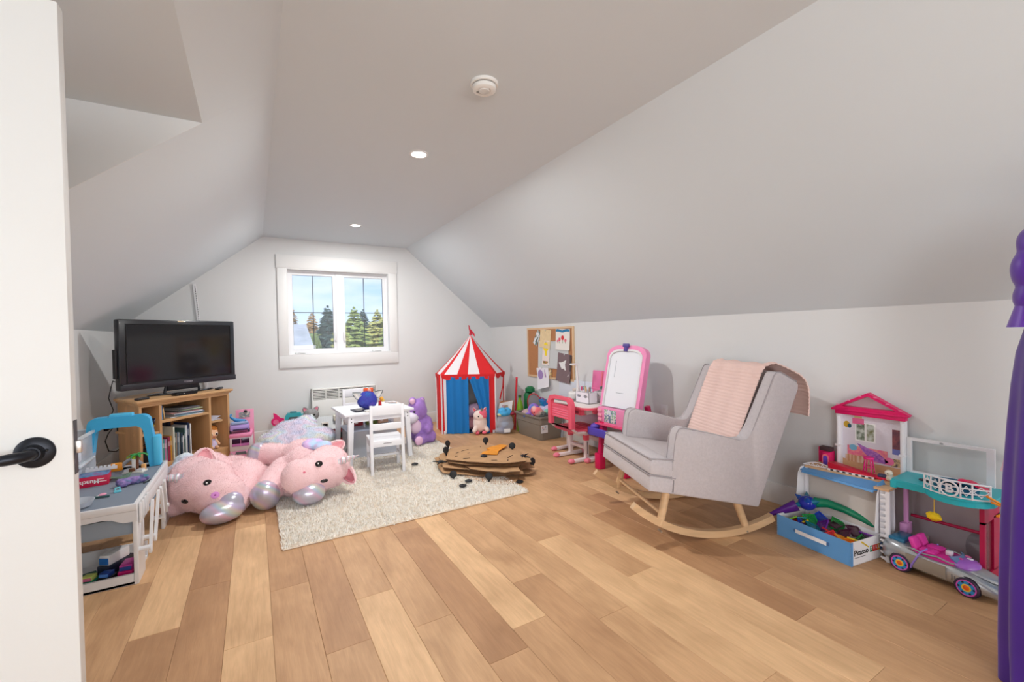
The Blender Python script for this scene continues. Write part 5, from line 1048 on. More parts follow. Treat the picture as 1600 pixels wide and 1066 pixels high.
    MB().lathe([(.055, 0), (.06, .01), (.058, .44), (.04, .475), (.03, .48)], 24).build('body', gm, g); MB().lathe([(.03, .47), (.062, .49), (.062, .53), (.03, .555), (0, .557)], 24, T(.01, -.03, 0)).build('head', gm, g); MB().tube([(.05, 0, .2), (.085, 0, .25), (.085, 0, .38), (.05, 0, .42)], .010, 8).build('handle', gm, g)
    l = thing('lime_bottle', 'lime green bottle standing beside the watering can', 'bottle', (2.88, 4.72, 0)); MB().lathe([(.038, 0), (.042, .01), (.042, .30), (.03, .36), (.016, .40), (.016, .43)], 20).build('body', mat((120, 168, 36), .35), l); MB().lathe([(.02, .425), (.02, .455), (0, .457)], 16).build('cap', mat((52, 90, 40), .4), l)
    r = thing('red_baton', 'thin red plastic baton sticking up behind the tote', 'baton', (2.86, 4.83, 0), rot=(0, math.radians(4), 0)); MB().cyl((0, 0, 0), (0, 0, .66), .013, n=12).build('shaft', mat((206, 36, 52), .4), r); MB().cyl((0, 0, .655), (0, 0, .675), .015, n=12).build('tip', mat((226, 60, 80), .4), r)
    # cardboard carton and drawing between tent and tote
    k = thing('brown_carton', 'brown cardboard carton between the tent and the tote', 'carton', (2.80, 4.92, 0), -.45); MB().box(-.09, .09, -.06, .06, 0, .36, .002).build('body', mat((196, 126, 82), .85), k); MB().box(-.092, .092, -.015, .015, .361, .363).build('tape', mat((206, 160, 110), .4), k, sm=0)
    p = thing('drawing_sheet', 'coloured drawing propped against the brown carton', 'drawing', (2.70, 4.79, .235), -.45, rot=(math.radians(-14), 0, -.45)); MB().sheet(lambda u, v: (-.085+.17*u+.02*v, .006*math.sin(u*4), .125*v+.03*u), 6, 4, .001).build('paper', mat((232, 228, 226), .8), p); MB().box(-.03, .04, -.008, -.001, .05, .10).build('picture', multimat('drawing_print', [(236, 232, 228), (226, 170, 190), (150, 120, 100), (240, 220, 150)], 30, .8), p, sm=0)
    # clear bag
    b = thing('clear_bag', 'clear plastic bag with blue contents beside the tent', 'bag', (2.655, 4.72, 0), -.4)
    me = blob([('e', (0, 0, .10), (.115, .08, .10)), ('e', (0, 0, .17), (.10, .07, .08)), ('e', (-.02, 0, .04), (.11, .08, .05))], .010, 2, .008, 16, 4)
    for v in me.vertices: v.co.z = max(v.co.z, .001)
    obj('film', me, mat((216, 220, 232), .12, alpha=.38), b); MB().box(-.02, .055, -.092, -.090, .03, .075).build('white_tag', mat((236, 236, 238), .6), b, sm=0)
    soft_toy('blue_swim_ring', 'bright blue crumpled inflatable on top of the clear bag', (2.655, 4.72, .235), .2, [('e', (0, 0, .015), (.085, .06, .035)), ('e', (-.03, 0, .04), (.05, .045, .035)), ('e', (.045, .01, .035), (.04, .04, .03))], mat((74, 176, 232), .35, var=.2, vs=20), group='things on the clear bag', cat='inflatable')
    for i, (x, y, z, c, nm) in enumerate(((-.04, 0, .05, (120, 130, 170), 'slate blue'), (.04, .01, .06, (150, 140, 150), 'grey'), (.0, 0, .12, (140, 170, 206), 'pale blue'))):
        tag(obj('soft_bundle', blob([('e', (0, 0, 0), (.05, .04, .045))], .008, 1, .006, 30, i), mat(c, .7), None, (2.655+x, 4.72+y, z)), nm+' bundle inside the clear plastic bag', 'bundle', 'bundles inside the clear bag')
    for i, (x, y, c, nm) in enumerate(((2.58, 4.70, (226, 220, 170), 'pale yellow'), (2.735, 4.66, (150, 40, 60), 'dark red'))):
        tag(obj('soft_scrap', blob([('e', (0, 0, .02), (.035, .03, .02)), ('e', (.02, .01, .03), (.02, .02, .018))], .006, 1), mat(c, .8), None, (x, y, .225)), nm+' soft scrap tucked beside the blue inflatable', 'scrap', 'things on the clear bag')
tote()

def pin_board():
    t = thing('pin_board', 'framed cork pin board on the right wall covered in drawings', 'pin board', (XR, 4.40, .985))
    MY = Matrix(((0, 0, -1, 0), (1, 0, 0, 0), (0, 1, 0, 0), (0, 0, 0, 1)))   # local x -> +Y, y -> Z, out of the wall
    R4 = lambda a, b: [(-a, -b), (a, -b), (a, b), (-a, b)]
    MB().ring(R4(.485, .315), R4(.462, .292), 0, .018, MY).build('frame', mat((222, 190, 152), .5), t, sm=0); MB().prism(R4(.465, .295), 0, .010, MY).build('cork', mat((186, 130, 88), .9, var=.12, vs=120), t, sm=0)
    def sheet(nm, lab, y, z, w, h, rot, m, cat='drawing', curl=.01, out=.0):
        a = thing(nm, lab, cat, (XR-.0125-out, 4.40+y, .985+z), group='papers pinned to the cork board')
        M = MY @ RZ(rot); MB().sheet(lambda u, v: (-w/2+w*u, -h/2+h*v, .002+curl*(1-v)**2), 6, 8, .0008, M).build('paper', m, a, sm=60)
        MB().lathe([(0, .014), (.006, .012), (.005, .004), (.002, 0)], 10, MY @ RZ(rot) @ T(0, h/2-.012, .001)).build('pin', mat((230, 230, 232), .3), a); return a, M
    # seen from the room, +y is to the left
    sheet('postcard', 'white and green patterned postcard pinned slantwise at the top left of the cork', .25, .185, .09, .19, .55, multimat('pc1', [(240, 240, 240), (230, 230, 232), (110, 140, 120), (90, 96, 110)], 26, .7), cat='postcard')
    sheet('kraft_sheet', 'tan paper with faint drawing pinned at the top of the cork', .07, .175, .23, .23, .1, mat((232, 208, 164), .8, var=.06, vs=30))
    sheet('grey_print', 'large pale grey sheet pinned across the middle of the cork', -.08, -.02, .62, .33, 0, mat((206, 210, 210), .8), out=-.0005)
    a, M = sheet('yellow_drawing', 'narrow sheet with a yellow painted shape in the middle of the cork', .055, .0, .15, .30, .02, mat((240, 228, 222), .8), out=.004)
    ye = mat((246, 220, 50), .7); MB().lathe([(0, 0), (.055, 0), (.055, .001), (0, .001)], 20, M @ T(0, .07, .0042)).build('yellow_blot', ye, a); MB().box(-.022, .022, -.08, .05, .0055, .0062, 0, M).build('yellow_stroke', ye, a, sm=0); MB().box(-.05, .05, -.145, -.10, .010, .0112, 0, M).build('flower_print', multimat('flowers', [(240, 228, 222), (200, 70, 60), (90, 120, 60), (240, 200, 90)], 60, .8), a, sm=0)
    a, M = sheet('flower_drawing', "drawing of red flowers under a blue sky at the top right of the cork", -.29, .165, .27, .245, .02, mat((238, 234, 228), .8), out=.003)
    MB().sheet(lambda u, v: (-.13+.26*u, .088+.028*v+.006*math.sin(u*9), .0042), 12, 2, .0008, M).build('blue_sky_band', mat((40, 130, 178), .7), a)
    for x, z, r, c in ((-.0, .02, .028, (220, 60, 60)), (.06, .0, .022, (230, 90, 110)), (-.055, -.01, .02, (232, 110, 130)), (.095, -.02, .016, (226, 100, 140))):
        MB().lathe([(0, 0), (r, 0), (r, .0008), (0, .0008)], 14, M @ T(x, z, .0055)).build('flower', mat(c, .7), a); MB().box(x-.004, x+.004, -.10, z-r, .0065, .0072, 0, M).build('stalk', mat((60, 140, 80), .7), a, sm=0)
    for x in (-.09, -.03, .03, .085): MB().ell(M @ Vector((x, -.085, .008)), (.001, .018, .012)).build('leaf', mat((70, 150, 100), .7), a)
    a, M = sheet('purple_drawing', 'white sheet with a purple circle hanging off the bottom of the cork', .115, -.305, .255, .27, -.22, mat((238, 236, 242), .8), curl=.03, out=.008)
    MB().lathe([(.0, 0), (.055, 0), (.055, .0008), (0, .0008)], 24, M @ T(.045, .04, .011), sy=1.1).build('purple_circle', mat((166, 140, 196), .8), a); MB().prism([(-.085, -.06), (-.03, -.06), (-.055, .09)], .010, .0112, M).build('pink_tree', mat((196, 140, 186), .8, c2=(160, 170, 210), vs=50), a, sm=0)
    a, M = sheet('brown_collage', 'purple-brown paper with a white bird cut-out at the lower right of the cork', -.31, -.165, .26, .33, .10, mat((128, 108, 112), .8), curl=.02, out=.005)
    MB().prism([(.10, .05), (.04, .06), (-.04, .10), (-.02, .04), (-.05, -.06), (.0, -.01), (.04, -.02)], .008, .0092, M).build('white_bird', mat((236, 236, 236), .8), a, sm=0); MB().prism([(-.10, .16), (-.125, .16), (-.13, -.16), (-.112, -.14)], .008, .0092, M).build('dark_edge', mat((84, 70, 72), .8), a, sm=0); MB().prism([(-.07, -.10), (-.10, -.06), (-.09, -.12)], .013, .0142, M).build('white_scrap', mat((236, 236, 236), .8), a, sm=0)
    sheet('photo_strip', 'small strip of photographs below the yellow drawing on the cork', -.02, -.21, .07, .17, -.05, multimat('photos', [(230, 220, 190), (150, 110, 90), (226, 200, 120), (240, 236, 230)], 34, .5), cat='photo')
    # wall outlet
    o = thing('wall_outlet', 'white double wall outlet on the right wall behind the rocking chair', 'outlet', (XR, 2.667, .51)); MB().prism(R4(.036, .058), 0, .006, MY, bev=.002).build('cover_plate', M_WHITE, o)
    for z in (-.02, .02): MB().prism(R4(.016, .014), .006, .008, MY @ T(0, z, 0)).build('socket', mat((226, 226, 226), .4), o, sm=0)
pin_board()

# ================================================================== PINK DESK AND CHAIR
M_DP, M_DW = mat((240, 96, 120), .45), mat((238, 226, 226), .4)
def desk():
    t = thing('kids_desk', "white and pink child's desk with T feet by the right wall", 'desk', (2.85, 3.45, 0)); Z = .53
    def rr(x0, x1, y0, y1, r, n=6):
        p = []
        for cx, cy, a0 in ((x1-.02, y1-.02, 0), (x0+r, y1-r, 90), (x0+r, y0+r, 180), (x1-.02, y0+.02, 270)):
            q = .02 if cx > 0 else r
            for i in range(n+1): a = math.radians(a0+90*i/n); p.append((cx+q*math.cos(a), cy+q*math.sin(a)))
        return p
    MB().prism(rr(-.24, .24, -.345, .345, .10), Z-.006, Z).build('desktop', mat((240, 232, 228), .4), t, sm=40); MB().prism(rr(-.25, .245, -.355, .355, .105), Z-.024, Z-.006).build('pink_edge', M_DP, t, sm=40)
    d = MB().box(-.22, .10, -.24, .24, Z-.085, Z-.03, .004).build('drawer', M_DP, t); MB().box(-.226, -.219, -.20, .20, Z-.07, Z-.045).build('drawer_slot', mat((150, 60, 80), .5), d, sm=0)
    MB().box(-.19, .20, -.285, -.25, Z-.075, Z-.03, .003).box(-.19, .20, .25, .285, Z-.075, Z-.03, .003).build('side_rail', mat((206, 196, 190), .4), t)
    k = MB().lathe([(0, 0), (.026, 0), (.026, .02), (0, .022)], 18, T(-.10, -.285, Z-.05) @ RX(PI/2)).build('adjuster_knob', M_DP, t)
    for s in (-1, 1):
        y = s*.265; MB().box(.0, .055, y-.02, y+.02, .03, Z-.03, .006).build('leg', M_DW, t); MB().box(-.16, .22, y-.02, y+.02, .004, .036, .008).build('foot_bar', M_DW, t); MB().ell((-.175, y, .022), (.036, .028, .022)).build('foot_cap', mat((246, 134, 156), .45), t)
    MB().box(.01, .045, -.25, .25, .16, .20, .004).build('crossbar', M_DW, t); MB().box(.06, .075, -.25, .25, .17, .46, .003).build('back_panel', mat((226, 220, 238), .5), t)
    # books stand at the back
    s = thing('leaning_board', 'long pale blue-white panel leaning on the right wall behind the desk', 'panel', (XR-.022, 3.80, .40), rot=(0, .04, 0)); MB().box(-.006, .006, -.40, .40, 0, .29, .003).build('board', mat((222, 228, 238), .5), s); MB().box(-.010, .010, -.40, .40, -.015, 0, .003).build('ledge', mat((216, 222, 232), .5), s)
    for y in (-.35, .35): MB().box(-.006, .006, y-.02, y+.02, -.40, -.01).build('leg', mat((222, 228, 238), .5), s, sm=0)
    # lamp
    l = thing('desk_lamp', 'white desk lamp with slim neck on the pink desk', 'lamp', (2.94, 3.66, Z+.001)); W = mat((244, 242, 240), .35)
    MB().lathe([(0, 0), (.085, 0), (.09, .01), (.088, .055), (.075, .07), (0, .072)], 32).build('base', W, l); MB().tube([(.02, 0, .065), (.018, 0, .16), (.01, 0, .28), (0, 0, .36)], [.022, .013, .010, .010], 12).build('neck', W, l); MB().box(-.075, .03, -.02, .02, .352, .372, .008).build('head', W, l)
    MB().box(-.02, .03, .03, .05, .073, .10, .006).build('switch', mat((226, 214, 206), .4), l)
    tag(MB().box(-.10, .10, -.13, .13, 0, .006, .002).build('dark_mat', mat((120, 118, 118), .6), None, (2.80, 3.62, Z+.0005)), 'dark grey mat lying on the desk below the lamp', 'mat')
    # caddies with art supplies
    def caddy(lab, x, y, rz, c):
        q = thing('art_caddy', lab, 'caddy', (x, y, Z+.001), rz, 'art supply caddies on the desk'); m = mat(c, .4)
        def wall(a0, a1, b0, b1): return MB().box(a0, a1, b0, b1, 0, .10, .003)
        f = MB(); h = .105
        MY = Matrix(((0, 0, 1, -.055), (1, 0, 0, 0), (0, 1, 0, 0), (0, 0, 0, 1)))
        rc = [(-.10, 0), (.10, 0), (.10, h), (-.10, h)]
        for s0 in (-1, 1):
            cx = s0*.05; el = [(cx+.03*math.cos(PI*2*i/16), .068+.014*math.sin(PI*2*i/16)) for i in range(16)]
            sq = [(cx+.05*max(-1, min(1, 1.42*math.cos(2*PI*i/16))), h/2+h/2*max(-1, min(1, 1.42*math.sin(2*PI*i/16)))) for i in range(16)]
            f.ring(sq, el, 0, .004, MY)
        f.build('front_wall', m, q, sm=0); MB().box(-.055, .055, -.10, -.096, 0, h).box(-.055, .055, .096, .10, 0, h).box(.051, .055, -.10, .10, 0, h).box(-.055, .055, -.10, .10, 0, .004).build('shell', m, q, sm=0); MB().box(-.05, .05, -.002, .002, 0, .13, .001).build('divider', m, q)
        return q
    caddy('white plastic caddy with oval grips full of markers on the desk', 2.83, 3.37, 0, (240, 236, 244)); caddy('grey-white caddy at the wall corner of the desk', 2.99, 3.28, 0, (226, 220, 222))
    rnd = random.Random(2); pal = [((60, 150, 170), 'teal'), ((216, 60, 120), 'magenta'), ((70, 80, 90), 'dark grey'), ((240, 236, 230), 'white'), ((150, 190, 110), 'green'), ((120, 150, 170), 'steel blue'), ((196, 60, 90), 'crimson'), ((230, 210, 150), 'cream'), ((90, 110, 150), 'blue'), ((190, 150, 110), 'tan')]
    for i, (c, nm) in enumerate(pal):
        x = 2.83+rnd.uniform(-.03, .03); y = 3.37+.075-.016*i
        a = thing('marker', nm+' marker standing in the white caddy on the desk', 'marker', (x, y, Z+.008), group='markers in the desk caddy', rot=(rnd.uniform(-.12, .12), rnd.uniform(-.12, .12), 0)); MB().cyl((0, 0, 0), (0, 0, .11), .006, n=8).build('barrel', mat((236, 236, 236), .4), a); MB().cyl((0, 0, .11), (0, 0, .15), .0068, n=8).build('cap', mat(c, .4), a)
    for i, (y, c, h, nm) in enumerate(((3.30, (150, 168, 164), .15, 'sage'), (3.26, (96, 104, 106), .16, 'charcoal'), (3.22, (120, 20, 60), .09, 'wine red'))):
        book('notebook', nm+' notebook standing in the grey-white caddy', .014, .08, h, c, (2.95, y, Z+.006), -PI/2, 0, 'notebooks in the grey caddy', cat='notebook')
    f = thing('pink_folder_rack', 'pink plastic folder leaning on the wall above the desk', 'folder', (3.085, 3.44, .625), rot=(0, .12, 0)); pm = mat((244, 124, 176), .4)
    MB().box(-.006, .006, -.17, .14, 0, .20, .004).build('back', pm, f); MB().box(-.016, -.006, -.165, .135, 0, .02, .003).build('lip', pm, f); MB().box(-.010, -.005, -.02, .0, .01, .19).build('ridge', mat((248, 120, 140), .4), f, sm=0)
    MB().box(-.012, .03, -.15, .12, -.093, .0, .003).build('foot', pm, f)
    for y in (-.08, -.12): p = thing('purple_pen', 'purple pen clipped to the pink folder, '+('outer' if y < -.1 else 'inner')+' one', 'pen', (3.07, 3.44+y, .66), group='pens on the pink folder', rot=(.25, .12, 0)); MB().cyl((0, 0, 0), (0, 0, .12), .008, n=8).build('barrel', mat((186, 40, 160), .4), p); MB().cyl((0, 0, .12), (0, 0, .135), .005, .002, 8).build('tip', mat((120, 30, 110), .4), p)
desk()

def desk_chair():
    t = thing('desk_chair', "pink plastic child's chair with ladder back and pink foot caps at the desk", 'chair', (2.70, 3.37, 0), math.radians(-4)); PK = M_DP; S = .315
    seat = [(-.16, -.15), (-.12, -.175), (.10, -.185), (.16, -.165), (.175, 0), (.16, .165), (.10, .185), (-.12, .175), (-.16, .15)]
    MB().prism(seat, S-.028, S, bev=.008).build('seat', PK, t); 
    for i in range(5): MB().box(-.11+.05*i, -.085+.05*i, -.13, .13, S-.001, S+.002, .001).build('seat_rib', mat((222, 76, 104), .5), t)
    for s in (-1, 1):
        MB().tube([(-.02, s*.17, S-.03), (-.12, s*.178, S-.025), (-.165, s*.18, S+.01), (-.175, s*.18, S+.06), (-.178, s*.18, S+.10)], .013, 10).build('back_tube', M_DW, t)
        MB().box(-.005, .035, s*.13-.018, s*.13+.018, .03, S-.03, .005).build('post', M_DW, t); sl = MB().box(-.008, .038, s*.13-.021, s*.13+.021, .20, .25, .004).build('post_collar', PK, t)
        MB().box(.012, .020, s*.13-.0195, s*.13-.0185, .07, .19).build('height_scale', mat((70, 60, 60), .5), t, sm=0) if s < 0 else None
        MB().box(-.14, .15, s*.13-.019, s*.13+.019, .004, .036, .008).build('foot_bar', M_DW, t); MB().ell((-.155, s*.13, .022), (.036, .028, .022)).build('foot_cap', mat((246, 134, 156), .45), t); MB().ell((.155, s*.13, .020), (.026, .025, .019)).build('foot_cap', mat((246, 134, 156), .45), t)
    MB().box(0, .03, -.12, .12, .11, .14, .004).build('crossbar', M_DW, t)
    # backrest: hollow frame with slats
    def fr(w, h, r, n=6):
        p = []
        for cx, cy, a0 in ((w-r, h-r, 0), (-w+r, h-r, 90)):
            for i in range(n+1): a = math.radians(a0+90*i/n); p.append((cx+r*math.cos(a), cy+r*math.sin(a)))
        return p+[(-w, 0), (w, 0)]
    MYb = Matrix(((0, 0, 1, -.178), (1, 0, 0, 0), (0, 1, 0, S+.02), (0, 0, 0, 1))) @ RX(0)
    MB().ring(fr(.205, .285, .07), fr(.155, .255, .05), -.020, .020, MYb).build('back_frame', PK, t, sm=40)
    MB().prism([(-.156, .075), (.156, .075), (.156, .19), (-.156, .19)], -.004, .004, MYb).build('back_panel', mat((246, 128, 156), .45), t, sm=0)
    for i in range(5): MB().box(-.008, .008, -.155, .155, S+.098+.023*i, S+.110+.023*i, .003, T(-.178)).build('back_slat', PK, t)
    MB().box(-.010, .010, -.155, .155, S+.205, S+.222, .004, T(-.178)).build('back_slat', PK, t)
desk_chair()

# ================================================================== EASEL
def easel():
    t = thing('kids_easel', "pink child's easel with arched whiteboard and purple trays", 'easel', (2.86, 2.84, 0), 0); tl = math.radians(13)
    PK, PU, MG = mat((246, 150, 196), .4), mat((88, 74, 190), .4), mat((214, 30, 96), .4)
    def arch(w, h, r, n=8):
        p = [(w, 0)]
        for cx, cy, a0 in ((w-r, h-r*.62, 0), (-w+r, h-r*.62, 90)):
            for i in range(n+1): a = math.radians(a0+90*i/n); p.append((cx+r*math.cos(a), cy+r*.62*math.sin(a)))
        return p+[(-w, 0)]
    M = Matrix(((0, 0, -1, -.10), (1, 0, 0, 0), (0, 1, 0, .55), (0, 0, 0, 1)))
    M = T(-.10, 0, .55) @ RY(tl) @ Matrix(((0, 0, -1, 0), (1, 0, 0, 0), (0, 1, 0, 0), (0, 0, 0, 1)))
    MB().ring(arch(.235, .56, .14), arch(.195, .52, .12), -.03, .022, M).build('frame', PK, t, sm=40); MB().ring(arch(.200, .525, .122), arch(.186, .508, .112), .015, .028, M).build('white_bezel', M_WHITE, t, sm=40); MB().prism(arch(.198, .523, .12), -.012, .014, M).build('whiteboard', mat((240, 243, 250), .08, spec=.7), t, sm=0)
    c = MB().box(-.02, .02, .505, .575, .02, .04, .004, M).box(-.034, .034, .545, .575, .025, .046, .004, M).build('paper_clip', mat((84, 70, 150), .4), t)
    MB().box(.0, .004, .15, .30, .0145, .0150, 0, M @ T(.11, .12, 0)).build('marker_scribble', mat((150, 160, 170), .6), t, sm=0); MB().box(-.03, .06, .13, .134, .0145, .0150, 0, M).build('marker_scribble', mat((150, 160, 170), .6), t, sm=0)
    # letter panel and trays below
    MB().box(-.165, -.10, -.20, .215, .40, .55, .006).build('lower_panel', PK, t); lp = MB().box(-.1685, -.164, -.02, .125, .42, .535, .001).build('letter_chart', multimat('letters', [(226, 232, 226), (150, 190, 160), (216, 214, 236), (120, 140, 170), (240, 214, 150)], 70, .6, kind='voronoi'), t)
    for k in range(3): MB().box(-.178, -.165, .155, .205, .425+.04*k, .45+.04*k, .004).build('chalk_slot', mat((248, 170, 190), .4), t)
    MB().box(-.20, -.10, -.215, .22, .39, .405, .004).build('chart_ledge', mat((240, 90, 130), .4), t)
    tr = MB(); tr.box(-.26, -.08, -.24, .25, .30, .31, .004); tr.box(-.26, -.245, -.24, .25, .30, .37, .005); tr.box(-.26, -.08, .235, .25, .30, .36, .004); tr.box(-.26, -.08, -.24, -.225, .30, .36, .004); tr.build('tray', PU, t)
    MB().ell((-.17, .225, .37), (.07, .045, .03)).build('paint_cup_holder', mat((110, 90, 206), .35), t)
    for s in (-1, 1):
        MB().box(-.03, .03, -.02, .02, 0, .42, .006, T(-.20, s*.155, 0) @ RY(math.radians(7))).build('front_leg', MG, t); MB().box(-.02, .02, -.02, .02, 0, .60, .006, T(.20, s*.18, 0) @ RY(math.radians(-15))).build('rear_leg', MG, t)
        MB().box(-.235, -.165, s*.155-.035, s*.155+.035, 0, .14, .008).build('leg_boot', mat((220, 24, 90), .4), t)
easel()

# ================================================================== ROCKING CHAIR
def rocking_chair():
    t = thing('rocking_chair', 'light grey upholstered wing rocking chair with wooden rockers', 'rocking chair', (2.366, 1.936, 0), math.radians(158.4))
    FB = mat((198, 190, 192), .9, var=.05, vs=90, bump=.25, bs=260, sheen=.15); WD = mat((214, 176, 134), .45, var=.1, vs=12, stretch=(.3, 3, 3)); PP = mat((164, 156, 159), .8)
    MP = Matrix(((1, 0, 0, 0), (0, 0, 1, 0), (0, 1, 0, 0), (0, 0, 0, 1)))    # prism (x,z) extruded along y
    b, ai = .362, .275
    # arm + wing side panel, rounded corners at arm front and wing top
    prof = [(.237, .295), (.196, .600), (.188, .640), (.172, .662), (.145, .667), (-.05, .617), (-.20, .575), (-.252, .566), (-.272, .585), (-.30, .645), (-.435, .945), (-.452, .966), (-.48, .965), (-.585, .905), (-.600, .885), (-.59, .86), (-.325, .172)]
    arm_in = [(.237, .295), (.196, .600), (.188, .640), (.172, .662), (.145, .667), (-.05, .617), (-.26, .56), (-.30, .30), (-.28, .18)]
    for s in (-1, 1):
        y0, y1 = (ai, b) if s > 0 else (-b, -ai)
        MB().prism(prof, y0, y1, MP, bev=.012).build('side_panel', FB, t, sm=50)
        MB().tube([(x, s*(b-.004), z) for x, z in prof[:-3]], .0032, 8).build('piping', PP, t); MB().tube([(x, s*(ai+.012), z) for x, z in prof[:5]], .0035, 8).build('piping', PP, t)
    back = [(-.245, .30), (-.265, .46), (-.30, .54), (-.475, .945), (-.495, .962), (-.525, .955), (-.57, .90), (-.575, .87), (-.325, .19), (-.25, .20)]
    MB().prism(back, -ai-.002, ai+.002, MP, bev=.010).build('backrest', FB, t, sm=50)
    fr = [(.364, .322), (.352, .408), (-.22, .285), (-.25, .19)]
    MB().prism([(.364, .322), (.353, .408), (.20, .378), (.205, .290)], -b, b, MP, bev=.008).prism([(.30, .31), (.30, .39), (-.22, .285), (-.25, .19)], -ai+.002, ai-.002, MP).build('seat_frame', FB, t, sm=50)
    cu = MB(); cu.prism([(.358, .412), (.350, .470), (.335, .499), (.30, .502), (.205, .482), (.205, .378)], -b, b, MP, bev=.018); cu.prism([(.33, .41), (.33, .500), (.10, .462), (-.16, .412), (-.27, .385), (-.27, .29)], -ai+.004, ai-.004, MP, bev=.012); cu.build('seat_cushion', FB, t, sm=60)
    MB().tube([(.20, b-.004, .486), (.325, b-.006, .500), (.345, b-.02, .499), (.345, -b+.02, .499), (.325, -b+.006, .500), (.20, -b+.004, .486)], .0042, 8).build('piping', PP, t); MB().tube([(.20, b, .380), (.35, b-.002, .411), (.358, b-.01, .412), (.358, -b+.01, .412), (.35, -b+.002, .411), (.20, -b, .380)], .004, 8).build('piping', PP, t)
    # rockers: arcs of bent wood
    fc, R = -.117, .862
    for s in (-1, 1):
        y = s*.313; n = 28; vs = []; fs = []
        a0, a1 = math.asin((-.455-fc)/R), math.asin((.45-fc)/R)
        for i in range(n+1):
            a = a0+(a1-a0)*i/n
            for r_, yy in ((R, -.018), (R, .018), (R-.040, .018), (R-.040, -.018)): vs.append((fc+r_*math.sin(a), y+yy, .862-r_*math.cos(a)+.0005))
        for i in range(n): k = i*4; fs += [(k+j, k+(j+1) % 4, k+4+(j+1) % 4, k+4+j) for j in range(4)]
        fs += [(3, 2, 1, 0), (n*4, n*4+1, n*4+2, n*4+3)]
        MB().poly(vs, fs).build('rocker', WD, t, sm=30)
        MB().cyl((.215, y-s*.02, .315), (.275, y, .105), .024, .021, 16).build('leg', WD, t); MB().cyl((-.215, y-s*.02, .225), (-.27, y, .045), .024, .021, 16).build('leg', WD, t)
        for f in (-.27, .275): MB().cyl((f, y-.0195, .07 if f > 0 else .022), (f, y+.0195, .07 if f > 0 else .022), .006, n=10).build('bolt', mat((150, 130, 110), .4), t)
    MB().cyl((.26, -.30, .165), (.26, .30, .165), .012, n=12).build('stretcher', WD, t)
    # blanket
    KB = mat((241, 209, 200), .9, bump=.3, bs=200)
    path = [(-.195, .430), (-.245, .465), (-.285, .545), (-.33, .655), (-.40, .82), (-.452, .945), (-.475, .978), (-.51, .990), (-.555, .968), (-.605, .935), (-.648, .90), (-.668, .855), (-.672, .80), (-.672, .74), (-.668, .69)]
    P = [Vector((x, 0, z)) for x, z in path]; Ls = [0]
    for i in range(1, len(P)): Ls.append(Ls[-1]+(P[i]-P[i-1]).length)
    def at(v):
        d = v*Ls[-1]
        for i in range(1, len(P)):
            if d <= Ls[i] or i == len(P)-1: f = (d-Ls[i-1])/(Ls[i]-Ls[i-1]); return P[i-1].lerp(P[i], f), (P[i]-P[i-1]).normalized()
    def fn(u, v):
        p, d = at(v); d = (at(min(1, v+.03))[0]-at(max(0, v-.03))[0]).normalized(); n_ = Vector((d.z, 0, -d.x))
        fold = .012*(.5+.5*math.sin(u*19+v*4))*(0.35+min(1, abs(u-.5)*2))
        w0 = -.262+.12*max(0, min(1, (v-.6)/.3)); w1 = (.262-.07*max(0, .15-v)/.15) if v < .6 else .262+.08*min(1, (v-.6)/.15)
        y = w0+u*(w1-w0)
        rib = .0022*math.sin(v*Ls[-1]/.011*2*PI*.5)
        q = p+n_*(.010+fold+rib); return Vector((q.x, y, q.z))
    bl = tag(MB().sheet(fn, 36, 220, .006).build('knit_blanket', KB, None, (2.366, 1.936, 0), math.radians(158.4), sm=80), 'pale pink ribbed knit blanket draped over the rocking chair back', 'blanket')
rocking_chair()

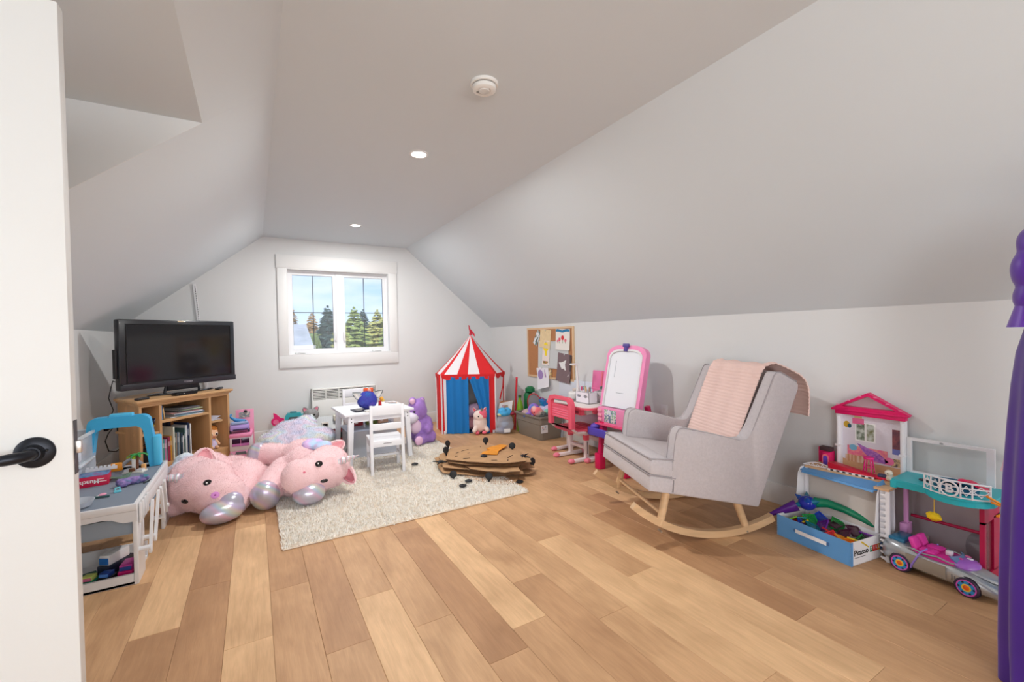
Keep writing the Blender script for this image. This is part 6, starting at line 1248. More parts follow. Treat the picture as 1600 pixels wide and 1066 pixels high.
# ================================================================== TILE BOX, DOLLHOUSE, TOY CAR, DRESS
def tile_box():
    BA = math.radians(-8.8); bx, by = 2.748, 1.223
    t = thing('tile_set_box', 'open blue and white cardboard box of magnetic tiles with lettering', 'box', (bx, by, 0), BA)
    BLU, WHI, INN = mat((96, 156, 212), .5), mat((238, 236, 238), .5), mat((214, 204, 196), .8); X, Y, H, th = .130, .202, .122, .003
    MB().box(-X, -X+th, -Y, Y, 0, H).build('front_wall', BLU, t, sm=0); MB().box(X-th, X, -Y, Y, 0, H).build('back_wall', WHI, t, sm=0); MB().box(-X, X, Y-th, Y, 0, H).build('side_wall', WHI, t, sm=0); MB().box(-X, X, -Y, -Y+th, 0, H).build('side_wall', WHI, t, sm=0); MB().box(-X, X, -Y, Y, 0, th).build('bottom', INN, t, sm=0)
    MB().box(-X-.001, -X+.016, -Y-.0012, -Y+.0005, 0, H, 0).build('corner_strip', BLU, t, sm=0)
    # handle strap on the front
    MB().sheet(lambda u, v: (-X-.006-.010*math.sin(u*PI), .085-.17*u, .060+.02*v+.004*math.sin(u*PI)), 12, 2, .003).build('handle', mat((240, 238, 240), .5), t)
    for s in (-1, 1): MB().box(-X-.004, -X+.001, s*.088-.008, s*.088+.008, .062, .078).build('handle_slot', mat((70, 110, 160), .6), t, sm=0)
    # lid: panel, front flap, side flaps
    lt = math.radians(7); ML = T(X, 0, H) @ RY(lt); h = .262
    MB().box(-th, 0, -Y, Y, 0, h, 0, ML).build('lid_panel', INN, t, sm=0)
    fl = ML @ T(-th, 0, h) @ RY(math.radians(-112)); MB().box(-th, 0, -Y-.002, Y+.002, 0, .085, 0, fl).build('lid_front_flap', BLU, t, sm=0)
    f2 = fl @ T(-th, 0, .085) @ RY(math.radians(-40)); MB().box(-th, 0, -Y+.01, Y-.01, 0, .012, 0, f2).build('lid_lip', BLU, t, sm=0)
    MB().box(-th, 0, -Y-.004, -Y, .01, .08, 0, fl).prism([(0, .0), (.03, .01), (.03, .06), (0, .08)], -.0012, .0012, fl @ T(0, -Y, 0) @ RX(PI/2)).build('lid_tab', BLU, t, sm=0)
    pr = [(0, .0), (-.072, .015), (-.085, .05), (-.085, .21), (-.07, .245), (-.03, .258), (0, .258)]
    for s in (-1, 1): MB().prism(pr, -.0012, .0012, ML @ T(-th, s*(Y-.004), 0) @ RZ(s*math.radians(-9)) @ Matrix(((1, 0, 0, 0), (0, 0, 1, 0), (0, 1, 0, 0), (0, 0, 0, 1)))).build('lid_side_flap', WHI, t, sm=0)
    MT = T(-.048, -Y-.0008, .062) @ RX(PI/2)
    text('Picasso', .040, mat((30, 30, 34), .5), 'lettering', t, MT, .0007); MB().ell((-.105, -Y-.0006, .086), (.002, .0006, .006)).build('apple_leaf', mat((226, 150, 60), .5), t)
    for i, (ch, c) in enumerate((('T', (60, 130, 90)), ('I', (206, 50, 50)), ('L', (206, 60, 60)), ('E', (230, 160, 50)), ('S', (70, 110, 180)))):
        x = .034+.021*i; q = MB().box(x-.0095, x+.0095, -Y-.0012, -Y+.0005, .046, .078).build('tile_logo', mat(c, .5), t, sm=0); text(ch, .022, mat((240, 240, 240), .5), 'letter', q, T(x, -Y-.0015, .064) @ RX(PI/2), .0004)
    MB().box(-.10, -.01, -Y-.0008, -Y+.0005, .036, .039).build('tagline', mat((120, 120, 124), .6), t, sm=0)
    # magnetic tiles, each a clear coloured pane in a frame
    def W(x, y, z): return (bx+x*math.cos(BA)-y*math.sin(BA), by+x*math.sin(BA)+y*math.cos(BA), z)
    rnd = random.Random(21); pal = [('red', (206, 30, 36)), ('orange', (240, 120, 24)), ('yellow', (236, 200, 40)), ('green', (40, 150, 70)), ('blue', (30, 70, 190)), ('purple', (110, 40, 150)), ('teal', (20, 130, 150)), ('dark plum', (84, 30, 60)), ('amber', (246, 160, 40)), ('lime', (130, 190, 60))]
    def tile(nm, c, p, rot, size, tri, lab):
        q = thing('magnetic_tile', lab, 'tile', p, group='magnetic tiles in the box', rot=rot); s = size/2
        o = [(-s, -s), (s, -s), (s, s), (-s, s)] if not tri else [(-s, -s), (s, -s), (0, s*.8)]; k = .82 if not tri else .74; cy = 0 if not tri else -s*.4
        i_ = [(x*k, cy+(y-cy)*k) for x, y in o]
        MB().ring(o, i_, -.0035, .0035).build('frame', mat(c, .15, alpha=.88), q, sm=0); MB().prism(i_, -.0016, .0016).build('pane', mat(c, .05, alpha=.6), q, sm=0)
    spots = [(-.075, -.15, .075, 'orange', 0), (-.06, -.13, .095, 'amber', 0), (-.02, -.17, .09, 'yellow', 0), (-.09, -.08, .085, 'red', 0), (-.05, -.06, .10, 'red', 1), (.0, -.09, .10, 'dark plum', 0), (.04, -.15, .10, 'green', 1), (.08, -.10, .10, 'dark plum', 0), (-.09, .0, .08, 'orange', 1), (-.06, .03, .095, 'teal', 0),
             (-.01, .02, .10, 'purple', 0), (.05, .0, .11, 'dark plum', 0), (-.07, .08, .08, 'blue', 0), (-.05, .11, .09, 'yellow', 1), (-.066, .155, .08, 'lime', 0), (-.03, .14, .10, 'teal', 0), (.0, .09, .105, 'green', 0), (.06, .08, .105, 'blue', 0), (-.08, .125, .095, 'red', 1), (.03, .16, .09, 'yellow', 0), (.09, .0, .09, 'green', 0), (.09, -.16, .085, 'purple', 0), (.09, .12, .08, 'purple', 0)]
    pos = ['by the lettered side', 'in the middle', 'by the plain side']; cnt = {}
    for x, y, z, nm, tri in spots:
        cl = dict(pal)[nm]; key = (nm, tri, 0 if y < -.05 else 1 if y < .07 else 2, x > 0)
        lab = '%s clear %s tile %s of the box, %s half' % (nm, 'triangle' if tri else 'square', pos[key[2]], 'lid' if x > 0 else 'handle'); tile(nm, cl, W(x, y, z*.80+.022), (rnd.uniform(-.9, .9), rnd.uniform(-.6, .6), rnd.uniform(0, 3)), .07, tri, lab)
    for i, (x, y, z) in enumerate(((-.03, -.12, .045), (.03, .02, .045), (-.02, .11, .045), (.05, -.08, .045))):
        nm, cl = pal[(i*3+1) % 8]; tile(nm, cl, W(x, y, z), (.1, .1, rnd.uniform(0, 3)), .075, 0, '%s clear square tile lying at the bottom of the box' % nm)
    # translucent toy wand lying across the box
    w = thing('toy_wand', 'translucent purple, blue and green toy wand lying across the tile box', 'toy wand', (0, 0, 0))
    a, b_ = Vector((2.665, 1.525, .075)), Vector((2.76, 1.385, .170)); MB().tube([a, a.lerp(b_, .3), a.lerp(b_, .7), b_], [.004, .014, .026, .034], 14).build('purple_cone', mat((92, 34, 140), .12, alpha=.85), w)
    c = Vector((2.795, 1.345, .188)); MB().ell(c, (.048, .048, .042)).build('blue_ball', mat((36, 50, 176), .08, alpha=.8), w)
    for i in range(6):
        ang = i*PI/3+.4; d = Vector((.8*math.cos(ang), math.sin(ang), .55*math.sin(ang*2)+.3)).normalized(); MB().cyl(c+d*.034, c+d*.076, .022, .002, 10).build('spike', mat((40, 90, 190) if i % 2 else (20, 120, 150), .1, alpha=.8), w)
    MB().tube([(2.82, 1.32, .195), (2.85, 1.26, .200), (2.868, 1.18, .185), (2.872, 1.09, .160), (2.868, 1.035, .140)], [.030, .024, .020, .019, .018], 14).build('green_tube', mat((16, 134, 96), .12, alpha=.88), w)
tile_box()

def dollhouse():
    t = thing('dollhouse', 'open-fronted dollhouse with hot pink gable and turquoise balcony deck', 'dollhouse', (0, 0, 0))
    HP, WH, TQ, MG, LP, TAN = mat((226, 20, 104), .4), mat((238, 236, 240), .4), mat((46, 186, 198), .4), mat((196, 22, 78), .4), mat((226, 160, 214), .45), mat((218, 176, 136), .5)
    MY = Matrix(((0, 0, -1, 0), (1, 0, 0, 0), (0, 1, 0, 0), (0, 0, 0, 1)))     # (y,z) outline, depth towards the room
    def pl(name, pts, x0, x1, m, par=None): return MB().prism(pts, -x1, -x0, MY).build(name, m, par or t, sm=0)
    R = lambda y0, y1, z0, z1: [(y0, z0), (y1, z0), (y1, z1), (y0, z1)]
    Z = .385
    # lower storey
    MB().box(2.885, 3.095, .955, 1.40, Z-.012, Z).build('upper_floor', TAN, t, sm=0); pl('lower_back_wall', R(.955, 1.40, .003, Z-.012), 3.088, 3.095, mat((236, 226, 228), .6)); pl('lower_back_wall', R(.645, .955, .003, Z-.012), 3.088, 3.095, mat((240, 228, 232), .6))
    MB().box(2.885, 2.90, 1.385, 1.40, 0, Z-.012).build('corner_post', WH, t, sm=0); MB().box(2.93, 2.95, .925, .943, 0, Z-.01, .003).build('lilac_post', LP, t); MB().box(2.90, 2.97, .918, .95, .13, .19, .004).build('lilac_bracket', LP, t)
    MB().box(2.89, 2.908, .968, .988, 0, Z-.012, .003).build('white_post', WH, t); MB().cyl((2.995, .93, .215), (2.995, .65, .215), .008, n=10).build('magenta_rail', MG, t)
    rp = MB().box(2.86, 3.09, .628, .645, .0, .055).box(2.86, 3.09, .628, .645, .30, Z-.01).box(2.86, 2.885, .628, .645, .05, .31).box(3.0, 3.09, .628, .645, .05, .31).build('red_end_wall', MG, t, sm=0); MB().box(2.885, 3.0, .634, .638, .05, .31).build('end_window', mat((150, 20, 50), .2, alpha=.6), t, sm=0)
    MB().box(2.98, 3.09, .645, .955, .003, .012).build('ground_sill', MG, t, sm=0); pl('grey_disc', [(.69+.05*math.cos(i*PI/10), .11+.085*math.sin(i*PI/10)) for i in range(20)], 3.06, 3.066, mat((176, 172, 178), .5))
    # toothed white tower in front
    MB().box(2.795, 2.807, .955, .972, 0, Z-.012).box(2.81, 2.818, .965, 1.0, .12, Z-.012).build('tower_strip', WH, t, sm=0)
    tm = MB().prism([(0, -.009), (.024, .0), (.024, .006), (0, .009)], -.005, .005, Matrix(((0, 0, 1, 0), (1, 0, 0, 0), (0, 1, 0, 0), (0, 0, 0, 1)))).mesh('tooth', 0); tm.materials.append(WH)
    for i in range(12): obj('tooth', tm, None, t, (2.80, .971, .015+.030*i))
    MB().box(2.79, 2.90, .955, 1.02, Z-.016, Z-.004).build('landing', TAN, t, sm=0)
    # upper left room: printed backdrop between columns
    Xb = 3.085
    bd = pl('backdrop', R(.995, 1.285, Z, .705), Xb, Xb+.006, mat((226, 220, 230), .5))
    def pr(name, pts, c, lv=1, rough=.5, m=None): return pl(name, pts, Xb-.0006*lv, Xb-.0006*lv+.0005, m or mat(c, rough), bd)
    el = lambda cy, cz, a, b, n=16: [(cy+a*math.cos(2*PI*i/n), cz+b*math.sin(2*PI*i/n)) for i in range(n)]
    pr('print_floor', R(.995, 1.285, Z, .425), (214, 170, 130)); pr('print_bricks', R(1.0, 1.28, .60, .70), (232, 228, 236), 1, m=mat((230, 224, 234), .5, var=.05, vs=60, stretch=(1, 1, 3)))
    pr('print_window_frame', R(1.115, 1.215, .545, .655), (246, 246, 246), 2)
    for y0, y1, c in ((1.168, 1.208, (110, 124, 104)), (1.122, 1.158, (130, 132, 96))): pr('print_window_pane', R(y0, y1, .552, .65), c, 3, m=mat(c, .5, c2=(206, 214, 206), vs=40))
    pr('print_lamp', R(1.170, 1.228, .645, .678), (236, 110, 160), 4); pr('print_lamp_top', R(1.18, 1.218, .678, .690), (226, 196, 150), 4)
    pr('print_wreath', el(1.258, .635, .016, .020), (206, 166, 50), 2); pr('print_wreath', el(1.243, .628, .010, .014), (40, 90, 110), 3)
    pr('print_sofa', R(1.06, 1.255, .435, .51), (240, 150, 160), 3, m=mat((242, 156, 150), .5, c2=(236, 110, 150), vs=50)); pr('print_sofa_arm', el(1.052, .455, .022, .022), (240, 120, 170), 5)
    pr('print_blanket', [(1.205, .53), (1.10, .49), (1.055, .45), (1.075, .435), (1.13, .44), (1.18, .49)], (150, 84, 180), 5, m=mat((146, 84, 180), .5, c2=(196, 130, 200), vs=60)); pr('print_cushion', el(1.225, .50, .02, .018), (120, 180, 210), 5); pr('print_slats', R(1.14, 1.265, .415, .455), (196, 140, 100), 4, m=mat((206, 150, 110), .5, c2=(240, 220, 200), vs=80, stretch=(1, 1, .1)))
    pr('print_wardrobe', R(1.003, 1.038, .505, .64), (104, 70, 84), 3, m=mat((96, 66, 84), .5, c2=(150, 84, 90), vs=30)); pr('print_wardrobe_base', R(1.003, 1.038, .50, .53), (110, 120, 190), 4); pr('print_shelf', R(1.0, 1.045, .43, .475), (120, 104, 96), 3, m=mat((90, 84, 84), .5, c2=(226, 196, 150), vs=60))
    for y in (1.292, .985):
        MB().box(Xb-.026, Xb+.008, y-.012, y+.012, Z, .70, .003).build('column', WH, t); MB().cyl((Xb-.026, y, Z+.015), (Xb-.026, y, .685), .010, .0095, 14).build('column_shaft', WH, t); MB().box(Xb-.036, Xb+.008, y-.015, y+.015, .50, .512, .002).build('column_band', WH, t)
    MB().box(Xb-.036, Xb+.008, .970, 1.305, .698, .722, .003).box(Xb-.045, Xb+.008, .957, 1.322, .720, .732, .003).build('gable_beam', HP, t)
    MB().ring([(.952, .730), (1.328, .730), (1.14, .838)], [(1.01, .748), (1.27, .748), (1.14, .818)], -Xb-.008, -Xb+.035, MY).build('gable', HP, t, sm=0); pl('gable_pane', [(1.01, .748), (1.27, .748), (1.14, .818)], Xb, Xb+.003, mat((226, 206, 214), .3, alpha=.6))
    for f in (.2, .5, .8):
        for s in (-1, 1): y = 1.14+s*(.188*(1-f)); MB().ell((Xb-.036, y, .735+.10*f), (.002, .010, .003)).build('gable_mark', mat((250, 140, 180), .4), t)
    # upper right: white window frame
    MB().ring(R(.640, .972, .415, .612), R(.668, .952, .432, .597), -Xb-.006, -Xb+.012, MY).build('frame', WH, t, sm=0); pl('frame_pane', R(.668, .952, .432, .597), Xb, Xb+.002, mat((220, 220, 222), .2, alpha=.10)); MB().ell((Xb-.014, .83, .604), (.004, .008, .005)).build('frame_knob', mat((170, 170, 172), .4), t)
    # turquoise deck with bulging front
    dk = [(3.085, .972), (2.875, .972), (2.855, .965), (2.85, .83)]+[(2.85-.085*math.sin(PI*i/10)**.7, .83-.235*i/10) for i in range(1, 10)]+[(2.86, .595), (3.085, .595)]
    MB().prism(dk, .412, .424, bev=.003).build('deck', TQ, t); MB().prism([(2.86+(x-2.86)*.96 if x < 2.86 else x, y) for x, y in dk], .388, .412).build('deck_skirt', TQ, t, sm=0)
    MB().box(2.853, 2.875, .945, .972, Z-.005, .418, .003).build('deck_leg', TQ, t)
    # balcony railing with letter B in a ring
    cv = lambda u: Vector((2.85-.082*math.sin(PI*(.08+.84*u))**.7, .825-.225*u, 0)); up = lambda u, z: cv(u)+Vector((0, 0, z))
    for z in (.428, .452, .474, .494): MB().tube([up(i/14, z+(.006*math.sin(PI*i/14) if z > .48 else 0)) for i in range(15)], .0032 if z < .48 else .004, 6).build('railing_bar', WH, t)
    for u in (0, .14, .30, .62, .78, 1.0): MB().tube([up(u, .424), up(u, .496)], .0035, 6).build('railing_post', WH, t)
    for u0, u1 in ((.0, .14), (.14, .30), (.62, .78), (.78, 1.0)): um = (u0+u1)/2; MB().tube([up(u0+.02, .463), up(um, .486), up(u1-.02, .463), up(um, .440)], .0026, 6, closed=True).build('railing_diamond', WH, t)
    o = cv(.46); tx = (cv(.50)-cv(.42)).normalized(); nx = Vector((-tx.y, tx.x, 0)); nx = nx if nx.x < 0 else -nx
    MB().tube([o+tx*(.031*math.cos(a*PI/12))+Vector((0, 0, .462+.034*math.sin(a*PI/12)))+nx*.004 for a in range(24)], .0038, 6, closed=True).build('railing_ring', WH, t)
    MB_ = Matrix((( tx.x, 0, nx.x, o.x+nx.x*.004), (tx.y, 0, nx.y, o.y+nx.y*.004), (0, 1, 0, .462), (0, 0, 0, 1))); text('B', .056, WH, 'railing_letter', t, MB_, .001, .002)
    # --- separate things in and around the dollhouse
    p = thing('doll_pool', 'dark blue doll pool on the turquoise deck', 'doll pool', (2.885, .73, .4245)); MB().lathe([(0, .003), (.05, .003), (.056, .04), (.062, .042), (.058, .0), (0, 0)], 28, sy=1.35).build('tub', mat((38, 96, 130), .25, alpha=.9), p); MB().lathe([(0, .022), (.053, .022)], 28, sy=1.3).build('water', mat((60, 150, 180), .05), p)
    s = thing('doll_flipper', 'raspberry pink doll lounger lying over the blue pool', 'doll furniture', (2.875, .665, .462), .1); MB().sheet(lambda u, v: (-.022+.044*v, .05-.10*u, .010+.012*math.sin(u*5)), 10, 3, .008).build('seat', mat((212, 24, 80), .4), s); MB().ell((0, .035, .02), (.018, .02, .010)).build('headrest', mat((222, 30, 90), .4), s)
    tag(obj('deck_shoe', blob([('c', (0, -.014, .008), (0, .014, .007), .008, .006)], .002, 2), mat((50, 60, 66), .5), None, (2.93, .86, .4245)), 'tiny dark doll shoe on the turquoise deck', 'doll shoe')
    y = thing('yellow_pompom', 'yellow pompom hanging below the turquoise deck', 'pompom', (2.80, .785, .300)); obj('ball', blob([('e', (0, 0, 0), (.026, .026, .02)), ('e', (.012, .014, .002), (.018, .018, .014)), ('e', (-.01, -.014, .0), (.018, .018, .014))], .004, 1, .003, 90), mat((238, 196, 30), .9), y); MB().tube([(0, 0, .015), (.004, 0, .085)], .0015, 5).build('string', mat((230, 190, 60), .8), y)
    st = thing('doll_stool', 'hot pink doll bar stool before the printed bedroom backdrop', 'doll stool', (3.02, 1.125, Z+.0005)); SP = mat((240, 40, 140), .4); MB().lathe([(0, .078), (.024, .078), (.026, .083), (.024, .089), (0, .089)], 20).build('seat', SP, st)
    for i in range(4): a = PI/4+i*PI/2; MB().cyl((.017*math.cos(a), .017*math.sin(a), .08), (.028*math.cos(a), .028*math.sin(a), 0), .0035, n=8).build('leg', SP, st)
    MB().tube([(.0235*math.cos(a*PI/8), .0235*math.sin(a*PI/8), .035) for a in range(16)], .0022, 6, closed=True).build('foot_ring', SP, st)
    v = thing('doll_vanity', 'hot pink doll vanity with arched purple mirror at the dollhouse end', 'doll furniture', (3.0, 1.33, Z+.0005)); MB().box(-.015, .07, -.015, .018, 0, .075, .004).box(.03, .075, .018, .06, 0, .095, .004).build('case', HP, v); MB().box(.02, .06, -.013, .05, .075, .10, .003).build('dark_bag', mat((70, 50, 54), .7), v)
    ar = lambda w, h: [(w, 0), (w, h-w)]+[(w*math.cos(PI*i/8), h-w+w*math.sin(PI*i/8)) for i in range(1, 8)]+[(-w, h-w), (-w, 0)]
    MM = Matrix(((0, 0, -1, -.016), (-1, 0, 0, .0), (0, 1, 0, .004), (0, 0, 0, 1))); MB().prism(ar(.018, .062), 0, .002, MM).build('mirror_frame', mat((250, 120, 140), .4), v, sm=0); MB().prism(ar(.012, .052), .002, .003, MM).build('mirror', mat((100, 74, 200), .3), v, sm=0)
    tr = thing('red_doll_ramp', 'crimson doll ramp lying before the bedroom backdrop', 'doll furniture', (2.93, 1.17, Z+.0005), .05); MB().poly([(-.03, -.11, 0), (.03, -.11, 0), (.03, .11, 0), (-.03, .11, 0), (-.03, -.11, .012), (.03, -.11, .012), (.03, .11, .045), (-.03, .11, .045)], [(3, 2, 1, 0), (4, 5, 6, 7), (0, 1, 5, 4), (1, 2, 6, 5), (2, 3, 7, 6), (3, 0, 4, 7)], .003).build('ramp', mat((202, 14, 50), .4), tr)
    MB().box(-.036, -.029, -.11, .11, .0, .010).build('edging', WH, tr, sm=0)
    for i in range(7): MB().box(-.0368, -.0362, -.10+.03*i, -.085+.03*i, .001, .009).build('edging_stripe', mat((40, 40, 44), .5), tr, sm=0)
    fe = thing('doll_fence', 'small white lattice doll fence lying on the box lid edge', 'doll fence', (2.90, 1.335, Z+.001), .12); MB().tube([(0, -.075+.15*i/10, .004+.022*math.sin(PI*i/10)) for i in range(11)], .0028, 6).build('top_rail', WH, fe); MB().tube([(0, -.075, .003), (0, .075, .003)], .0028, 6).build('bottom_rail', WH, fe)
    for i in range(5): yy = -.05+.025*i; MB().tube([(0, yy-.01, .003), (0, yy, .016), (0, yy+.01, .003)], .0018, 5).build('lattice', WH, fe)
    bx = thing('doll_tray_box', 'small red doll tray with dark contents on the landing', 'doll furniture', (2.95, 1.035, Z+.0005), .2); MB().box(-.025, .025, -.03, .03, 0, .012, .003).build('tray', mat((222, 24, 70), .4), bx); MB().box(-.018, .018, -.022, .022, .012, .026, .004).build('contents', mat((60, 66, 96), .5), bx)
    k = thing('cream_doll_bear', 'cream and tan fluffy doll pet beside the small red tray', 'plush toy', (2.93, .995, Z+.0005)); obj('body', blob([('e', (0, 0, .018), (.018, .02, .018)), ('e', (-.004, .006, .046), (.018, .018, .017)), ('c', (0, -.012, .02), (-.012, -.03, .006), .008, .006)], .003, 2, .001, 200), mat((222, 204, 180), .9, c2=(240, 232, 220), vs=60), k); MB().ell((-.021, .006, .046), .0025, None, 8, 6).build('nose', M_BLACK, k)
    c = thing('picture_card', 'small printed card leaning inside the lower room of the dollhouse', 'card', (3.02, .905, .013), rot=(0, .25, 0)); MB().box(-.001, .001, -.03, .03, 0, .10).build('card', mat((226, 206, 200), .6), c, sm=0); MB().box(-.002, -.001, -.024, .024, .035, .085).build('print', multimat('card_print', [(150, 96, 80), (230, 206, 190), (196, 120, 120)], 40, .6), c, sm=0)
    tg = thing('white_paper_scrap', 'curled white paper below the printed card in the lower room', 'paper', (2.99, .885, .013)); MB().sheet(lambda u, v: (-.02+.04*v, -.04+.08*u, .004+.02*math.sin(u*2.6)), 8, 3, .0012).build('sheet', mat((236, 234, 236), .8), tg)
    um = thing('doll_parasol', 'pale pink doll parasol with red tip at the far end of the dollhouse', 'doll parasol', (2.99, .555, 0)); MB().cyl((0, 0, 0), (0, 0, .56), .006, n=8).build('pole', WH, um); MB().lathe([(.050, .54), (.045, .56), (.018, .72), (.006, .735)], 16).build('canopy', mat((244, 206, 212), .8), um); MB().ell((0, 0, .742), (.008, .008, .010)).build('tip', mat((216, 40, 60), .5), um)
    for i, (a, b, nm) in enumerate((((2.80, .605, .452), (2.83, .555, .415), 'upper'), ((2.80, .575, .375), (2.85, .54, .398), 'lower'), ((2.80, .590, .43), (2.86, .545, .398), 'middle'))):
        q = thing('orange_stick', nm+' orange plastic stick by the far end of the dollhouse deck', 'stick', (0, 0, 0), group='orange sticks by the dollhouse'); MB().cyl(a, b, .005, n=8).build('rod', mat((240, 150, 30), .45), q); MB().ell(a, .0062, None, 8, 6).build('tip', mat((230, 130, 20), .45), q)
    tag(MB().box(-.02, .02, -.02, .02, 0, .40, .006).build('blue_post', mat((40, 130, 206), .4), None, (2.87, .535, 0)), 'blue plastic toy post at the far end of the dollhouse deck', 'toy')
dollhouse()

def toy_sports_car():
    t = thing('toy_sports_car', 'silver toy convertible with pink seats and rainbow wheels before the dollhouse', 'toy car', (2.822, .768, 0), math.radians(-95.6))
    SV = mat((186, 190, 194), .28, .75); st = [(-.212, .050, .050, .105), (-.200, .072, .030, .130), (-.165, .083, .024, .142), (-.12, .086, .022, .138), (-.06, .084, .022, .118), (0, .083, .022, .112), (.06, .084, .022, .116), (.11, .086, .022, .108), (.165, .084, .022, .088), (.215, .074, .022, .066), (.245, .055, .024, .048), (.256, .030, .028, .040)]
    n = 24; vs = []; fs = []
    for x, w, z0, z1 in st:
        for k in range(n):
            a = 2*PI*k/n; c, s = math.cos(a), math.sin(a); e = .55
            vs.append((x, w*math.copysign(abs(c)**e, c), (z0+z1)/2+(z1-z0)/2*math.copysign(abs(s)**e, s)))
    for i in range(len(st)-1): fs += [(i*n+k, i*n+(k+1) % n, (i+1)*n+(k+1) % n, (i+1)*n+k) for k in range(n)]
    fs += [tuple(range(n-1, -1, -1)), tuple(range((len(st)-1)*n, len(st)*n))]
    MB().add(vs, fs).build('body', SV, t, sm=60)
    PKI = mat((232, 50, 160), .4); MB().box(-.105, .075, -.066, .066, .100, .126, .010).build('cockpit_tub', PKI, t)
    for s in (-1, 1): q = MB().box(-.012, .012, -.027, .027, 0, .062, .009, T(-.072, s*.034, .118) @ RY(-.38)).build('seat_back', mat((240, 70, 176), .4), t); MB().box(-.06, .0, s*.034-.027, s*.034+.027, .122, .138, .006).build('seat_base', mat((236, 60, 170), .4), q)
    MB().box(-.185, -.115, -.060, .060, .132, .152, .008).build('rear_deck', mat((34, 112, 150), .25, coat=.3), t)
    MB().ell((.085, 0, .113), (.055, .066, .026)).build('dashboard', mat((164, 100, 196), .25, coat=.3), t); MB().sheet(lambda u, v: (.050+.030*v+.022*math.sin(u*PI), -.056+.112*u, .124+.020*(1-v)), 10, 3, .003).build('windscreen', mat((110, 150, 190), .1, alpha=.65), t)
    for i, (x, y, c) in enumerate(((.075, -.02, (230, 60, 150)), (.10, .012, (236, 230, 240)), (.085, .035, (240, 110, 170)))): MB().ell((x, y, .138), (.012, .009, .003)).build('dial', mat(c, .3), t)
    for s in (-1, 1):
        MB().tube([(-.105+.18*i/12, s*.069, .124+.004*math.sin(i)) for i in range(13)], .004, 8).build('cockpit_trim', SV, t); MB().sheet(lambda u, v: (-.10+.15*u, s*(.0865+.002*math.sin(u*PI)*math.sin(v*PI)), .045+.058*v), 8, 5, .003).build('door', mat((178, 184, 186), .25, .8), t)
        MB().tube([(-.03, s*.05, .142), (-.045, s*.074, .128), (-.055, s*.092, .10), (-.075, s*.093, .055), (-.078, s*.09, .04)], .0038, 6).build('seat_strap', mat((150, 120, 206), .5), t)
        for x in (-.122, .122):
            c = Vector((x, s*.080, .043)); M = T(*c) @ RX(-s*PI/2)
            MB().lathe([(0, -.012), (.046, -.012), (.046, .004), (0, .004)], 28, M).build('wheel_arch', mat((40, 36, 44), .6), t)
            w = MB().lathe([(0, -.008), (.040, -.008), (.0425, 0), (.0425, .008), (.038, .013), (.034, .013), (.033, .010), (0, .010)], 32, M).build('wheel', mat((58, 40, 66), .5), t)
            MB().lathe([(.030, .0105), (.0345, .0125), (.0345, .0135), (.030, .0135)], 32, M, ring=True).build('pink_rim', mat((222, 90, 190), .35), w); MB().lathe([(.016, .010), (.031, .012), (.031, .013), (.016, .013)], 32, M, ring=True).build('blue_rim', mat((50, 150, 210), .35), w); MB().lathe([(.011, .011), (.0165, .0125), (.0165, .0140), (.011, .0140)], 24, M, ring=True).build('yellow_ring', mat((240, 200, 60), .35), w); MB().lathe([(0, .016), (.008, .0155), (.013, .0125), (.013, .010)], 20, M).build('hub', mat((240, 100, 30), .35), w)
            sp = MB()
            for k in range(6): a = k*PI/3; sp.box(.022, .029, -.004, .004, .0125, .0145, 0, M @ RZ(a))
            sp.build('spokes', mat((40, 40, 60), .4), w, sm=0)
        for k in range(4): MB().box(.068+.010*k, .072+.010*k, s*.0855-.002, s*.0855+.002, .052, .078-.004*k, .001).build('vent', mat((150, 154, 158), .3, .7), t)
        sr = [(.0135*math.cos(PI/2+i*PI/5)*(1 if i % 2 == 0 else .45), .0135*math.sin(PI/2+i*PI/5)*(1 if i % 2 == 0 else .45)) for i in range(10)]
        MB().prism(sr, -.004, .004, T(.222, s*.060, .060) @ RZ(s*.55) @ RX(-s*1.1)).build('star_headlight', mat((230, 190, 50), .3, .3), t, sm=0)
    MB().ell((.13, 0, .100), (.09, .050, .012), RY(.26)).build('bonnet_bulge', SV, t)
    MB().box(.02, .045, -.01, .01, .128, .150, .004, RY(.0)).build('gear_shelf', WHT, t)
WHT = mat((238, 230, 238), .4)
toy_sports_car()

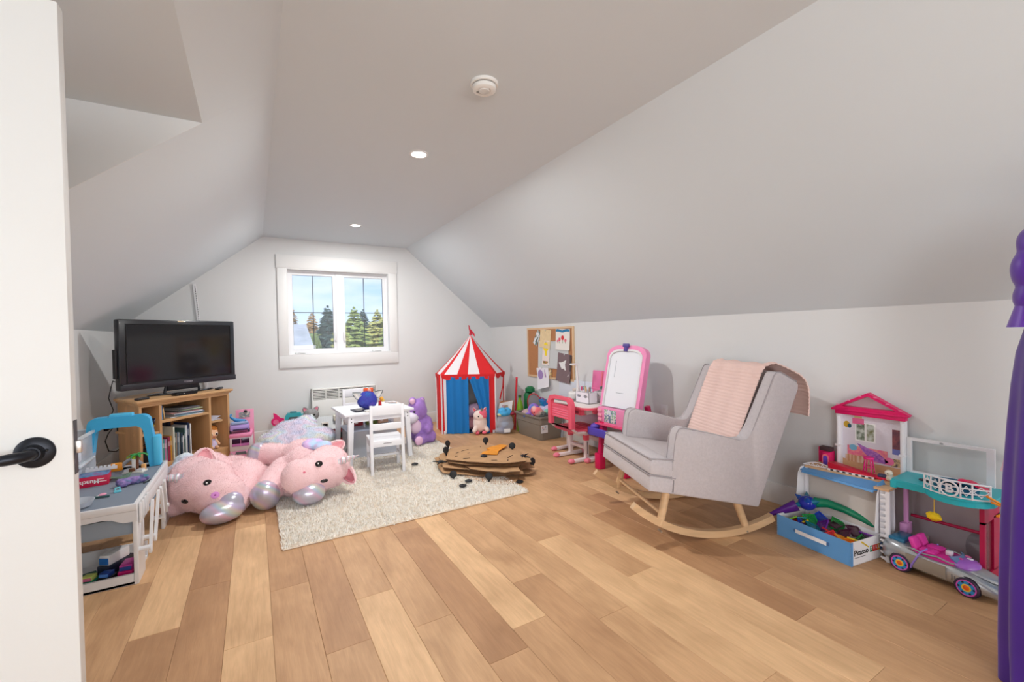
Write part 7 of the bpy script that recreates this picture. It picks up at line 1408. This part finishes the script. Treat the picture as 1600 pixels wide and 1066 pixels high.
def dress():
    c = (2.244, .236)
    rk = thing('garment_rack', 'black metal garment rack at the right with a purple gown on it', 'garment rack', (c[0], c[1], 0)); BK = mat((30, 30, 32), .4, .5); d = Vector((.70, -.71, 0))
    MB().cyl((0, 0, 1.735), d*.62+Vector((0, 0, 1.735)), .012, n=12).build('rail', BK, rk); MB().cyl(d*.60, d*.60+Vector((0, 0, 1.745)), .014, n=12).build('post', BK, rk); MB().cyl(d*.60+Vector((-.2, -.2, .014)), d*.60+Vector((.2, .2, .014)), .014, n=12).build('foot', BK, rk); MB().ell((0, 0, 1.735), .018, None, 12, 8).build('end_cap', BK, rk)
    hg = thing('clothes_hanger', 'dark wire hanger holding the purple gown', 'hanger', (c[0]+.06*d.x, c[1]+.06*d.y, 0)); e = Vector((-.30, .954, 0))
    MB().tube([Vector((0, 0, 1.60)), Vector((0, 0, 1.70))]+[Vector((0, 0, 1.724))+e*(.026*math.cos(a))+Vector((0, 0, .026*math.sin(a)+.003)) for a in (-.9, -.2, .6, 1.3, 2.0, 2.7)], .0035, 8).build('hook', BK, hg); MB().tube([Vector((0, 0, 1.61))-e*.17+Vector((0, 0, -.10)), Vector((0, 0, 1.61)), Vector((0, 0, 1.61))+e*.17+Vector((0, 0, -.10))], .006, 8).build('shoulder_bar', BK, hg)
    g = thing('purple_gown', 'long purple gown with puff sleeves hanging at the right edge', 'gown', (c[0], c[1], 0)); PV = mat((66, 22, 138), .45, var=.12, vs=5, sheen=.3)
    prof = [(.004, .222), (.15, .222), (.35, .219), (.57, .214), (.71, .209), (.885, .200), (1.02, .190), (1.125, .178), (1.20, .160), (1.26, .145), (1.40, .15), (1.50, .15), (1.56, .10), (1.585, .06)]
    def fn(u, v):
        i = v*(len(prof)-1); k = min(int(i), len(prof)-2); f = i-k; z = prof[k][0]*(1-f)+prof[k+1][0]*f; r = prof[k][1]*(1-f)+prof[k+1][1]*f; a = 2*PI*u
        amp = .014*max(0, 1-z/1.25); rr = r-amp+amp*math.cos(a*14+.6*math.sin(z*5)); th = .75 if z > 1.2 else .85
        x, y = rr*math.cos(a), rr*math.sin(a)*1; q = Vector((.30, -.954, 0))*x+Vector((.954, .30, 0))*y*th; return Vector((q.x, q.y, z))
    MB().sheet(fn, 140, 52, .002).build('skirt_and_bodice', PV, g, sm=80)
    for s in (-1, 1):
        M = lambda x, z: Vector((-.30, .954, 0))*(s*x)+Vector((0, 0, z))
        me = blob([('e', M(.125, 1.485), (.055, .055, .065)), ('e', M(.140, 1.40), (.052, .052, .08)), ('e', M(.140, 1.31), (.046, .046, .06))], .008, 4, .004, 18, 3); obj('puff_sleeve', me, mat((84, 34, 156), .4, var=.12, vs=8, sheen=.3), g)
        o = M(.142, 1.275); MB().lathe([(.036, .02), (.040, 0), (.058, -.066), (.056, -.066), (.038, -.002), (.034, .02)], 24, T(*o)).build('cuff_frill', mat((94, 40, 166), .4, sheen=.3), g)
    MB().lathe([(.150, 1.225), (.154, 1.235), (.154, 1.255), (.150, 1.265)], 40, sy=1).build('waist_band', mat((66, 22, 140), .5), g)
dress()
